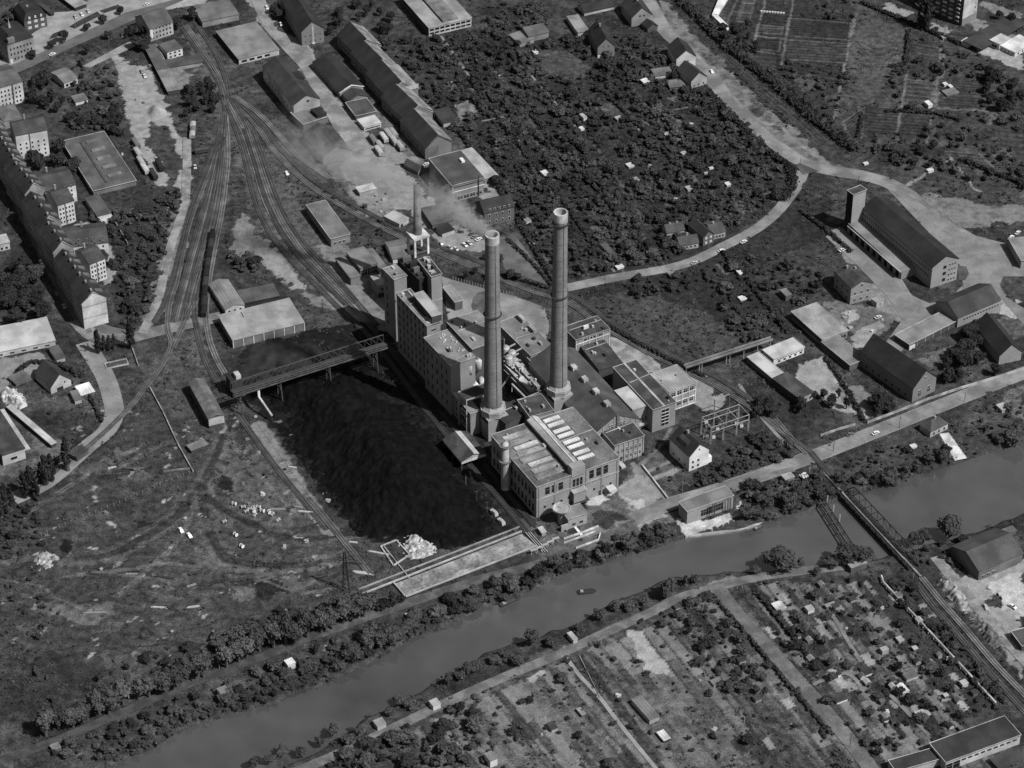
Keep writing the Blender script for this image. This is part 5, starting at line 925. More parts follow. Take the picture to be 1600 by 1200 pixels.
b = B("factory_hall", "factory hall with grey sawn roof planes and white banded end wall at the top", (670, 44), (738, 30), (622, -6), 13, rm=mat(.2), wall=RWHITE, cat="factory"); b.box("roof_middle", b.W * .36, 2, b.h + .3, b.W * .72, b.D - 4, b.h + 1.6, mat(.12, 'blotch')); b.win('r', 8, 1, 3, 1.6, b.h - 2.4, 1, .01, .99, 'k'); b.win('r', 8, 1, 3, 1.3, 1.2, 1, .01, .99, 'k'); b.box("dark_side", -.1, 0, 0, 0, b.D, b.h, mat(.05))
b = B("goods_shed", "goods shed with dark saddle roof and white side wall beside the sidings", (459, 164), (498, 152), (414, 103), 22, roof='gable', rise=4.5, rm=mat(.05, 'tiles'), wall=mat(.24), cat="warehouse", group=WG); b.win('l', 9, 1, 1.1, 1.6, 3, 1, st='k'); b.box("white_side", -.12, 0, 2, 0, b.D, b.h, mat(.4)); b.box("dormer", b.W * .7, b.D * .45, b.h + .5, b.W * .95, b.D * .62, b.h + 3.2, RDARK); b.win('r', 1, 1, 2, 2, b.h - .5, 1, .4, .7, 'w')
b = B("link_shed", "low grey link building between the goods shed and the next gable", (474, 195), (508, 178), (463, 174), 9, rm=mat(.1), wall=mat(.09), cat="shed"); b.box("dark_tower", b.W * .6, 1, b.h, b.W * .98, b.D * .6, b.h + 2.6, mat(.02))
b = B("brown_shed", "medium gabled shed at the lower end of the upper yard, in smoke", (504, 246), (547, 233), (478, 208), 12, roof='gable', rise=5, rm=mat(.06, 'tiles'), wall=mat(.14, 'brick'), cat="warehouse", group=WG)
b = B("cold_store", "narrow dark shed with white edged side windows in the middle of the yard", (531, 144), (565, 132), (493, 96), 9, roof='gable', rise=2.6, rm=mat(.028, 'tiles'), wall=mat(.2), cat="shed"); b.win('l', 11, 1, 2.4, 1.6, 1, 1, st='w'); MB().prism([(-.5, b.h), (b.W / 2, b.h + 3.1), (b.W + .5, b.h), (b.W + .5, b.h - .5), (b.W / 2, b.h + 2.4), (-.5, b.h - .5)], -.5, 0, 'y').put("gable_coping", WHITE, b.root)
b = B("cross_shed", "small cross gabled shed attached to the narrow dark shed", (545, 158), (574, 150), (536, 147), 8, roof='gable', rise=2.6, rm=mat(.05, 'tiles'), wall=mat(.15), cat="shed", edge=False)
b = B("flat_store", "dark flat store with pale back edge next to the white shed", (556, 182), (586, 172), (545, 160), 7, rm=mat(.05, 'plain'), wall=mat(.1), cat="shed")
b = B("white_shed", "small bright white roofed shed with banded front in the yard", (569, 199), (595, 192), (559, 187), 6, rm=RWHITE, wall=mat(.45), cat="shed", edge=False); b.win('r', 5, 1, 2, .8, .8, 1, st='k')
b = B("garden_garage", "dark roofed garage with white front among the trees", (693, 193), (715, 186), (680, 172), 6, rm=mat(.03), wall=RWHITE, cat="garage", edge=False)
b = B("brick_hall", "square brick hall with dark flat roof and white framed lower windows", (706, 291), (755, 277), (672, 248), 26, rm=mat(.055, 'plain'), wall=mat(.17, 'brick'), cat="factory"); b.win('r', 10, 1, 2, .8, b.h - 1.8, 1, .05, .97, 'k'); b.box("white_band", -.1, -.2, b.h - 4.6, b.W, 0, b.h - 4.2, WHITE); b.win('r', 4, 1, 3.6, 2.4, 1.2, 1, .15, .95, 'w'); b.box("roof_unit", b.W * .75, b.D * .6, b.h + .3, b.W * .85, b.D * .72, b.h + 1.6, WHITE); b.box("mast", b.W * .82, -.6, 0, b.W * .84, -.3, b.h + 3, DARK)
b = B("pale_extension", "light flat roof strip along the right side of the brick hall", (757, 280), (776, 272), (720, 236), 7, rm=RLIGHT, wall=mat(.2), cat="annex", edge=False)
b = B("gable_house", "end brick gable house at the lower right of the warehouse row", (757, 333), (802, 320), (748, 314), 22, roof='gable', rise=4, ridge='x', rm=mat(.045, 'tiles'), wall=mat(.09, 'brick'), cat="house"); b.win('r', 4, 2, 1.2, 2, 1.5, 4.4, st='w'); b.win('r', 5, 1, 1.2, 1.4, b.h + .6, 1, .1, .9, 'w', nm="dormer")
b = B("low_white_hall", "low dark roofed hall with white corner walls behind the third chimney", (691, 365), (711, 360), (679, 356), 6, rm=mat(.02), wall=RWHITE, cat="hall", edge=False)
b = B("grey_hall", "grey felt roofed hall behind the third chimney", (676, 352), (712, 344), (658, 326), 8, rm=mat(.07, 'plain'), wall=mat(.1), cat="hall", edge=False)
b = B("white_gable_shed", "pale roofed shed with bright gable left of the third chimney", (624, 350), (638, 341), (601, 338), 7, rm=RLIGHT, wall=RWHITE, cat="shed", edge=False); b.win('r', 1, 1, 2, 2, .1, 1, .1, .4, 'k')
b = B("lattice_roof_shed", "small pale ribbed roof shed in the scrap yard", (562, 301), (587, 294), (557, 293), 6, rm=mat(.32, 'stripe'), wall=mat(.25), cat="shed", edge=False)
b = B("smoky_shed", "gabled shed veiled by smoke near the parked trailers", (653, 268), (662, 262), (632, 256), 6, roof='gable', rise=2.5, rm=mat(.07, 'tiles'), wall=mat(.14), cat="shed", edge=False)
# sheds by the tracks
b = B("long_brick_shed", "long low brick shed with grey roof and pale eave between two track groups", (517, 374), (545, 364), (483, 320), 12, rm=mat(.11, 'plain'), wall=mat(.17, 'brick'), cat="shed"); b.win('r', 3, 1, 1.8, 1.8, 1, 1, .1, .8, 'w')
b = B("tall_glazed_hall", "tall hall with grey roof and dark gridded glass front by the tracks", (563, 419), (590, 411), (541, 394), 17, rm=mat(.12, 'plain'), wall=mat(.14), cat="workshop", edge=False); b.win('r', 5, 1, 2, 4.4, 1.4, 1, .02, .98, 'd')
b = B("glazed_hall_wing", "lower left wing of the tall glazed hall with slit side windows", (548, 435), (562, 430), (526, 404), 11, rm=mat(.12, 'plain'), wall=mat(.16, 'brick'), cat="workshop", edge=False); b.win('l', 6, 1, 2, 1.4, 1.6, 1, st='k')
b = B("glazed_hall_range", "plain grey back range right of the tall glazed hall", (592, 424), (603, 416), (575, 390), 9, rm=mat(.11), wall=mat(.1), cat="workshop", edge=False)
b = B("scale_house", "small two storey pale house on dark base beside the stair tower", (591, 447), (602, 443), (581, 432), 18, rm=mat(.2), wall=mat(.18, 'brick'), cat="house", edge=False); b.box("dark_base", -.2, -.3, 0, b.W + .2, 0, 2.6, mat(.02)); b.win('r', 1, 1, 1.6, 1.6, 4.2, 1, .2, .8, 'k')
b = B("tile_house", "broad roofed house behind the coal bunker", (614, 405), (640, 398), (606, 378), 7, roof='gable', rise=2, ridge='x', rm=mat(.1, 'plain'), wall=mat(.5), cat="house", edge=False)
b = B("light_shed", "wide open fronted shed with pale roof and hatch beside the sidings", (364, 532), (475, 504), (342, 493), 12, rm=mat(.22, 'plain', .15), wall=mat(.12), cat="shed", edge=False)
for i in range(8): b.box("post", b.W * i / 7 - .2, -.25, 0, b.W * i / 7 + .2, .1, b.h, WHITE)
b.box("roof_hatch", b.W * .3, b.D * .7, b.h + .3, b.W * .42, b.D * .9, b.h + .9, RLIGHT)
b = B("striped_shed", "little shed with ribbed pale gable roof at the end of the wagon siding", (352, 484), (380, 474), (331, 444), 8, roof='gable', rise=1.8, rm=mat(.14, 'stripe'), wall=mat(.4), cat="shed"); b.win('r', 3, 1, 1.2, 1.2, 1, 1, st='k')
b = B("dark_lean_shed", "dark ribbed lean-to right of the little striped shed", (380, 474), (436, 462), (371, 455), 5, rm=mat(.06, 'stripe'), wall=mat(.02), cat="shed", edge=False)
b = B("barrack", "long grey barrack hut with white end wall left of the coal yard", (326, 655), (349, 648), (297, 598), 15, roof='gable', rise=1.6, rm=mat(.1, 'blotch'), wall=mat(.06), cat="hut"); b.box("white_end", -.1, -.15, 1.8, b.W + .1, 0, b.h, RWHITE); b.win('r', 3, 1, 1.5, 1.4, 3.6, 1, st='k')
b = B("brick_stack_shed", "small flat shed below the long barrack hut", (299, 704), (324, 694), (293, 696), 5, rm=mat(.13), wall=mat(.05), cat="shed", edge=False)
# left edge
b = B("white_long_house", "long low white flat roofed building at the left edge", (-40, 558), (86, 532), (-52, 521), 8, rm=RWHITE, wall=RWHITE, cat="hall", edge=False); b.win('r', 6, 1, 2.4, 1.1, .8, 1, .1, .97, 'd')
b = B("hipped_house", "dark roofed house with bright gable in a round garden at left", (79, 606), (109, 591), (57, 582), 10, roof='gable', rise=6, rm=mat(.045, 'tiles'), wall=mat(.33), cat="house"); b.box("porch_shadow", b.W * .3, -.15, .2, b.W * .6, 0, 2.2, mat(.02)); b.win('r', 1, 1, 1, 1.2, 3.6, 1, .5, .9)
b = B("ribbed_canopy", "bright ribbed roof canopy on the left works road", (127, 618), (147, 611), (119, 604), 5, rm=mat(.5, 'stripe'), wall=mat(.1), cat="shelter", edge=False)
b = B("small_cabin", "small cabin with white end left of the bright canopy", (117, 626), (127, 623), (111, 612), 6, rm=mat(.1), wall=RWHITE, cat="cabin", edge=False)
b = B("barrel_shed", "half round dark shed by the siding in front of the poplars", (120, 715), (138, 702), (108, 709), 7, rm=mat(.04, 'stripe'), wall=mat(.07), cat="shed", edge=False)
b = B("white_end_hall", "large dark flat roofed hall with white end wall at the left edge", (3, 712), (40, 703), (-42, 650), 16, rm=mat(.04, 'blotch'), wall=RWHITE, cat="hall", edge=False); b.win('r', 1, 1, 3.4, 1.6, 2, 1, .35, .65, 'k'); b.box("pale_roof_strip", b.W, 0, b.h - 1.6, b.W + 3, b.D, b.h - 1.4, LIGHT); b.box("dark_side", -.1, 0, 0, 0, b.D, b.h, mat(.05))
b = B("long_garage_row", "very long narrow garage row with pale ribbed roof and dark doors", (80, 695), (86, 690), (13, 635), 6, rm=mat(.3, 'stripe'), wall=mat(.05), cat="garage row", edge=False)
b = B("pavilion", "low pavilion roof at the left edge above the garage row", (25, 600), (48, 590), (12, 590), 4, rm=mat(.08), wall=mat(.1), cat="shed", edge=False)
b = B("cabin_grey", "grey cabin beside the left road by the white building", (88, 562), (101, 557), (78, 543), 6, rm=mat(.06), wall=mat(.3), cat="cabin", edge=False)
b = B("hedge_house", "pale house cut by the left edge above the dark trees", (-15, 385), (14, 377), (-18, 372), 11, rm=mat(.3), wall=mat(.33), cat="house", edge=False); b.win('r', 3, 1, 1.3, 1.6, .8, 1, .2, .95)
r = empty("sand_bed", P(182, 569), .35, "small rectangular concrete bed with rubble beside the poplars", "basin")
for q in ((-6, -2.6, 6, -2.2), (-6, 2.2, 6, 2.6), (-6, -2.2, -5.6, 2.2), (5.6, -2.2, 6, 2.2)): MB().box(q[0], q[1], 0, q[2], q[3], .6).put("rim", LIGHT, r)
MB().box(-5.6, -2.2, 0, 5.6, 2.2, .1).put("pit_floor", mat(.06, 'blotch'), r)
# left street tenement row
TG = "tenement row along the left street"
def row(F, R_, L, hp, lab, rise=5.0):
    b = B("tenement", lab, F, R_, L, hp, roof='gable', rise=rise, rm=mat(.036, 'tiles', .4), wall=mat(.2), cat="tenement", group=TG)
    MB().prism([(-.4, b.h - .3), (b.W / 2, b.h + rise + .5), (b.W + .4, b.h - .3), (b.W + .4, b.h - .8), (b.W / 2, b.h + rise - .2), (-.4, b.h - .8)], -.35, 0, 'y').put("gable_coping", LIGHT, b.root)
    n = max(1, int(b.D / 7))
    for i in range(n):
        y = b.D * (i + .35) / n; MB().prism([(b.W * .55, b.h + rise * .8), (b.W * .98, b.h + 2.0), (b.W * .98, b.h + .4), (b.W * .6, b.h + rise * .5)], y, y + 2.6, 'y').put("dormer", mat(.1), b.root)
        b.stack(.48, (i + .2) / n, 1.4, .45)
    b.win('l', max(3, int(b.D / 3.2)), 4, 1.1, 1.6, 1.6, 3.0, st='w'); return b
row((-14, 205), (6, 196), (-60, 130), 38, "uppermost tenement section at the left edge")
row((8, 262), (38, 252), (-22, 205), 38, "tenement section with pale gable lines left of the upper courtyard wing")
row((39, 303), (68, 291), (10, 264), 38, "tenement section above the second courtyard wing")
row((62, 354), (92, 341), (40, 314), 38, "tenement section above the middle crosswise wing")
row((83, 394), (112, 381), (62, 354), 38, "tenement section below the middle crosswise wing")
row((112, 447), (142, 435), (89, 404), 38, "tenement section with a pale gable line near the end of the row")
b = row((127.5, 474), (164.5, 463), (112, 447), 40, "last tenement with blank cream gable facing the crossing")
b.box("cream_gable", -.05, -.3, .1, b.W + .05, -.02, b.h - .2, CREAM)
for z in (b.h * .38, b.h * .82): b.box("gable_joint", 0, -.36, z, b.W, -.3, z + .25, mat(.12))
MB().prism([(0, b.h - .2), (b.W / 2, b.h + 4.4), (b.W, b.h - .2)], -.3, -.02, 'y').put("gable_top", CREAM, b.root)
def wing(F, R_, L, hp, lab, cols=5, bright=.42):
    b = B("courtyard_wing", lab, F, R_, L, hp, roof='gable', rise=3.6, ridge='x', rm=mat(.07, 'tiles', .4), wall=mat(bright, 'plain', .1), cat="tenement", group="courtyard wings of the tenement row")
    b.win('r', cols, 4, 1.0, 1.4, 1.6, 2.9, .03, .97, 'd'); b.box("drainpipe", b.W * .42, -.3, 0, b.W * .42 + .5, 0, b.h, mat(.08)); b.stack(.45, .8).stack(.75, .5); return b
wing((24, 212), (74, 204), (12, 191), 40, "courtyard wing with white windowed wall in the upper left")
wing((62, 302), (118, 288), (45, 274), 26, "wide courtyard wing with steep roof below the upper wing")
wing((90, 321), (116, 314), (70, 300), 33, "narrow white courtyard wing with three white dormers")
wing((103, 387), (169, 378), (98, 356), 17, "middle crosswise wing reaching far right of the row")
wing((140, 413), (167, 406), (112, 394), 32, "lowest white courtyard wing beside the gravel yard")
b = B("corner_tenement", "pale front tenement pair cut by the left edge near the main street", (-10, 140), (33, 125), (-30, 112), 32, roof='gable', rise=3, ridge='x', rm=mat(.12, 'tiles'), wall=mat(.36), cat="tenement"); b.win('r', 7, 4, 1.1, 1.5, 1.2, 3, st='d'); b.box("drainpipe", b.W * .62, -.3, 0, b.W * .62 + .7, 0, b.h, mat(.05))
b = B("domed_house", "low pale hipped roof between two tenements at the left edge", (5, 190), (33, 182), (-5, 168), 12, roof='hip', rise=2.5, rm=mat(.14, 'tiles'), wall=mat(.2), cat="house")
b = B("long_flat_works", "long dark flat roofed works with five pale rooflights by the sandy yard", (146, 299), (212, 282), (98.5, 221), 7, rm=mat(.07, 'plain', .3), wall=mat(.12), cat="workshop")
for i in range(5): b.box("rooflight", b.W * .48, b.D * (.16 + .17 * i), b.h + .3, b.W * .8, b.D * (.16 + .17 * i) + 3, b.h + .9, mat(.13, 'blotch'))
b.box("raised_roof", b.W * .35, b.D * .08, b.h + .3, b.W * .4, b.D * .9, b.h + .8, mat(.05))
b = B("yard_shed_long", "dark shed with white lean-to below the long flat works", (152, 338), (172, 331), (136, 309), 8, rm=mat(.06, 'plain'), wall=mat(.15), cat="shed", edge=False); b.box("pale_lean_to", 0, -5.5, 0, b.W, -.1, 3, RWHITE)
b = B("smoke_house", "low house with broken pale front wall under drifting smoke", (100, 130), (118, 120), (84, 112), 8, roof='gable', rise=1.6, ridge='x', rm=mat(.12), wall=mat(.4), cat="house"); b.win('r', 3, 1, 1.8, 1.8, .6, 1, st='k')
b = B("white_wall_shed", "flat shed with white wall in the smoky garden", (118, 160), (136, 154), (114, 150), 5, rm=mat(.1), wall=WHITE, cat="shed", edge=False)
# top left houses
b = B("white_window_villa", "dark mansard villa with bright white windows and dormers", (37.5, 33), (69, 20), (31, 10), 17, roof='mansard', rise=4, rm=mat(.03, 'tiles'), wall=mat(.07, 'brick'), cat="villa"); b.win('r', 3, 2, 2.2, 1.8, 1.2, 3.8, .08, .95, 'l'); b.win('r', 3, 1, 1.2, 1.8, b.h + .3, 1, .12, .9, 'l', nm="dormer"); b.stack(.4, .5)
b = B("town_house", "grey three storey town house with spire and rows of dark windows", (11, 70), (47, 53), (0, 47), 30, roof='mansard', rise=4.5, rm=mat(.035, 'tiles'), wall=mat(.19), cat="town house"); b.win('r', 7, 3, 1.1, 1.7, 1.6, 3.6, .05, .95, 'k'); b.win('l', 4, 3, 1, 1.6, 1.6, 3.6); b.box("white_door", b.W * .05, -.2, 0, b.W * .14, 0, 3, WHITE); MB().lathe([(1.2, b.h + 2), (.9, b.h + 5), (.25, b.h + 9), (0, b.h + 12)], 8, (b.W * .42, b.D * .6)).put("spire", mat(.25), b.root); b.box("roof_gable", b.W * .05, -.2, b.h, b.W * .3, 2, b.h + 3.4, mat(.14))
b = B("station_roof", "long grey flat station roof with dark underside at the top edge", (117, 12), (133, 4), (90, -12), 6, rm=mat(.2), wall=mat(.03), cat="station building", edge=False)
b = B("dark_pavilion", "dark flat roof beside the villa car park", (79, 22), (84, 20), (55, 2), 4, rm=mat(.035), wall=mat(.03), cat="pavilion", edge=False)
b = B("corner_house", "large house with grey hipped roof and lit window front at the street corner", (234, 46), (266, 31), (218, 24), 19, roof='gable', rise=5.5, ridge='x', rm=mat(.1, 'tiles'), wall=mat(.25), cat="house"); b.win('r', 6, 3, 1.1, 1.5, 1.4, 3, st='k'); b.box("white_corner", -.1, -.2, 2, b.W * .12, 0, b.h - .5, WHITE); b.stack(.3, .5).stack(.8, .6)
b = B("white_back_house", "white back house with two dark windows behind the corner house", (261, 82), (282, 72), (254, 68), 12, rm=mat(.07), wall=mat(.45), cat="house", edge=False); b.win('r', 3, 2, 1.4, 1.2, 1, 2.4, st='k')
b = B("long_low_shed", "long low shed with grey two part roof and dark side", (262, 143), (280, 138), (229, 72), 6, rm=mat(.15), wall=mat(.05), cat="shed", edge=False); b.box("ribbed_part", 0, b.D * .45, b.h + .3, b.W * .95, b.D, b.h + .5, mat(.07, 'stripe'))
b = B("dark_flat_shed", "dark flat shed joining the long low shed with a white end", (262, 106), (316, 96), (259, 94), 6, rm=mat(.05), wall=mat(.2), cat="shed", edge=False)
b = B("track_side_house", "flat roofed house by the sidings under dark trees", (316, 34), (370, 18), (310, 8), 9, rm=mat(.1), wall=mat(.18), cat="house", edge=False)
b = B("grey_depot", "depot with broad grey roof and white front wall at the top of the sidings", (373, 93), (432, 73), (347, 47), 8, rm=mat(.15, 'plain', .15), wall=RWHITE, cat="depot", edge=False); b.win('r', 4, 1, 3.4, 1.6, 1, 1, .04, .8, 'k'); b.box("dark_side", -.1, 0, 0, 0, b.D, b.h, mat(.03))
# houses in the gardens, top centre
b = B("garden_house", "two part grey roofed house in the gardens with white path", (812, 68), (833, 60), (797, 54), 6, rm=mat(.12, 'plain'), wall=mat(.2), cat="house", edge=False)
b = B("garden_house", "right half of the grey roofed garden house, slightly higher", (826, 57), (856, 49), (820, 46), 9, roof='shed', rise=1.5, rm=mat(.12, 'tiles'), wall=mat(.15), cat="house", edge=False)
b = B("strip_shed", "narrow shed with striped roof and white end wall", (903, 51), (920, 48), (886, 26), 7, rm=mat(.17, 'stripe'), wall=RWHITE, cat="shed", edge=False)
b = B("brick_cottage", "brick cottage with steep dark roof and white base", (934, 74), (960, 70), (921, 46), 16, roof='gable', rise=5.5, rm=mat(.035, 'tiles'), wall=mat(.15, 'brick'), cat="house"); b.win('r', 2, 1, 1, 1.2, b.h - .5, 1, .2, .8, 'd'); b.box("white_base", 0, -.6, 0, b.W * .35, 0, 1.4, WHITE); b.stack(.5, .7)
b = B("roadside_house", "tall brick gable house at the top beside the curved road", (987, 28), (1019, 22), (972, 6), 14, roof='gable', rise=6, rm=mat(.05, 'tiles'), wall=mat(.2), cat="house"); b.win('r', 2, 1, 1.4, 1.5, b.h - .4, 1, .3, .7); b.stack(.5, .5)
b = B("long_top_house", "dark roofed long house with white dormer at the top edge", (913, 20), (958, 8), (906, 8), 5, roof='gable', rise=3, ridge='x', rm=mat(.03, 'tiles'), wall=mat(.3), cat="house", edge=False)
b = B("cottage_pair", "white gabled cottage beside the curved road", (1057, 92), (1087, 87), (1044, 72), 15, roof='gable', rise=5, rm=mat(.035, 'tiles'), wall=mat(.4), cat="house"); b.win('r', 2, 1, 1, 1.4, 3.2, 1, .3, .7)
b = B("cottage_pair", "second gabled cottage just below the white one at the road", (1080, 127), (1103, 118), (1060, 108), 12, roof='gable', rise=4.5, rm=mat(.04, 'tiles'), wall=mat(.25), cat="house"); b.win('r', 3, 1, 1, 1.4, 1, 1)
b = B("hut_row", "low grey hut with white front left of the two cottages", (1024, 119), (1050, 113), (1022, 108), 5, rm=mat(.1), wall=mat(.4), cat="hut", edge=False); b = B("hut_row", "plain grey hut below the second cottage", (1047, 137), (1070, 133), (1045, 126), 4, rm=mat(.1), wall=mat(.12), cat="hut", edge=False)
b = B("dark_annex", "dark tiled annex between gable house and cottages", (1012, 45), (1025, 38), (1007, 36), 6, roof='gable', rise=2.5, rm=mat(.03, 'tiles'), wall=mat(.07), cat="annex", edge=False)
# cluster by the curved lane
b = B("lane_house", "leftmost tiled house of the cluster by the curved lane", (1042, 364), (1069, 358), (1036, 352), 10, roof='gable', rise=3, ridge='x', rm=mat(.08, 'tiles'), wall=mat(.25), cat="house"); b.win('r', 4, 1, 1.1, 1.6, 1, 1); b.stack(.3, .5).stack(.7, .5)
b = B("lane_house", "front tiled house of the cluster with small garden to the lane", (1062, 384), (1091, 378), (1056, 371), 8, roof='gable', rise=3, ridge='x', rm=mat(.08, 'tiles'), wall=mat(.25), cat="house"); b.win('r', 4, 1, 1.1, 1.4, 1, 1); b.stack(.5, .5)
b = B("lane_house", "dark gabled house with bright upper windows in the lane cluster", (1099, 371), (1114, 364), (1078, 350), 14, roof='gable', rise=3, rm=mat(.035, 'tiles'), wall=mat(.09), cat="house"); b.win('r', 2, 2, 1.3, 1.5, 1, 3, st='l')
b = B("lane_house", "rightmost house of the lane cluster with pale lower wall", (1112, 366), (1131, 358), (1104, 348), 9, roof='gable', rise=2.6, ridge='x', rm=mat(.08, 'tiles'), wall=mat(.25), cat="house"); b.win('r', 4, 1, 1.1, 1.5, .8, 1); b.stack(.4, .5)
# allotment huts
def hut(i, x, y, lab, w=9, d=7, hp=4, roof=LIGHT, wall=LIGHT, rf='flat', rs=0):
    Bld("garden_hut", lab, (x, y), (x + w, y - w * .33), (x - d * .75, y - d * .8), hp, roof=rf, rise=rs, rm=roof, wall=wall, cat="garden hut", edge=False, ov=.15)
HT = [(643, 971, "bright white square roof by the north river bank", 12, 14, 3, WHITE, LIGHT), (563, 1003, "brown hut under the bank trees by the river path", 8, 9, 4, mat(.1), mat(.1)), (450, 1040, "white two storey hut with shed on the river bank", 12, 9, 9, WHITE, WHITE), (345, 1085, "pale hut in the bank trees at lower left", 14, 10, 9, mat(.14), mat(.3)), (83, 1173, "lone hut by the lower left path", 13, 9, 4, mat(.15), mat(.1)), (590, 1136, "gabled hut between river and south path", 14, 11, 6, mat(.2), mat(.35)), (677, 1104, "white hut on the south path near a lawn", 12, 10, 7, mat(.3), WHITE), (766, 1190, "white gabled hut at the bottom edge", 12, 14, 10, mat(.14), WHITE), (1015, 1126, "end of the long garden barrack", 16, 40, 6, mat(.11, 'stripe'), LIGHT), (1037, 1158, "slatted white roof frame below the long barrack", 11, 16, 3, mat(.4, 'stripe'), DARK), (862, 1141, "dark boxed hut with pale sides in the left plots", 10, 12, 4, mat(.04), mat(.3)), (909, 1118, "little grey hut with cap roof left of the narrow path", 7, 12, 3, mat(.2), mat(.1)), (1156, 1035, "dark hut with pale front beside the wide lane", 10, 7, 6, mat(.03), mat(.25)), (1181, 1095, "dark hut further down the wide lane", 10, 8, 4, mat(.05), mat(.2)), (1116, 1072, "lying grey roof with white edge board", 14, 10, 2, mat(.14), WHITE), (896, 1001, "narrow hut with white front by the south path", 7, 14, 6, mat(.25), mat(.35)), (1310, 1055, "dark hut with white gable in the right plots", 5, 5, 4, mat(.03), WHITE), (1353, 1055, "dark gabled roof with pale end among the plots", 11, 14, 3, mat(.03), WHITE), (1308, 1098, "dark pointed roof hut with white end board", 17, 12, 3, mat(.04), WHITE), (1379, 1018, "white topped hut beside a garden tree", 10, 6, 6, LIGHT, LIGHT), (1417, 1062, "broad pale walled hut right of the white pavilion", 18, 10, 4, mat(.1), RWHITE), (1411, 1083, "white pavilion with small gable", 10, 14, 4, WHITE, WHITE, 'gable', 1), (1437, 1123, "grey hut with white roof beside the sand square", 18, 12, 3, LIGHT, mat(.1)), (1382, 1127, "little white framed frame house among shrubs", 12, 6, 4, DARK, WHITE), (1405, 1003, "tiny pale hut at a plot corner", 8, 8, 3, LIGHT, LIGHT), (1330, 888, "pale flat hut below the trestle end", 25, 8, 8, mat(.2), mat(.08)), (1056, 951, "small dark gabled hut by the south path", 9, 6, 3, mat(.05), mat(.2)), (1263, 955, "white double hut near the upper plots", 10, 8, 5, LIGHT, WHITE), (1215, 955, "pale heap roofed hut at the top of the plots", 14, 14, 3, mat(.35, 'blotch'), LIGHT), (1227, 750, "small ribbed cabin under the crossing", 15, 9, 7, mat(.25, 'stripe'), mat(.15)), (1254, 748, "white signal cabin roof beside the trestle", 10, 8, 2, WHITE, DARK), (1228, 463, "grey shed at the garden edge above the pale workshop", 9, 12, 8, mat(.12), mat(.08)), (1156, 429, "bright white box hut by the dark hedge", 5, 7, 4, WHITE, WHITE), (1158, 470, "lying white sheet hut", 9, 7, 1.5, WHITE, LIGHT), (955, 400, "long white glass frame on the garden track", 8, 22, 3, mat(.06), WHITE), (965, 420, "short white hut below the glass frame", 10, 5, 2, WHITE, WHITE), (830, 383, "bright little hut near the second chimney top", 5, 5, 2, WHITE, WHITE), (852, 276, "ribbed white hut in the middle of the gardens", 8, 10, 4, mat(.4, 'stripe'), WHITE), (983, 262, "white slatted hut in the central beds", 8, 7, 2, mat(.4, 'stripe'), LIGHT), (912, 185, "pale house with steep bright front in the trees", 5, 8, 5, LIGHT, WHITE), (908, 203, "tiny white hut below the pale one", 5, 5, 2, WHITE, WHITE), (867, 153, "low white roof at left in the gardens", 9, 4, 2, WHITE, LIGHT), (965, 188, "pale dome topped garden hut", 9, 6, 3, LIGHT, LIGHT), (1041, 213, "pale pitched hut on the long garden path", 8, 6, 3, LIGHT, mat(.1)), (1055, 222, "grey low hut after the pale pitched hut", 10, 8, 2, mat(.14), mat(.1)), (1067, 242, "pale round looking hut lower on the path", 7, 5, 3, LIGHT, mat(.2)), (1006, 130, "white hut with pitched roof above the beds", 9, 7, 4, WHITE, LIGHT), (835, 83, "small white box by the oval lawn", 6, 4, 3, WHITE, WHITE), (1136, 290, "white pitched hut at the right of the gardens", 6, 5, 3, WHITE, LIGHT), (1075, 297, "pale hut low in the gardens", 9, 6, 3, LIGHT, LIGHT), (990, 284, "small grey hut beside dense trees", 9, 6, 2, mat(.2), mat(.2)), (1351, 257, "white box at the end of a hedge row", 6, 3, 2, WHITE, WHITE), (1451, 165, "white tall hut at the long garden path", 6, 8, 5, WHITE, WHITE), (1476, 133, "square white tank hut", 5, 4, 3, WHITE, WHITE), (1485, 137, "small white leaning hut beside the tank hut", 4, 5, 3, WHITE, LIGHT), (1480, 150, "pale low shed roof in the beds", 18, 10, 1.5, mat(.13), mat(.1)), (1451, 268, "white pair of boxes on the garden wall", 8, 4, 3, WHITE, WHITE), (822, 347, "small pale hut left of the tall chimney", 8, 6, 3, mat(.2), WHITE), (1195, 262, "hut roof near the traffic island", 6, 4, 2, mat(.1), mat(.1)), (1048, 432, "little grey hut hidden below the lane", 10, 7, 4, mat(.15), mat(.1)), (1425, 700, "white crate hut on the sloping bank", 8, 5, 2, WHITE, WHITE)]
for i, h in enumerate(HT): hut(i, *h)

k_ = 0
while k_ < 34:
    x, y = random.uniform(1190, 1540), random.uniform(915, 1150)
    if y > 905 + (x - 1150) * 1.2 or y < 905 + (x - 1385) * 1.15: continue
    q = P(x, y)
    if occ(q.x, q.y): continue
    k_ += 1; w_ = random.uniform(5, 10); t_ = random.choice([.04, .1, .2, .35]); Bld("garden_hut", "small hut standing among the crowded garden plots beside the wide lane", (x, y), (x + w_, y - w_ * .33), (x - w_ * .6, y - w_ * .65), random.uniform(3, 5), roof=random.choice(['flat', 'gable']), rise=1, rm=mat(t_, 'plain'), wall=mat(random.choice([.1, .25, .4]), 'plain'), cat="garden hut", group="small garden huts", edge=False, ov=.15)
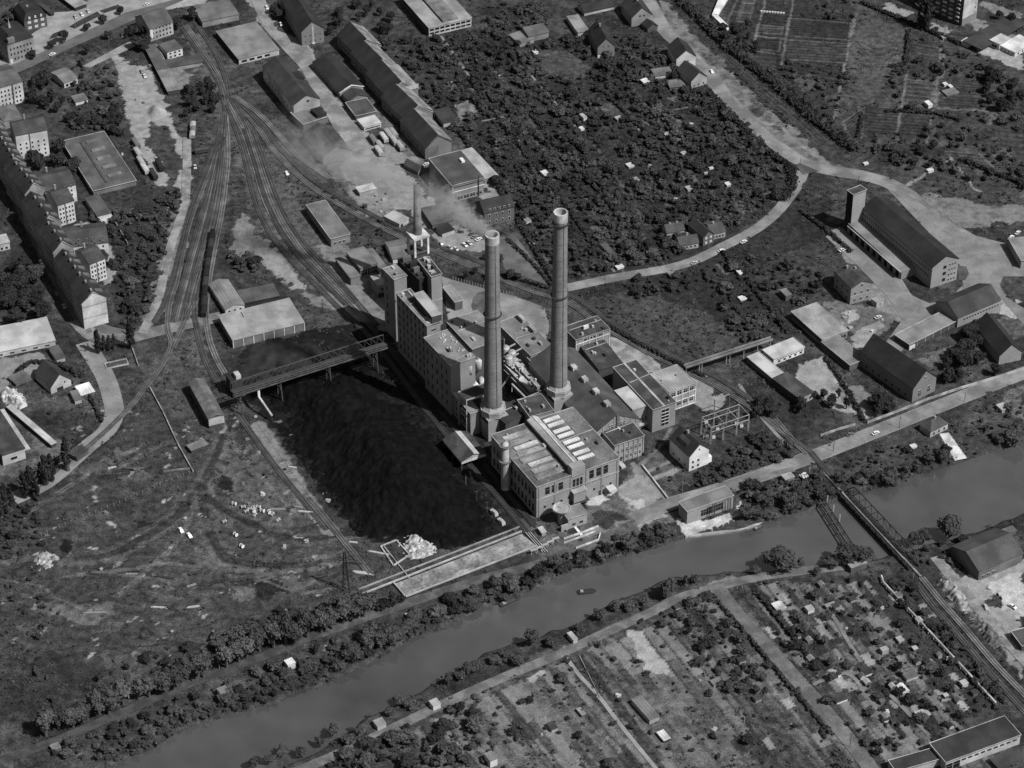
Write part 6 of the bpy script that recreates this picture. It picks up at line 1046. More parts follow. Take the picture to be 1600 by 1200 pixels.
# ---------------- vehicles ----------------
def heading(x, y, dx, dy): a = P(x, y); b_ = P(x + dx, y + dy); d = (b_ - a).to_2d().normalized(); return a, math.atan2(d.y, d.x)
CARM = {}
def car_meshes(t):
    if t in CARM: return CARM[t]
    m = mat(t, 'paint', .05, 1, .4); mb = MB()
    pr = [(-2.1, .35), (-2.15, .8), (-1.5, .95), (1.1, .95), (2.05, .8), (2.15, .4)]
    mb.prism([(u, z) for u, z in pr], -.85, .85, 'y'); body = mb.me(m)
    k = MB(); k.v = [(-1.6, -.8, .95), (1.0, -.8, .95), (1.0, .8, .95), (-1.6, .8, .95), (-1.2, -.62, 1.45), (.45, -.62, 1.45), (.45, .62, 1.45), (-1.2, .62, 1.45)]
    k.f = [(0, 1, 5, 4), (1, 2, 6, 5), (2, 3, 7, 6), (3, 0, 4, 7), (4, 5, 6, 7)]; k.mi = [0, 0, 0, 0, 1]; cab = k.me([GLASS, m])
    wh = MB()
    for n_ in range(10):
        pass
    q = MB(); q.lathe([(0, -.12), (.34, -.12), (.34, .12), (0, .12)], 10); q.v = [(v[0], v[2], v[1]) for v in q.v]; w_ = q.me(mat(.012)); CARM[t] = (body, cab, w_); return CARM[t]
def car(x, y, dx, dy, t, lab, grp="parked and moving cars"):
    a, rz = heading(x, y, dx, dy); r = empty("car", (a.x, a.y, .06), rz, lab, "car", grp); b_, c_, w_ = car_meshes(t)
    put("body", b_, r); put("cabin", c_, r)
    for u in (-1.35, 1.35):
        for v in (-.82, .82): put("wheel", w_, r, loc=(u, v, .34))
for a in [(1451, 378, 12, -5, .6, "white car on the curved lane, highest of three"), (1316, 392, 12, -5, .6, "white car below the dark roofed lane houses near a pole"), (1085, 412, 10, -4, .35, "grey white car at the lower end of the lane cluster"), (1162, 379, 12, -6, .55, "car on the lane at the right of the cluster"), (1127, 393, 12, -6, .6, "white car in front of the lane cluster"), (1112, 113, 6, 8, .6, "white car on the curved upper road"), (1368, 678, 14, -6, .6, "white car on the riverside road"), (1328, 680, 14, -6, .12, "dark car on the riverside road left of the white car"), (82, 86, 12, -4, .6, "white car on the main street at top left"), (64, 411, 7, 12, .6, "white car parked alone on the tenement street"), (88, 460, 6, 10, .1, "dark car beside the tenement street"), (100, 480, 6, 10, .3, "pale car near the end of the tenement street"), (118, 28, 6, 8, .3, "grey car in the row on the plaza"), (128, 24, 6, 8, .55, "white car in the row on the plaza"), (138, 19, 6, 8, .4, "rightmost car in the row on the plaza"), (229, 8, 12, -5, .5, "pale car at the street corner by the large house"), (192, 57, 2, 9, .5, "pale car standing on the pavement by the street trees"), (226, 120, 6, 10, .5, "pale car beside the long low shed"), (222, 113, 6, 10, .2, "darker car just above the pale one by the long shed"), (417, 13, 5, 8, .6, "white car high up on the yard road"), (439, 39, 5, 8, .6, "white car on the yard road by the warehouse"), (489, 67, 4, 8, .4, "car beside the warehouse gable"), (489, 104, 4, 8, .3, "car left of the narrow dark shed"), (448, 272, 6, 8, .6, "white car beside the sweeping tracks"), (666, 258, 10, -4, .5, "pale car at the brick hall corner"), (1580, 372, 10, -8, .6, "upper white car parked at right edge"), (1590, 365, 10, -8, .55, "white car parked second at the right edge"), (1579, 374, 9, -7, .3, "grey car parked at the right edge"), (1372, 497, 14, -5, .45, "pale car on the rubble yard by the brick villa"), (1432, 388, 10, 4, .12, "dark car by the long works building"), (690, 383, 6, 8, .2, "leftmost car in the works car park"), (703, 388, 8, 6, .35, "second car in the works car park"), (712, 390, 8, 6, .4, "third car in the works car park"), (726, 384, 8, 6, .6, "white car in the works car park"), (733, 381, 8, 6, .4, "pale car beside the white one in the car park"), (748, 375, 10, -5, .6, "white car at the far end of the car park"), (742, 371, 10, -5, .2, "grey car behind the white one in the car park"), (738, 366, 10, -5, .12, "dark car at the top of the car park"), (296, 838, 8, 10, .6, "white vehicle on the waste land by the dark track"), (283, 830, 8, 12, .6, "white vehicle with dark shadow on the waste land"), (1582, 949, 8, 5, .6, "white vehicle in the scrap yard"), (1540, 950, 8, 12, .3, "grey vehicle in the scrap yard"), (305, 262, 2, 10, .4, "pale vehicle near the upper sidings"), (212, 223, 4, 8, .3, "vehicle parked on the sandy yard")]:
    car(*a)
BM = {}
def boxcar(x, y, dx, dy, t, ln, lab, name="goods_wagon", cat="goods wagon", grp="goods wagons", wd=2.7, ht=3.4, rt=None):
    a, rz = heading(x, y, dx, dy); r = empty(name, (a.x, a.y, .1), rz, lab, cat, grp); k = (t, ln, ht, rt)
    if k not in BM:
        h = ln / 2; b_ = MB().box(-h, -wd / 2, .9, h, wd / 2, ht - .5).box(-h, -wd / 2 - .05, .8, h, wd / 2 + .05, .95)
        for i in range(5): b_.box(-h + ln * i / 4 - .08, -wd / 2 - .08, .9, -h + ln * i / 4 + .08, wd / 2 + .08, ht - .5)
        rr = MB().prism([(-wd / 2 - .1, ht - .5), (-wd / 4, ht - .1), (0, ht), (wd / 4, ht - .1), (wd / 2 + .1, ht - .5)], -h - .05, h + .05, 'x')
        q = MB(); q.lathe([(0, -.1), (.48, -.1), (.48, .1), (0, .1)], 12); q.v = [(v[0], v[2], v[1]) for v in q.v]
        BM[k] = (b_.me(mat(t * .8 if rt is None else t)), rr.me(mat(t if rt is None else rt)), q.me(mat(.012)))
    b_, rr, w_ = BM[k]; put("body", b_, r); put("roof", rr, r)
    for u in (-ln / 2 + 1.4, ln / 2 - 1.4):
        for v in (-.8, .8): put("wheel", w_, r, loc=(u, v, .48))
for i, (x, y) in enumerate(((332, 372), (330, 386), (327.5, 401), (325, 416), (323, 431), (321.5, 446), (320.5, 461), (319.5, 476), (319, 490))):
    boxcar(x, y, -1.8, 14, [.012, .03, .01, .02][i % 4], 8.2, "%s black coal wagon of the standing train, counted from its top end" % ["first", "second", "third", "fourth", "fifth", "sixth", "seventh", "eighth", "last"][i], grp="black coal wagons")
for i, (x, y, t) in enumerate(((594, 232, .26), (583, 222, .14), (600, 219, .4), (607, 213, .26), (615, 212, .26), (616, 224, .3), (625, 232, .28), (592, 240, .35))):
    boxcar(x, y, 10, 14, t, 8.5, ["pale trailer at the lower left of the parked group", "dull grey trailer at the upper left of the group", "bright trailer second from the left", "pale trailer at the top middle of the group", "pale trailer at the top right of the group", "trailer in the second row, middle", "longest trailer at the right of the group", "lowest light trailer of the group"][i], "trailer", "trailer", "parked trailers in the yard")
for i, (x, y, t) in enumerate(((573, 123, .14), (575, 128, .1), (620, 190, .05), (633, 206, .03), (618, 184, .08))):
    boxcar(x, y, 12, 15, t, 9.5, ["grey van body on the track by the stepped warehouses, upper", "dark van body just below the upper one", "dark wagon at the fourth warehouse", "black wagon at the fifth warehouse", "dull wagon above the dark one"][i], grp="wagons beside the warehouses")
for i, (x, y, t) in enumerate(((213, 228, .12), (216, 243, .3), (221, 257, .3), (227, 268, .4), (240, 276, .03))):
    boxcar(x, y, 9, 14, t, 9, ["dull wagon at the upper sandy yard edge", "pale wagon after the dull one", "pale wagon in the middle of the sandy yard row", "brightest wagon of the sandy yard row", "black long wagon below the pale row"][i], grp="wagons along the sandy yard")
for i, (x, y) in enumerate(((302, 200), (302, 208), (301, 215))): boxcar(x, y, -1, 8, [.3, .12, .3][i], 5, ["small pale trolley, top of three by the siding", "small dark trolley in the middle of three", "small pale trolley, lowest of three by the siding"][i], "trolley", "trolley", "trolleys by the siding", wd=3)
boxcar(315, 239, 12, -2, .05, 8, "dark lorry crossing the sandy lane", "lorry", "lorry", "lorries"); boxcar(700, 178, 4, 5, .02, 3, "small black tank beside the garden garage", "tank", "tank", None) if False else None
boxcar(93, 722, 16, -10, .03, 12, "dark half hidden wagon behind the poplars", grp="wagons at left"); boxcar(250, 262, 6, 12, .02, 11, "black wagon at the end of the sandy yard tracks", grp="wagons along the sandy yard")
# cable drums and tents on the waste land
for i, (x, y) in enumerate(((366, 789), (380, 794), (384, 801), (390, 797), (397, 800), (404, 794), (410, 800), (421, 802), (425, 806), (434, 815), (350, 817), (368, 837), (378, 855), (398, 807))):
    q = P(x, y, 0); a_ = rng.uniform(0, 3); r = empty("cable_drum", (q.x, q.y, .95), a_, "pale cable drum lying on the grass inside the curve of the dark track", "cable drum", "cable drums on the waste land"); k = MB()
    for s_ in (-1, .72): k.lathe([(0, s_), (.95, s_), (.95, s_ + .22), (0, s_ + .28)], 16)
    k.v = [(v[0], v[2], v[1]) for v in k.v]; k.put("flange", WHITE, r); k = MB().lathe([(.6, -.8), (.6, .8)], 12); k.v = [(v[0], v[2], v[1]) for v in k.v]; k.put("core", mat(.2), r)
    r.rotation_euler = (rng.uniform(-.1, .1), 0, a_)
# boats
def boat(x, y, dx, dy, ln, wd, t, lab, ti=None):
    a, rz = heading(x, y, dx, dy); r = empty("boat", (P(x, y, -1.5).x, P(x, y, -1.5).y, -1.6), rz, lab, "boat"); h = ln / 2
    pl = [(-h, -wd * .35), (-h * .9, -wd / 2), (h * .6, -wd / 2), (h, 0), (h * .6, wd / 2), (-h * .9, wd / 2), (-h, wd * .35)]
    MB().poly(pl, -.2, .75).put("hull", mat(t), r); MB().poly([(p[0] * .86, p[1] * .72) for p in pl], .75, .8).put("deck", mat(ti if ti else t * .5), r); MB().box(-h * .7, -wd * .25, .8, -h * .4, wd * .25, 1.3).put("thwart", LIGHT, r)
boat(917, 925, 20, -2, 9, 3, .02, "dark work boat alone in the middle of the river", .03); boat(1185, 825, 10, -5, 6, 2, .02, "dark punt moored at the end of the boom", .1); boat(797, 940, 20, -9, 12, 3, .025, "dark long barge under the north bank trees", .05); boat(490, 1067, 10, -4, 5, 1.6, .5, "slim white boat at the north bank", .2); boat(478, 1072, 7, -5, 3, 2.4, .6, "round white float beside the slim boat", .1)
# poles and lamps
PM = {}
def pole(x, y, hp, t=.03, r_=.13, arm=False, lab=None, nm="utility_pole", cat="pole"):
    q = P(x, y); h = hgt((x, y - hp), hp); k = MB(); k.bar((0, 0, 0), (0, 0, h), r_, n=6)
    if arm: k.bar((-.8, 0, h - .5), (.8, 0, h - .5), .08)
    o = k.put(nm, mat(t)); o.location = (q.x, q.y, 0); tag(o, lab or "thin upright pole standing beside a road or track", cat, "thin poles")
for x, y, hp, t in [(1302, 705, 20, .03), (1405, 669, 17, .03), (1507, 628, 14, .03), (1241, 726, 9, .4), (1237, 716, 8, .4), (1221, 723, 7, .4), (1066, 772, 33, .2), (1315, 402, 16, .03), (1267, 295, 14, .03), (1220, 247, 12, .04), (1341, 287, 12, .04), (505, 418, 14, .02), (1098, 958, 16, .3), (1078, 958, 20, .1), (1328, 1168, 22, .05), (1427, 903, 8, .3), (1471, 953, 9, .05), (1469, 1133, 14, .04), (1163, 1130, 10, .4), (728, 758, 14, .2), (745, 783, 16, .1), (761, 800, 16, .1), (735, 744, 8, .3), (118, 44, 14, .2), (171, 76, 20, .1), (52, 75, 22, .2), (162, 26, 8, .2), (343, 1046, 8, .3), (441, 1195, 5, .2), (939, 1005, 8, .3), (1460, 748, 4, .3), (672, 305, 20, .3), (1000, 668, 10, .1), (504, 484, 16, .02), (540, 487, 10, .3), (945, 437, 10, .03), (1334, 432, 12, .03), (1250, 260, 12, .05), (575, 885, 30, .1), (618, 880, 18, .1)]: pole(x, y, hp, t, arm=(hp > 15))
q = P(541, 925); r = empty("lattice_pylon", q, .3, "tall dark lattice pylon on the waste ground below the coal yard", "pylon"); hz = hgt((541, 862), 63); k = MB()
for dx, dy in ((-1.5, -1.5), (1.5, -1.5), (1.5, 1.5), (-1.5, 1.5)): k.bar((dx, dy, 0), (dx * .25, dy * .25, hz), .16)
for i in range(9): z = hz * i / 9; s_ = 1.5 * (1 - .75 * i / 9); s2 = 1.5 * (1 - .75 * (i + 1) / 9); z2 = hz * (i + 1) / 9; k.bar((-s_, -s_, z), (s2, -s2, z2), .1).bar((s_, -s_, z), (s2, s2, z2), .1).bar((s_, s_, z), (-s2, s2, z2), .1).bar((-s_, s_, z), (-s2, -s2, z2), .1)
k.put("mast", mat(.015), r); MB().bar((-5, 0, hz * .85), (5, 0, hz * .85), .18).bar((-3.6, 0, hz * .97), (3.6, 0, hz * .97), .15).put("cross_arm", mat(.015), r)
# fences and walls
def fence(px, lab, n, h=1.6, t=.25, wall=False, w_=.25, nm="fence", grp=None):
    pts = P2(px); o_ = pts[0]; r = empty(nm, (o_.x, o_.y, 0), 0, lab, nm.replace("_", " "), grp)
    for a_, b_ in zip(pts[:-1], pts[1:]):
        if wall:
            d_ = (b_ - a_).normalized(); n_ = Vector((-d_.y, d_.x)) * w_ / 2; MB().poly([a_ + n_ - o_, b_ + n_ - o_, b_ - n_ - o_, a_ - n_ - o_], 0, h).put("panel", mat(t, 'blotch'), r)
    if n:
        tot = sum((b_ - a_).length for a_, b_ in zip(pts[:-1], pts[1:])); me = MB().box(-.1, -.1, 0, .1, .1, h).me(mat(t))
        for i in range(n):
            s_ = tot * i / max(1, n - 1)
            for a_, b_ in zip(pts[:-1], pts[1:]):
                L_ = (b_ - a_).length
                if s_ <= L_ + .01: p = a_.lerp(b_, s_ / L_); put("post", me, r, loc=(p.x - o_.x, p.y - o_.y, 0)); break
                s_ -= L_
    if n:
        k = MB()
        for a_, b_ in zip(pts[:-1], pts[1:]): k.bar((a_ - o_).to_3d() + Vector((0, 0, h * .8)), (b_ - o_).to_3d() + Vector((0, 0, h * .8)), .03)
        k.put("wire", mat(.12), r)
fence([(65, 838), (120, 813), (180, 790), (240, 763), (296, 740)], "long post and wire fence across the waste land", 26, 1.9, .25)
fence([(234, 606), (255, 645), (278, 695), (302, 738)], "straight pale low wall running down from the branching track", 0, 1.0, .2, True, .5, "low_wall")
fence([(255, 738), (275, 735), (297, 733)], "short pale low wall meeting the straight wall", 0, .8, .16, True, .5, "low_wall")
fence([(1355, 662), (1400, 645), (1450, 625), (1500, 608), (1560, 590), (1600, 578)], "long pale garden wall above the riverside road", 0, 1.5, .28, True, .35, "garden_wall")
fence([(1282, 682), (1310, 672), (1336, 665)], "short pale wall left of the works entrance", 0, 1.4, .28, True, .35, "garden_wall")
fence([(1003, 728), (1020, 750), (1043, 780)], "white low wall along the yard by the white house", 0, 1.2, .4, True, .5, "garden_wall")
fence([(900, 858), (935, 845), (938, 835)], "white railings below the gate house", 5, 1.3, .5, True, .3, "railing"); fence([(881, 843), (910, 833), (935, 823)], "white double rail by the gate house lawn", 0, 1.0, .5, True, .4, "railing"); fence([(881, 849), (910, 839), (930, 831)], "lower white rail by the gate house lawn", 0, .8, .45, True, .4, "railing")
fence([(708, 437), (730, 443), (757, 451), (800, 462)], "railing of pale posts along the back edge of the paved yard", 22, 2.2, .3)
fence([(205, 540), (212, 560), (216, 572)], "short pale wall beside the tall poplar", 0, 1.2, .2, True, .4, "low_wall"); fence([(152, 305), (172, 335), (200, 383)], "pale boundary wall sloping down beside the back yards", 0, 1.6, .2, True, .4, "boundary_wall")
fence([(1128, 928), (1145, 922), (1160, 918)], "small white gate fence on the south path", 5, 1.4, .35); fence([(1238, 300), (1222, 322)], "pale kerb rail on the bend of the lane", 0, .4, .2, True, .3, "low_wall")
fence([(405, 665), (440, 715), (480, 770), (512, 822)], "line of pale rubble edging stones beside the coal yard siding", 34, .9, .3)
fence([(600, 855), (640, 905)], "rail stub beside the concrete pit", 0, .8, .25, True, .4, "low_wall")
for q in (((1120, 940), (1105, 935)), ((865, 1043), (890, 1035)), ((905, 1025), (937, 1090))): fence(list(q), "low plank edging in the lower plots", 0, .6, .25, True, .2, "plot_edging", "plank edgings")
for i in range(9):
    q = P(1190 + 4.3 * i, 18.5 + .35 * i); o = MB().box(-.6, -.4, 0, .6, .4, .7).box(-.7, -.5, .7, .7, .5, .85).put("beehive_box", WHITE); o.location = (q.x, q.y, 0); tag(o, "small white box in the straight row on the upper right beds", "box", "row of white boxes")
# timber stacks, light sheets, planks scattered
for i in range(95):
    zone = [(700, 930, 90, 280), (1000, 1180, 190, 330), (1190, 1500, 960, 1150), (830, 1150, 1040, 1190), (560, 640, 300, 345), (1300, 1380, 480, 520), (1470, 1580, 880, 1000), (150, 530, 780, 990), (380, 470, 640, 800), (190, 250, 100, 260)][i % 10]
    x, y = rng.uniform(zone[0], zone[1]), rng.uniform(zone[2], zone[3]); q = P(x, y)
    if occ(q.x, q.y): continue
    s_ = rng.uniform(.5, 1.4); k = MB().box(-s_, -s_ * .6, 0, s_, s_ * .6, .5 + s_ * .4).box(-s_ * .8, s_ * .6, 0, s_ * .1, s_ * 1.1, .5); o = k.put("crate_pile", mat(float(rng.choice([.14, .28, .42])))); o.location = (q.x, q.y, 0); o.rotation_euler = (0, 0, rng.uniform(0, 3)); tag(o, "small pale pile of boxes or boards lying in the yards and gardens", "pile", "small pale piles")

for i in range(26):
    x, y = [(rng.uniform(130, 340), rng.uniform(890, 960)), (rng.uniform(420, 500), rng.uniform(680, 830)), (rng.uniform(550, 640), rng.uniform(840, 900)), (rng.uniform(140, 200), rng.uniform(725, 745))][i % 4]; q = P(x, y)
    if occ(q.x, q.y): continue
    l_ = rng.uniform(2, 6); o = MB().box(-l_, -.25, 0, l_, .25, .5).box(-l_ * .8, .3, 0, l_ * .9, .75, .45).put("beam_stack", mat(float(rng.choice([.02, .03, .2, .35])))); o.location = (q.x, q.y, 0); o.rotation_euler = (0, 0, rng.uniform(-.4, .5)); tag(o, "stack of long beams lying on the waste land or beside the coal siding", "beams", "stacks of beams")
# ---------------- vegetation ----------------
_c = np.array([(x, y, z) for z in (-1, 1) for y in (-1, 1) for x in (-1, 1)], float)
def ballq(n=3):                                     # cube-sphere of quads
    V = []; Q = []
    for ax in range(3):
        for sg in (-1, 1):
            k = len(V)
            for i in range(n):
                for j in range(n):
                    p = [0, 0, 0]; p[ax] = sg; p[(ax + 1) % 3] = (2 * i / (n - 1) - 1) * sg; p[(ax + 2) % 3] = 2 * j / (n - 1) - 1; V.append(p)
            for i in range(n - 1):
                for j in range(n - 1): a = k + i * n + j; Q.append((a, a + n, a + n + 1, a + 1))
    V = np.array(V, float); return V / np.linalg.norm(V, axis=1)[:, None], np.array(Q)
BV, BQ = ballq(3)
def crown(seed, lobes, leaves, leaf, shape='round', core=.72):
    r = np.random.default_rng(seed); Vs = []; Qs = []; n = 0; C_ = []
    for i in range(lobes):
        if shape == 'poplar': z = (i + .5) / lobes; rr = .42 * math.sin(math.pi * min(.97, z * .85 + .12)) + .1; a = r.random() * 6.28; C_.append((.5 * rr * math.cos(a), .5 * rr * math.sin(a), z * 1.8 - .9, rr * 1.25, .3))
        else:
            a = r.random() * 6.28; u = r.random() ** .5 * .62; z = r.uniform(-.55, .6) * (1 - u * .4); C_.append((u * math.cos(a), u * math.sin(a), z, r.uniform(.28, .5), 1))
    if shape != 'poplar': C_.append((0, 0, 0, .6, 1))
    for (x, y, z, rr, e) in C_:
        j = 1 + .28 * (r.random(len(BV)) - .5)[:, None]; zz = rr * (.85 if e == 1 else .5)
        Vs.append(BV * j * np.array([rr, rr, zz]) * core + np.array([x, y, z])); Qs.append(BQ + n); n += len(BV)
    per = max(1, leaves // len(C_))
    for (x, y, z, rr, e) in C_:
        d = r.normal(size=(per, 3)); d /= np.linalg.norm(d, axis=1)[:, None]; d[:, 2] = np.where(d[:, 2] < -.4, -d[:, 2], d[:, 2])
        zz = rr * (.85 if e == 1 else .6); c = d * np.array([rr, rr, zz]) * r.uniform(.8, 1.12, (per, 1)) + np.array([x, y, z])
        nn = d + r.normal(size=(per, 3)) * .55; nn /= np.linalg.norm(nn, axis=1)[:, None]
        t = np.cross(nn, r.normal(size=(per, 3))); t /= np.linalg.norm(t, axis=1)[:, None] + 1e-9; b_ = np.cross(nn, t); s_ = leaf * r.uniform(.6, 1.35, (per, 1)); t = t * s_; b_ = b_ * s_ * .8
        q = np.stack([c - t - b_, c + t - b_ * .4, c + t * .7 + b_, c - t * .8 + b_ * .9], 1).reshape(-1, 3); Vs.append(q); Qs.append(np.arange(per * 4).reshape(-1, 4) + n); n += per * 4
    return np.concatenate(Vs), np.concatenate(Qs)
LEAF = {'n': mat(.05, 'leaf', .6, .5), 'd': mat(.024, 'leaf', .6, .5), 'l': mat(.07, 'leaf', .5, 1.2)}; BARK = mat(.07, 'plain')
TV = {}
def crown_mesh(shape, tone, i, big):
    k = (shape, tone, i, big)
    if k not in TV:
        v, q = crown(hash((shape, i)) % 999 if False else 100 + i + (50 if shape == 'poplar' else 0), 9 if shape == 'poplar' else (16 if big else 9), 900 if big else 300, .085 if big else .13, shape); v[:, 2] = (v[:, 2] + 1) / 2
        TV[k] = npmesh(v, q); TV[k].materials.append(LEAF[tone])
    return TV[k]
TRK = MB().lathe([(.06, 0), (.045, .35), (.03, .7), (.0, .95)], 7)
for a_, z_ in ((0, .4), (2, .5), (4, .45), (5.2, .6)): TRK.bar((0, 0, z_), (.28 * math.cos(a_), .28 * math.sin(a_), z_ + .25), .018)
TRKM = TRK.me(BARK)
def tree(x, y, h, rad, shape='round', tone='n', lab="leafy tree", grp=None, big=False, cat="tree", world=None, nm="tree", clear=.22):
    q = world or P(x, y).to_2d(); i = random.randrange(4); r = empty(nm, (q[0], q[1], 0 if not occ(q[0], q[1]) else -.3), random.random() * 6.28, lab, cat, grp)
    t = put("trunk", TRKM, r); t.scale = (h * .9, h * .9, h * .9)
    c = put("crown", crown_mesh(shape, tone, i, big), r); z0 = h * (.04 if shape == 'poplar' else clear); c.location = (0, 0, z0); k = 1.5 if shape == 'poplar' else 1; c.scale = (rad * k * random.uniform(.82, 1.2), rad * k * random.uniform(.82, 1.2), h - z0); return r
G1 = "row of tall trees along the river track"
for i in range(13): t = i / 12; x = 72 + 245 * t; y = 1150 - 93 * t; tree(x + random.uniform(-4, 4), y + random.uniform(-4, 5), random.uniform(12.5, 17), random.uniform(4.8, 6.2), tone=random.choice("lln"), lab="tall bushy tree in the left part of the row along the dark river track", grp=G1, big=True)
for i in range(13): t = i / 12; x = 352 + 220 * t; y = 1040 - 78 * t; tree(x + random.uniform(-4, 4), y + random.uniform(-3, 6), random.uniform(12, 17), random.uniform(4.8, 6.4), tone=random.choice("lln"), lab="tall bushy tree in the right part of the row along the dark river track", grp=G1, big=True)
for i in range(8): tree(345 + 26 * i + random.uniform(-6, 6), 1018 - 9 * i + random.uniform(-5, 5), random.uniform(8, 11), random.uniform(3.5, 5), lab="tree in the second rank behind the river track row", grp="second rank of trees", big=True)
G2 = "bushy trees on the north river bank"
for px in ([(445, 1062), (480, 1058), (520, 1045), (552, 1030), (575, 1015), (600, 1012), (628, 990), (655, 975), (690, 968), (712, 965), (742, 942), (775, 930), (800, 925)], [(835, 905), (870, 892), (905, 880), (940, 872), (975, 858), (1010, 848), (1045, 838)], [(1175, 815), (1200, 808), (1225, 800), (1250, 785)], [(1340, 760), (1362, 758), (1390, 752), (1420, 740), (1450, 728), (1480, 722), (1560, 695), (1590, 680)]):
    for (x, y) in px:
        for k in range(2): tree(x + random.uniform(-10, 10), y + random.uniform(-12, 2), random.uniform(3.2, 9.5), random.uniform(2.4, 5.2), tone=random.choice('nndl'), lab="bushy tree leaning over the north river bank", grp=G2, big=True, clear=.05)
for x, y, h, rd in ((585, 1005, 10, 7), (605, 1000, 9, 6), (1585, 692, 8, 7), (1385, 752, 8, 6)): tree(x, y, h, rd, lab="broad dark tree crown hanging over the water", grp=G2, big=True, clear=.05)
for x, y, h, rd, l in ((1217, 890, 12, 8.5, "big round tree alone on the south bank near the trestle"), (1484, 838, 15, 6.5, "large round tree standing by the water above the barn"), (1442, 848, 10, 3.8, "smaller tree left of the large round one by the water"), (1428, 852, 9, 3, "slender tree at the right end of the truss bridge"), (1325, 880, 11, 7, "broad tree at the foot of the trestle"), (1350, 880, 10, 6, "broad tree between trestle and truss bridge"), (1298, 885, 6, 5, "low tree on the south bank left of the trestle"), (1041, 935, 13, 5, "tall leafy tree on the south path bend"), (733, 1052, 7, 4, "small tree on the south bank in the middle"), (830, 1008, 10, 4, "pointed tree at the south bank"), (808, 1038, 6, 3.6, "low tree near the pale plot path")): tree(x, y, h, rd, lab=l, big=True, clear=.12)
G3 = "south bank trees"
for (x, y) in ((500, 1165), (520, 1150), (560, 1150), (545, 1160), (610, 1118), (640, 1105), (625, 1100), (700, 1070), (720, 1060), (745, 1045), (775, 1035), (790, 1030), (860, 1010), (905, 990), (935, 968), (960, 955), (985, 950), (1005, 945), (1070, 915), (1085, 910), (420, 1190), (440, 1180), (470, 1180), (400, 1198), (1180, 895), (1250, 885)): tree(x, y, random.uniform(4, 7), random.uniform(2.6, 4.2), lab="low bushy tree between the water and the south path", grp=G3, clear=.05)
G4 = "dark columnar poplars at left"
for x, y, h in ((106, 735, 19), (82, 752, 16), (73, 757, 17), (66, 755, 12), (50, 775, 17), (40, 778, 15), (58, 780, 12), (10, 800, 16), (2, 808, 14), (20, 798, 12), (154, 552, 14), (163, 548, 9), (171, 548, 9), (179, 546, 9), (206, 545, 17)): tree(x, y, h * 1.15, h * .125, 'poplar', 'd', lab="dark narrow poplar beside the left road", grp=G4, big=True)
for i in range(8): tree(590 + i * 5.5, 955 - i * 2.2 + random.uniform(-1, 1), random.uniform(4, 6.5), 1.3, 'poplar', 'd', lab="small dark cypress beside the settling basin", grp="small cypresses")
tree(613, 945, 9, 1.8, 'poplar', 'd', lab="tallest dark cypress at the corner of the settling basin")
for x, y, h in ((1441, 45, 24), (1447, 47, 20), (1437, 44, 16)): tree(x, y, h, h * .12, 'poplar', 'd', lab="tall dark poplar in front of the block of flats", grp="poplars by the block of flats")
for x, y, l in ((188, 23, "round street tree at the upper end of the plaza bed"), (162, 37, "small round street tree on the pavement"), (136, 48, "round tree at the lower plaza bed"), (101, 66, "round tree by the oval plaza bed"), (51, 91, "round street tree in front of the grey town house"), (137, 85, "large round tree on the far pavement"), (170, 62, "round tree near the small kiosk on the street"), (82, 76, "tiny street tree near the crossing"), (1561, 30, "round dark tree by the top right avenue"), (1580, 38, "broad tree on the top right avenue")): tree(x, y, random.uniform(6, 9), random.uniform(2.6, 4), tone='d', lab=l, big=True)
def grove(px, n, h0, h1, lab, grp, tone='d', big=False, r0=.38, r1=.55):
    pts = P2(px); xs = [p[0] for p in pts]; ys = [p[1] for p in pts]; k = 0; tr = 0
    while k < n and tr < 4000:
        tr += 1; x, y = random.uniform(min(xs), max(xs)), random.uniform(min(ys), max(ys))
        if not inpoly(np.array([x]), np.array([y]), pts)[0] or occ(x, y): continue
        h = random.uniform(h0, h1); tree(0, 0, h, h * random.uniform(r0, r1), tone=tone, lab=lab, grp=grp, big=big, world=(x, y), clear=.12); k += 1
grove([(265, 155), (290, 140), (340, 130), (345, 175), (310, 190), (280, 185)], 16, 6, 9, "dark tree in the dense grove beside the upper sidings", "grove by the upper sidings")
grove([(185, 30), (215, 50), (232, 60), (230, 85), (200, 70)], 7, 7, 10, "dark tree at the street corner by the large house", "corner trees"); grove([(265, 45), (300, 20), (315, 30), (290, 50)], 5, 7, 10, "dark tree between corner house and sidings", "corner trees right")
grove([(50, 240), (90, 230), (125, 265), (110, 290), (80, 285), (55, 262)], 12, 7, 10, "dark courtyard tree between the upper wings", "courtyard trees")
grove([(0, 400), (30, 410), (60, 440), (75, 490), (60, 520), (0, 510)], 24, 8, 12, "dark tree in the dense wood at the left edge", "wood at the left edge", big=True); grove([(30, 420), (60, 430), (62, 460), (35, 455)], 4, 9, 11, "paler round tree left of the tenement street", "pale street trees", 'n', True)
grove([(45, 120), (90, 125), (110, 170), (90, 190), (50, 175)], 14, 6, 9, "dark tree in the smoky upper left gardens", "upper left garden trees"); grove([(100, 185), (190, 175), (205, 230), (170, 225), (120, 205)], 16, 5, 8, "tree above the long flat works", "trees above the flat works")
grove([(1340, 625), (1370, 618), (1395, 640), (1390, 655), (1345, 655)], 7, 8, 11, "dark tree beside the gabled hall on the riverside road", "trees by the gabled hall", big=True); grove([(1470, 570), (1510, 545), (1530, 560), (1560, 590), (1480, 610)], 11, 7, 11, "dark tree between repair hall and right edge", "trees at the works edge", big=True)
grove([(1500, 515), (1520, 508), (1535, 540), (1520, 555), (1500, 545)], 6, 7, 10, "dark tree beside the half hidden gable building", "trees by the gable building", big=True)
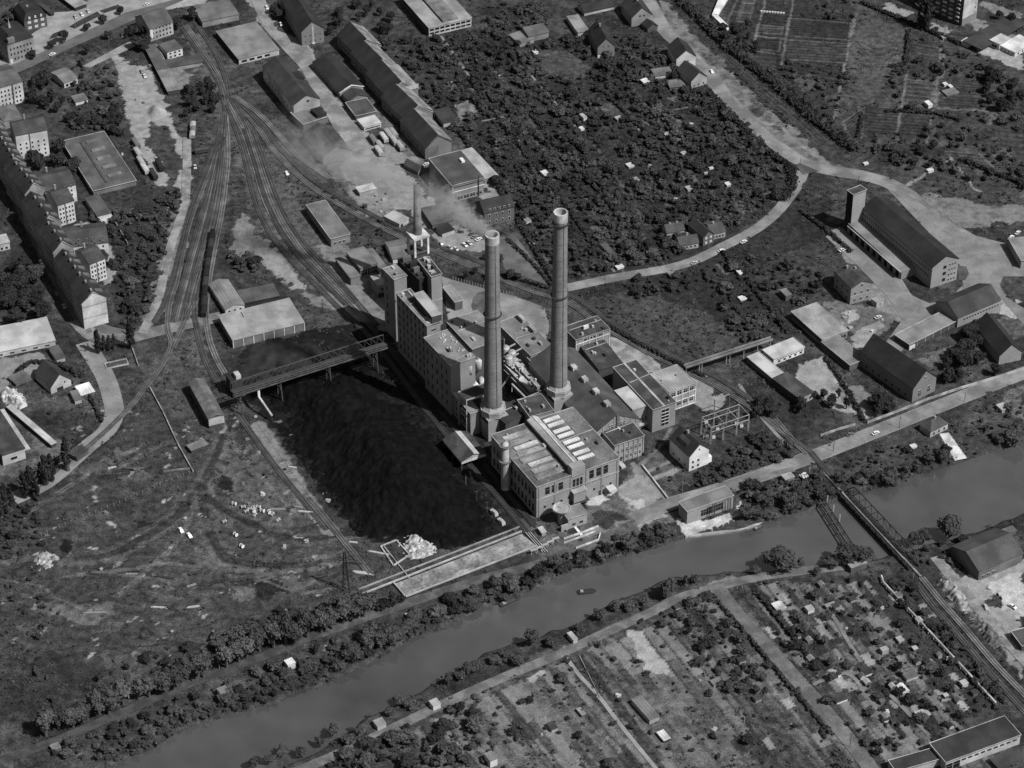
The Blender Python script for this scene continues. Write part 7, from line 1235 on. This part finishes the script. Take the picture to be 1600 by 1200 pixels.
grove([(1165, 620), (1200, 630), (1215, 655), (1190, 660), (1170, 645)], 5, 7, 9, "dark round tree right of the switchyard", "switchyard trees", big=True)
grove([(1250, 618), (1310, 615), (1330, 650), (1270, 670), (1245, 640)], 8, 5, 8, "tree below the dark workshop by the tracks", "trees below the workshop")
grove([(720, 445), (760, 400), (800, 405), (810, 440), (740, 445)], 12, 4, 7, "dark tree between the main line and the paved yard", "trees behind the yard")
grove([(1120, 5), (1180, 50), (1230, 110), (1150, 95), (1110, 60)], 12, 5, 8, "dark tree in the hedge beside the glasshouse", "trees by the glasshouse"); grove([(1535, 120), (1600, 130), (1600, 190), (1570, 180), (1540, 160)], 12, 7, 11, "dark tree in the wood at the upper right edge", "wood at the upper right", big=True)
grove([(540, 20), (560, 10), (610, 15), (620, 60), (580, 50)], 10, 6, 8, "tree behind the top warehouses", "trees behind the warehouses"); grove([(380, -2), (440, 20), (445, 45), (420, 10)], 3, 6, 8, "tree beside the upper warehouse", "trees by the upper warehouse"); grove([(505, 20), (540, 25), (530, 55), (510, 55)], 5, 6, 8, "dark tree between the two top warehouses", "trees between warehouses")
# random trees and bushes
CAND = []
def zone(px, sp, h0, h1, p=1.0, tone=None, k0=.4, k1=.6):
    pts = P2(px); xs = [a[0] for a in pts]; ys = [a[1] for a in pts]; gx = np.arange(min(xs), max(xs), sp); gy = np.arange(min(ys), max(ys), sp)
    A, B_ = np.meshgrid(gx, gy); A = A + rng.uniform(-.5, .5, A.shape) * sp * 1.1; B_ = B_ + rng.uniform(-.5, .5, A.shape) * sp * 1.1
    dn = vnoise(A, B_, 16, 55); ok = inpoly(A, B_, pts) & (rng.random(A.shape) < p * np.clip(.35 + dn * 1.3, 0, 1))
    for x, y in zip(A[ok], B_[ok]):
        if occ(x, y) or tone_at(x, y) > .14: continue
        h = h0 + (h1 - h0) * rng.random() ** 2.2; CAND.append((x, y, h, max(.9, h * rng.uniform(k0, k1 + .3))))
zone([(640, 62), (745, 48), (850, 70), (1000, 55), (1060, 115), (1130, 168), (1225, 252), (1235, 292), (1190, 335), (1055, 403), (885, 438), (800, 330), (700, 190)], 3.1, 1.0, 6.2, .9)
zone([(540, 60), (640, 60), (800, 330), (735, 235)], 3.6, 1.5, 6, .5)
zone([(950, 445), (1060, 425), (1170, 400), (1260, 410), (1290, 440), (1220, 510), (1180, 540), (1090, 450), (1000, 470)], 3.6, 1.5, 5.5, .6)
zone([(1150, 480), (1230, 500), (1240, 540), (1170, 540), (1120, 520)], 4, 1.5, 5, .6); zone([(1180, 420), (1300, 370), (1350, 440), (1250, 480)], 5.5, .8, 2, .6)
zone([(1390, 110), (1440, 60), (1540, 110), (1600, 150), (1600, 300), (1500, 280), (1430, 260), (1340, 250), (1310, 200), (1370, 165)], 4.6, 1.5, 6, .75); zone([(1210, 70), (1330, 90), (1300, 215), (1230, 140)], 5, 1.5, 5, .55); zone([(1260, 0), (1340, 0), (1335, 40), (1280, 45)], 5, 1.5, 5, .5)
zone([(1100, 30), (1140, 55), (1210, 115), (1275, 170), (1345, 225), (1340, 238), (1262, 180), (1195, 122), (1120, 62)], 3, 2, 5, .95); zone([(1145, 108), (1222, 176), (1245, 200), (1238, 205), (1210, 182), (1140, 112)], 3, 1, 2.5, .6)
zone([(1380, 260), (1500, 250), (1600, 290), (1600, 325), (1450, 310)], 6, 1, 4, .5)
zone([(225, 325), (290, 290), (285, 330), (262, 380), (255, 430), (235, 480), (200, 530), (180, 470), (150, 400), (130, 330), (200, 330)], 3.6, 1.5, 6, .85); zone([(215, 200), (240, 250), (262, 292), (230, 300), (200, 240)], 4, 1, 4, .4)
zone([(110, 95), (190, 85), (200, 150), (180, 230), (100, 200)], 4.5, 1.5, 6, .7)
zone([(640, 1140), (800, 1060), (890, 1020), (1070, 940), (1135, 925), (1350, 1200), (560, 1200)], 5.0, .7, 4.2, .4)
zone([(480, 1200), (640, 1140), (760, 1080), (740, 1130), (800, 1160), (760, 1200)], 3.6, 2, 6.5, .8); zone([(1000, 950), (1130, 930), (1230, 1080), (1160, 1090), (1060, 1000)], 4, 1.5, 5.5, .8)
zone([(1180, 912), (1300, 895), (1370, 905), (1560, 1105), (1400, 1190), (1350, 1180), (1240, 1050)], 4.4, 1, 5.5, .55); zone([(1380, 905), (1425, 905), (1590, 1100), (1560, 1110)], 3.2, 1.5, 5, .8)
zone([(1440, 865), (1475, 880), (1600, 1060), (1600, 1085)], 3.5, 1, 3.5, .5); zone([(1410, 865), (1500, 845), (1560, 830), (1500, 890), (1440, 880)], 3.6, 1.5, 5, .8)
zone([(1300, 735), (1370, 705), (1440, 690), (1460, 700), (1490, 725), (1350, 768)], 3.6, 1, 4.5, .75); zone([(1480, 665), (1560, 630), (1600, 625), (1600, 690), (1520, 715)], 4, 1, 5, .7)
zone([(1090, 745), (1150, 700), (1180, 680), (1240, 690), (1235, 715), (1130, 755), (1080, 770)], 3, 1.5, 5, .85); zone([(1000, 700), (1050, 690), (1075, 740), (1060, 780), (1020, 750)], 4, 1.2, 4, .6)
zone([(1155, 770), (1240, 740), (1330, 740), (1330, 768), (1262, 795), (1190, 812)], 3.4, 2, 6, .85); zone([(860, 880), (1010, 820), (1075, 830), (1050, 845), (900, 890)], 3, 1.5, 4, .8)
zone([(170, 1195), (430, 1092), (620, 1008), (745, 950), (900, 888), (1050, 845), (1045, 835), (890, 875), (740, 935), (610, 990), (420, 1075), (150, 1180)], 2.6, .8, 3.6, .9)
zone([(60, 1180), (480, 1020), (700, 940), (840, 895), (940, 870), (800, 935), (620, 1005), (430, 1095), (180, 1190)], 3.4, 1.5, 5.5, .8); zone([(0, 920), (60, 900), (100, 960), (60, 1020), (120, 1080), (60, 1130), (0, 1100)], 5, 1, 4, .5)
zone([(0, 800), (60, 780), (70, 860), (0, 880)], 3.4, 2, 5, .8); zone([(60, 800), (540, 640), (520, 1000), (100, 1080), (0, 1000)], 13, .5, 2.2, .5)
zone([(340, 985), (500, 930), (560, 930), (560, 960), (350, 1040)], 5, 2, 6, .8); zone([(120, 1050), (330, 1000), (340, 1030), (60, 1130)], 6, 2, 5, .6)
zone([(460, 290), (520, 280), (600, 350), (640, 380), (590, 395), (540, 350)], 5, 1, 4, .5); zone([(560, 380), (640, 380), (600, 400)], 4, 1, 3, .6); zone([(355, 395), (400, 400), (410, 425), (370, 425)], 3.4, 3, 6, .9)
zone([(20, 580), (60, 565), (130, 590), (130, 600), (60, 620), (20, 620)], 4, 1, 4, .6); zone([(60, 640), (140, 640), (140, 670), (100, 700)], 5, 1, 3, .5); zone([(1230, 280), (1300, 290), (1310, 300), (1250, 330)], 5, 1, 3, .6)
zone([(880, 455), (1000, 470), (1180, 560), (1250, 660), (1180, 600), (1000, 520), (930, 490)], 4, .6, 1.8, .6); zone([(1440, 30), (1500, 60), (1520, 75), (1560, 110), (1480, 90)], 4, 2, 5, .7)
zone([(760, 10), (850, 5), (860, 45), (800, 50), (745, 45)], 3.6, 2, 6, .8); zone([(0, 30), (30, 10), (32, 45), (0, 45)], 3.6, 4, 7, .9); zone([(1270, 500), (1300, 560), (1270, 570), (1240, 520)], 5, 1, 2.5, .4)
# hedges
def hedge(px, lab, w_=1.6, h=2.0, tone='d', dens=9):
    pts = P2(px); pts = smooth(pts, 2) if len(pts) > 2 else pts; tot = sum((b_ - a_).length for a_, b_ in zip(pts[:-1], pts[1:])); n = int(tot * dens); V = []; Q = []
    ss = rng.uniform(0, 1, n)
    cum = np.cumsum([0] + [(b_ - a_).length for a_, b_ in zip(pts[:-1], pts[1:])]); xs = np.interp(ss * tot, cum, [p.x for p in pts]); ys = np.interp(ss * tot, cum, [p.y for p in pts])
    o_ = pts[0]; c = np.stack([xs - o_.x + rng.normal(0, w_ * .35, n), ys - o_.y + rng.normal(0, w_ * .35, n), h * rng.uniform(.1, 1, n) ** .6], 1)
    nn = rng.normal(size=(n, 3)); nn[:, 2] = abs(nn[:, 2]) + .4; nn /= np.linalg.norm(nn, axis=1)[:, None]; t = np.cross(nn, rng.normal(size=(n, 3))); t /= np.linalg.norm(t, axis=1)[:, None]; b_ = np.cross(nn, t); s_ = rng.uniform(.3, .65, (n, 1)); t *= s_; b_ *= s_
    V = np.stack([c - t - b_, c + t - b_, c + t + b_, c - t + b_], 1).reshape(-1, 3); Q = np.arange(n * 4).reshape(-1, 4)
    o = put("hedge", npmesh(V, Q), None, LEAF[tone]); o.location = (o_.x, o_.y, 0); tag(o, lab, "hedge", "hedges")
HG = [(((1055, -5), (1100, 38), (1127, 66), (1200, 125), (1267, 185), (1335, 236)), "long thick dark hedge above the cultivated strip beside the upper road", 4), (((1100, 140), (1150, 190), (1200, 240), (1232, 262), (1240, 290), (1225, 315)), "dark hedge following the curved road at the garden edge", 3), (((1330, 395), (1290, 360), (1250, 330)), "hedge at the corner of the paved yard", 1.5), (((1128, 395), (1160, 430), (1200, 480), (1230, 520)), "straight dark hedge below the curved lane", 1.5), (((792, 375), (830, 410), (862, 448)), "dark straight hedge right of the triangular lawn", 1.2), (((770, 425), (810, 438), (860, 452)), "dark hedge along the lower side of the triangular lawn", 1.2), (((940, 505), (1010, 545), (1080, 580), (1100, 590)), "dark hedge between the works yard and main line", 1.5), (((1115, 935), (1160, 985), (1240, 1080), (1300, 1150)), "thin hedge left of the wide lane", 1), (((1180, 925), (1230, 985), (1280, 1050)), "thin hedge right of the wide lane", 1), (((700, 190), (745, 240), (800, 330), (865, 440)), "dark hedge at the left edge of the gardens", 2), (((740, 130), (800, 215), (860, 290), (940, 400)), "dark hedge line through the gardens, first from left", 1.4), (((830, 180), (890, 250), (960, 330), (1010, 400)), "dark hedge line through the gardens, second from left", 1.4), (((940, 140), (1010, 210), (1060, 260), (1100, 330)), "dark hedge line through the gardens, third from left", 1.4), (((1420, 50), (1415, 100), (1390, 105)), "dark hedge at the right of the pale meadow", 2), (((1348, 180), (1342, 210), (1340, 235)), "short dark hedge below the pale meadow", 1.6), (((1385, 175), (1460, 178), (1500, 190)), "dark hedge across the garden plots at right", 1.6), (((1345, 5), (1400, 28), (1440, 45), (1500, 70)), "dark hedge in front of the block of flats", 2), (((1290, 560), (1330, 620), (1350, 660)), "hedge left of the gabled hall", 1.5), (((1500, 250), (1550, 270), (1600, 290)), "hedge at the far right above the road", 2), (((130, 600), (150, 640), (160, 660)), "low hedge on the left works road", 1), (((26, 585), (50, 568), (90, 572), (130, 590)), "round garden hedge behind the bright gabled house", 2)]
for px, lab, w_ in HG: hedge(px, lab, w_, 1.2 + w_ * .5, dens=int(7 * w_))
# 300 largest candidates are trees of their own, the rest one mass
CAND.sort(key=lambda c: -c[2] / (c[1] - CY)); big_, rest = CAND[:300], CAND[300:]
for (x, y, h, rd) in big_: tree(0, 0, h, rd, tone=random.choice('nnddl'), lab="leafy tree growing in the gardens, hedgerows or river scrub", grp="garden trees", world=(x, y), clear=.06, nm="garden_tree")
VV = []; QQ = []; n = 0; var = [crown(300 + i, 3 + i % 5, 120, .15 + .02 * (i % 3)) for i in range(10)]
for k, (x, y, h, rd) in enumerate(rest):
    v, q = var[k % 10]; a_ = rng.random() * 6.28; c_, s_ = math.cos(a_), math.sin(a_); R_ = np.array([[c_, s_, 0], [-s_, c_, 0], [0, 0, 1]])
    w_ = v @ R_ * np.array([rd * rng.uniform(.75, 1.35), rd * rng.uniform(.75, 1.35), h * .5]) + np.array([x, y, h * .4]); VV.append(w_); QQ.append(q + n); n += len(v)
MASS = [0, 0, 0]
VA = np.concatenate(VV); QA = np.concatenate(QQ); sm_ = npmesh(VA, QA)
mt = mat(.038, 'blotch', .9, .12); o = put("shrubbery", sm_, None, mt); o['kind'] = 'stuff'; o['label'] = "dense mass of bushes and small fruit trees filling the gardens"
print("cand", len(CAND), "faces", len(QA)); del VA, QA, VV, QQ
# low weeds and tussocks
N = 13000; xs = rng.uniform(-330, 330, N); ys = rng.uniform(-290, 420, N); dn = vnoise(xs, ys, 18, 91); ok = (dn > .42) & np.array([(not occ(a_, b_)) and tone_at(a_, b_) < .085 for a_, b_ in zip(xs, ys)]); xs, ys = xs[ok], ys[ok]; N = len(xs); K = 5
c = np.stack([np.repeat(xs, K) + rng.normal(0, .8, N * K), np.repeat(ys, K) + rng.normal(0, .8, N * K), rng.uniform(.1, .55, N * K)], 1); M_ = len(c); nn = rng.normal(size=(M_, 3)); nn[:, 2] = abs(nn[:, 2]) + .7; nn /= np.linalg.norm(nn, axis=1)[:, None]
t = np.cross(nn, rng.normal(size=(M_, 3))); t /= np.linalg.norm(t, axis=1)[:, None]; b_ = np.cross(nn, t); s_ = rng.uniform(.25, .6, (M_, 1)); t *= s_; b_ *= s_
o = put("weeds", npmesh(np.stack([c - t - b_, c + t - b_, c + t + b_, c - t + b_], 1).reshape(-1, 3), np.arange(M_ * 4).reshape(-1, 4)), None, mat(.036, 'blotch', .8, .2)); o['kind'] = 'stuff'
# ---------------- smoke ----------------
def smoke(a_, b_, r0, r1, dens, lab, sc=.12):
    d = b_ - a_; L_ = d.length; k = MB(); k.lathe([(0, 0)] + [((r0 + (r1 - r0) * t) * 1.0, L_ * t) for t in (0, .25, .5, .75, 1)] + [(0, L_)], 16)
    m = bpy.data.materials.new("smoke"); m.use_nodes = True; n = m.node_tree.nodes; l = m.node_tree.links; n.clear()
    out = n.new("ShaderNodeOutputMaterial"); pv = n.new("ShaderNodeVolumePrincipled"); l.new(pv.outputs[0], out.inputs["Volume"]); pv.inputs["Color"].default_value = (.8, .8, .8, 1); pv.inputs["Anisotropy"].default_value = .2
    tc = n.new("ShaderNodeTexCoord"); sp = n.new("ShaderNodeSeparateXYZ"); l.new(tc.outputs["Object"], sp.inputs[0])
    def mth(op, a, b=0.0, c=0.0):
        x = n.new("ShaderNodeMath"); x.operation = op
        for i, v in enumerate((a, b, c)):
            if isinstance(v, (int, float)): x.inputs[i].default_value = v
            else: l.new(v, x.inputs[i])
        return x.outputs[0]
    rr = mth('SQRT', mth('ADD', mth('MULTIPLY', sp.outputs[0], sp.outputs[0]), mth('MULTIPLY', sp.outputs[1], sp.outputs[1])))
    rad = mth('ADD', mth('MULTIPLY', sp.outputs[2], (r1 - r0) / L_), r0); fall = mth('SUBTRACT', 1, mth('DIVIDE', rr, rad)); tz = mth('DIVIDE', sp.outputs[2], L_)
    ns = n.new("ShaderNodeTexNoise"); ns.inputs["Scale"].default_value = sc; ns.inputs["Detail"].default_value = 4; ns.inputs["Distortion"].default_value = 1.2; l.new(tc.outputs["Object"], ns.inputs["Vector"])
    x = mth('SUBTRACT', mth('ADD', mth('MULTIPLY', fall, 1.3), mth('MULTIPLY', ns.outputs["Fac"], 3.0)), 1.72); x = mth('MAXIMUM', x, 0); x = mth('MULTIPLY', x, mth('SUBTRACT', 1.0, mth('MULTIPLY', tz, .97))); x = mth('MULTIPLY', x, mth('DIVIDE', r0, rad))
    l.new(mth('MULTIPLY', x, dens), pv.inputs["Density"])
    o = k.put("smoke", m); o.location = a_; o.rotation_mode = 'QUATERNION'; o.rotation_quaternion = d.to_track_quat('Z', 'Y'); o['kind'] = 'stuff'; o['label'] = lab
smoke(Vector((*P(769, 366, H1).to_2d(), H1 - 1)), P(655, 285, H1 + 14), 3.8, 12, .9, "pale smoke plume drifting left from the nearer chimney", .2)
smoke(C3T - Vector((0, 0, .5)), P(425, 215, C3T.z + 8), 2.8, 24, .7, "pale smoke from the short framed chimney drifting over the yard", .14)
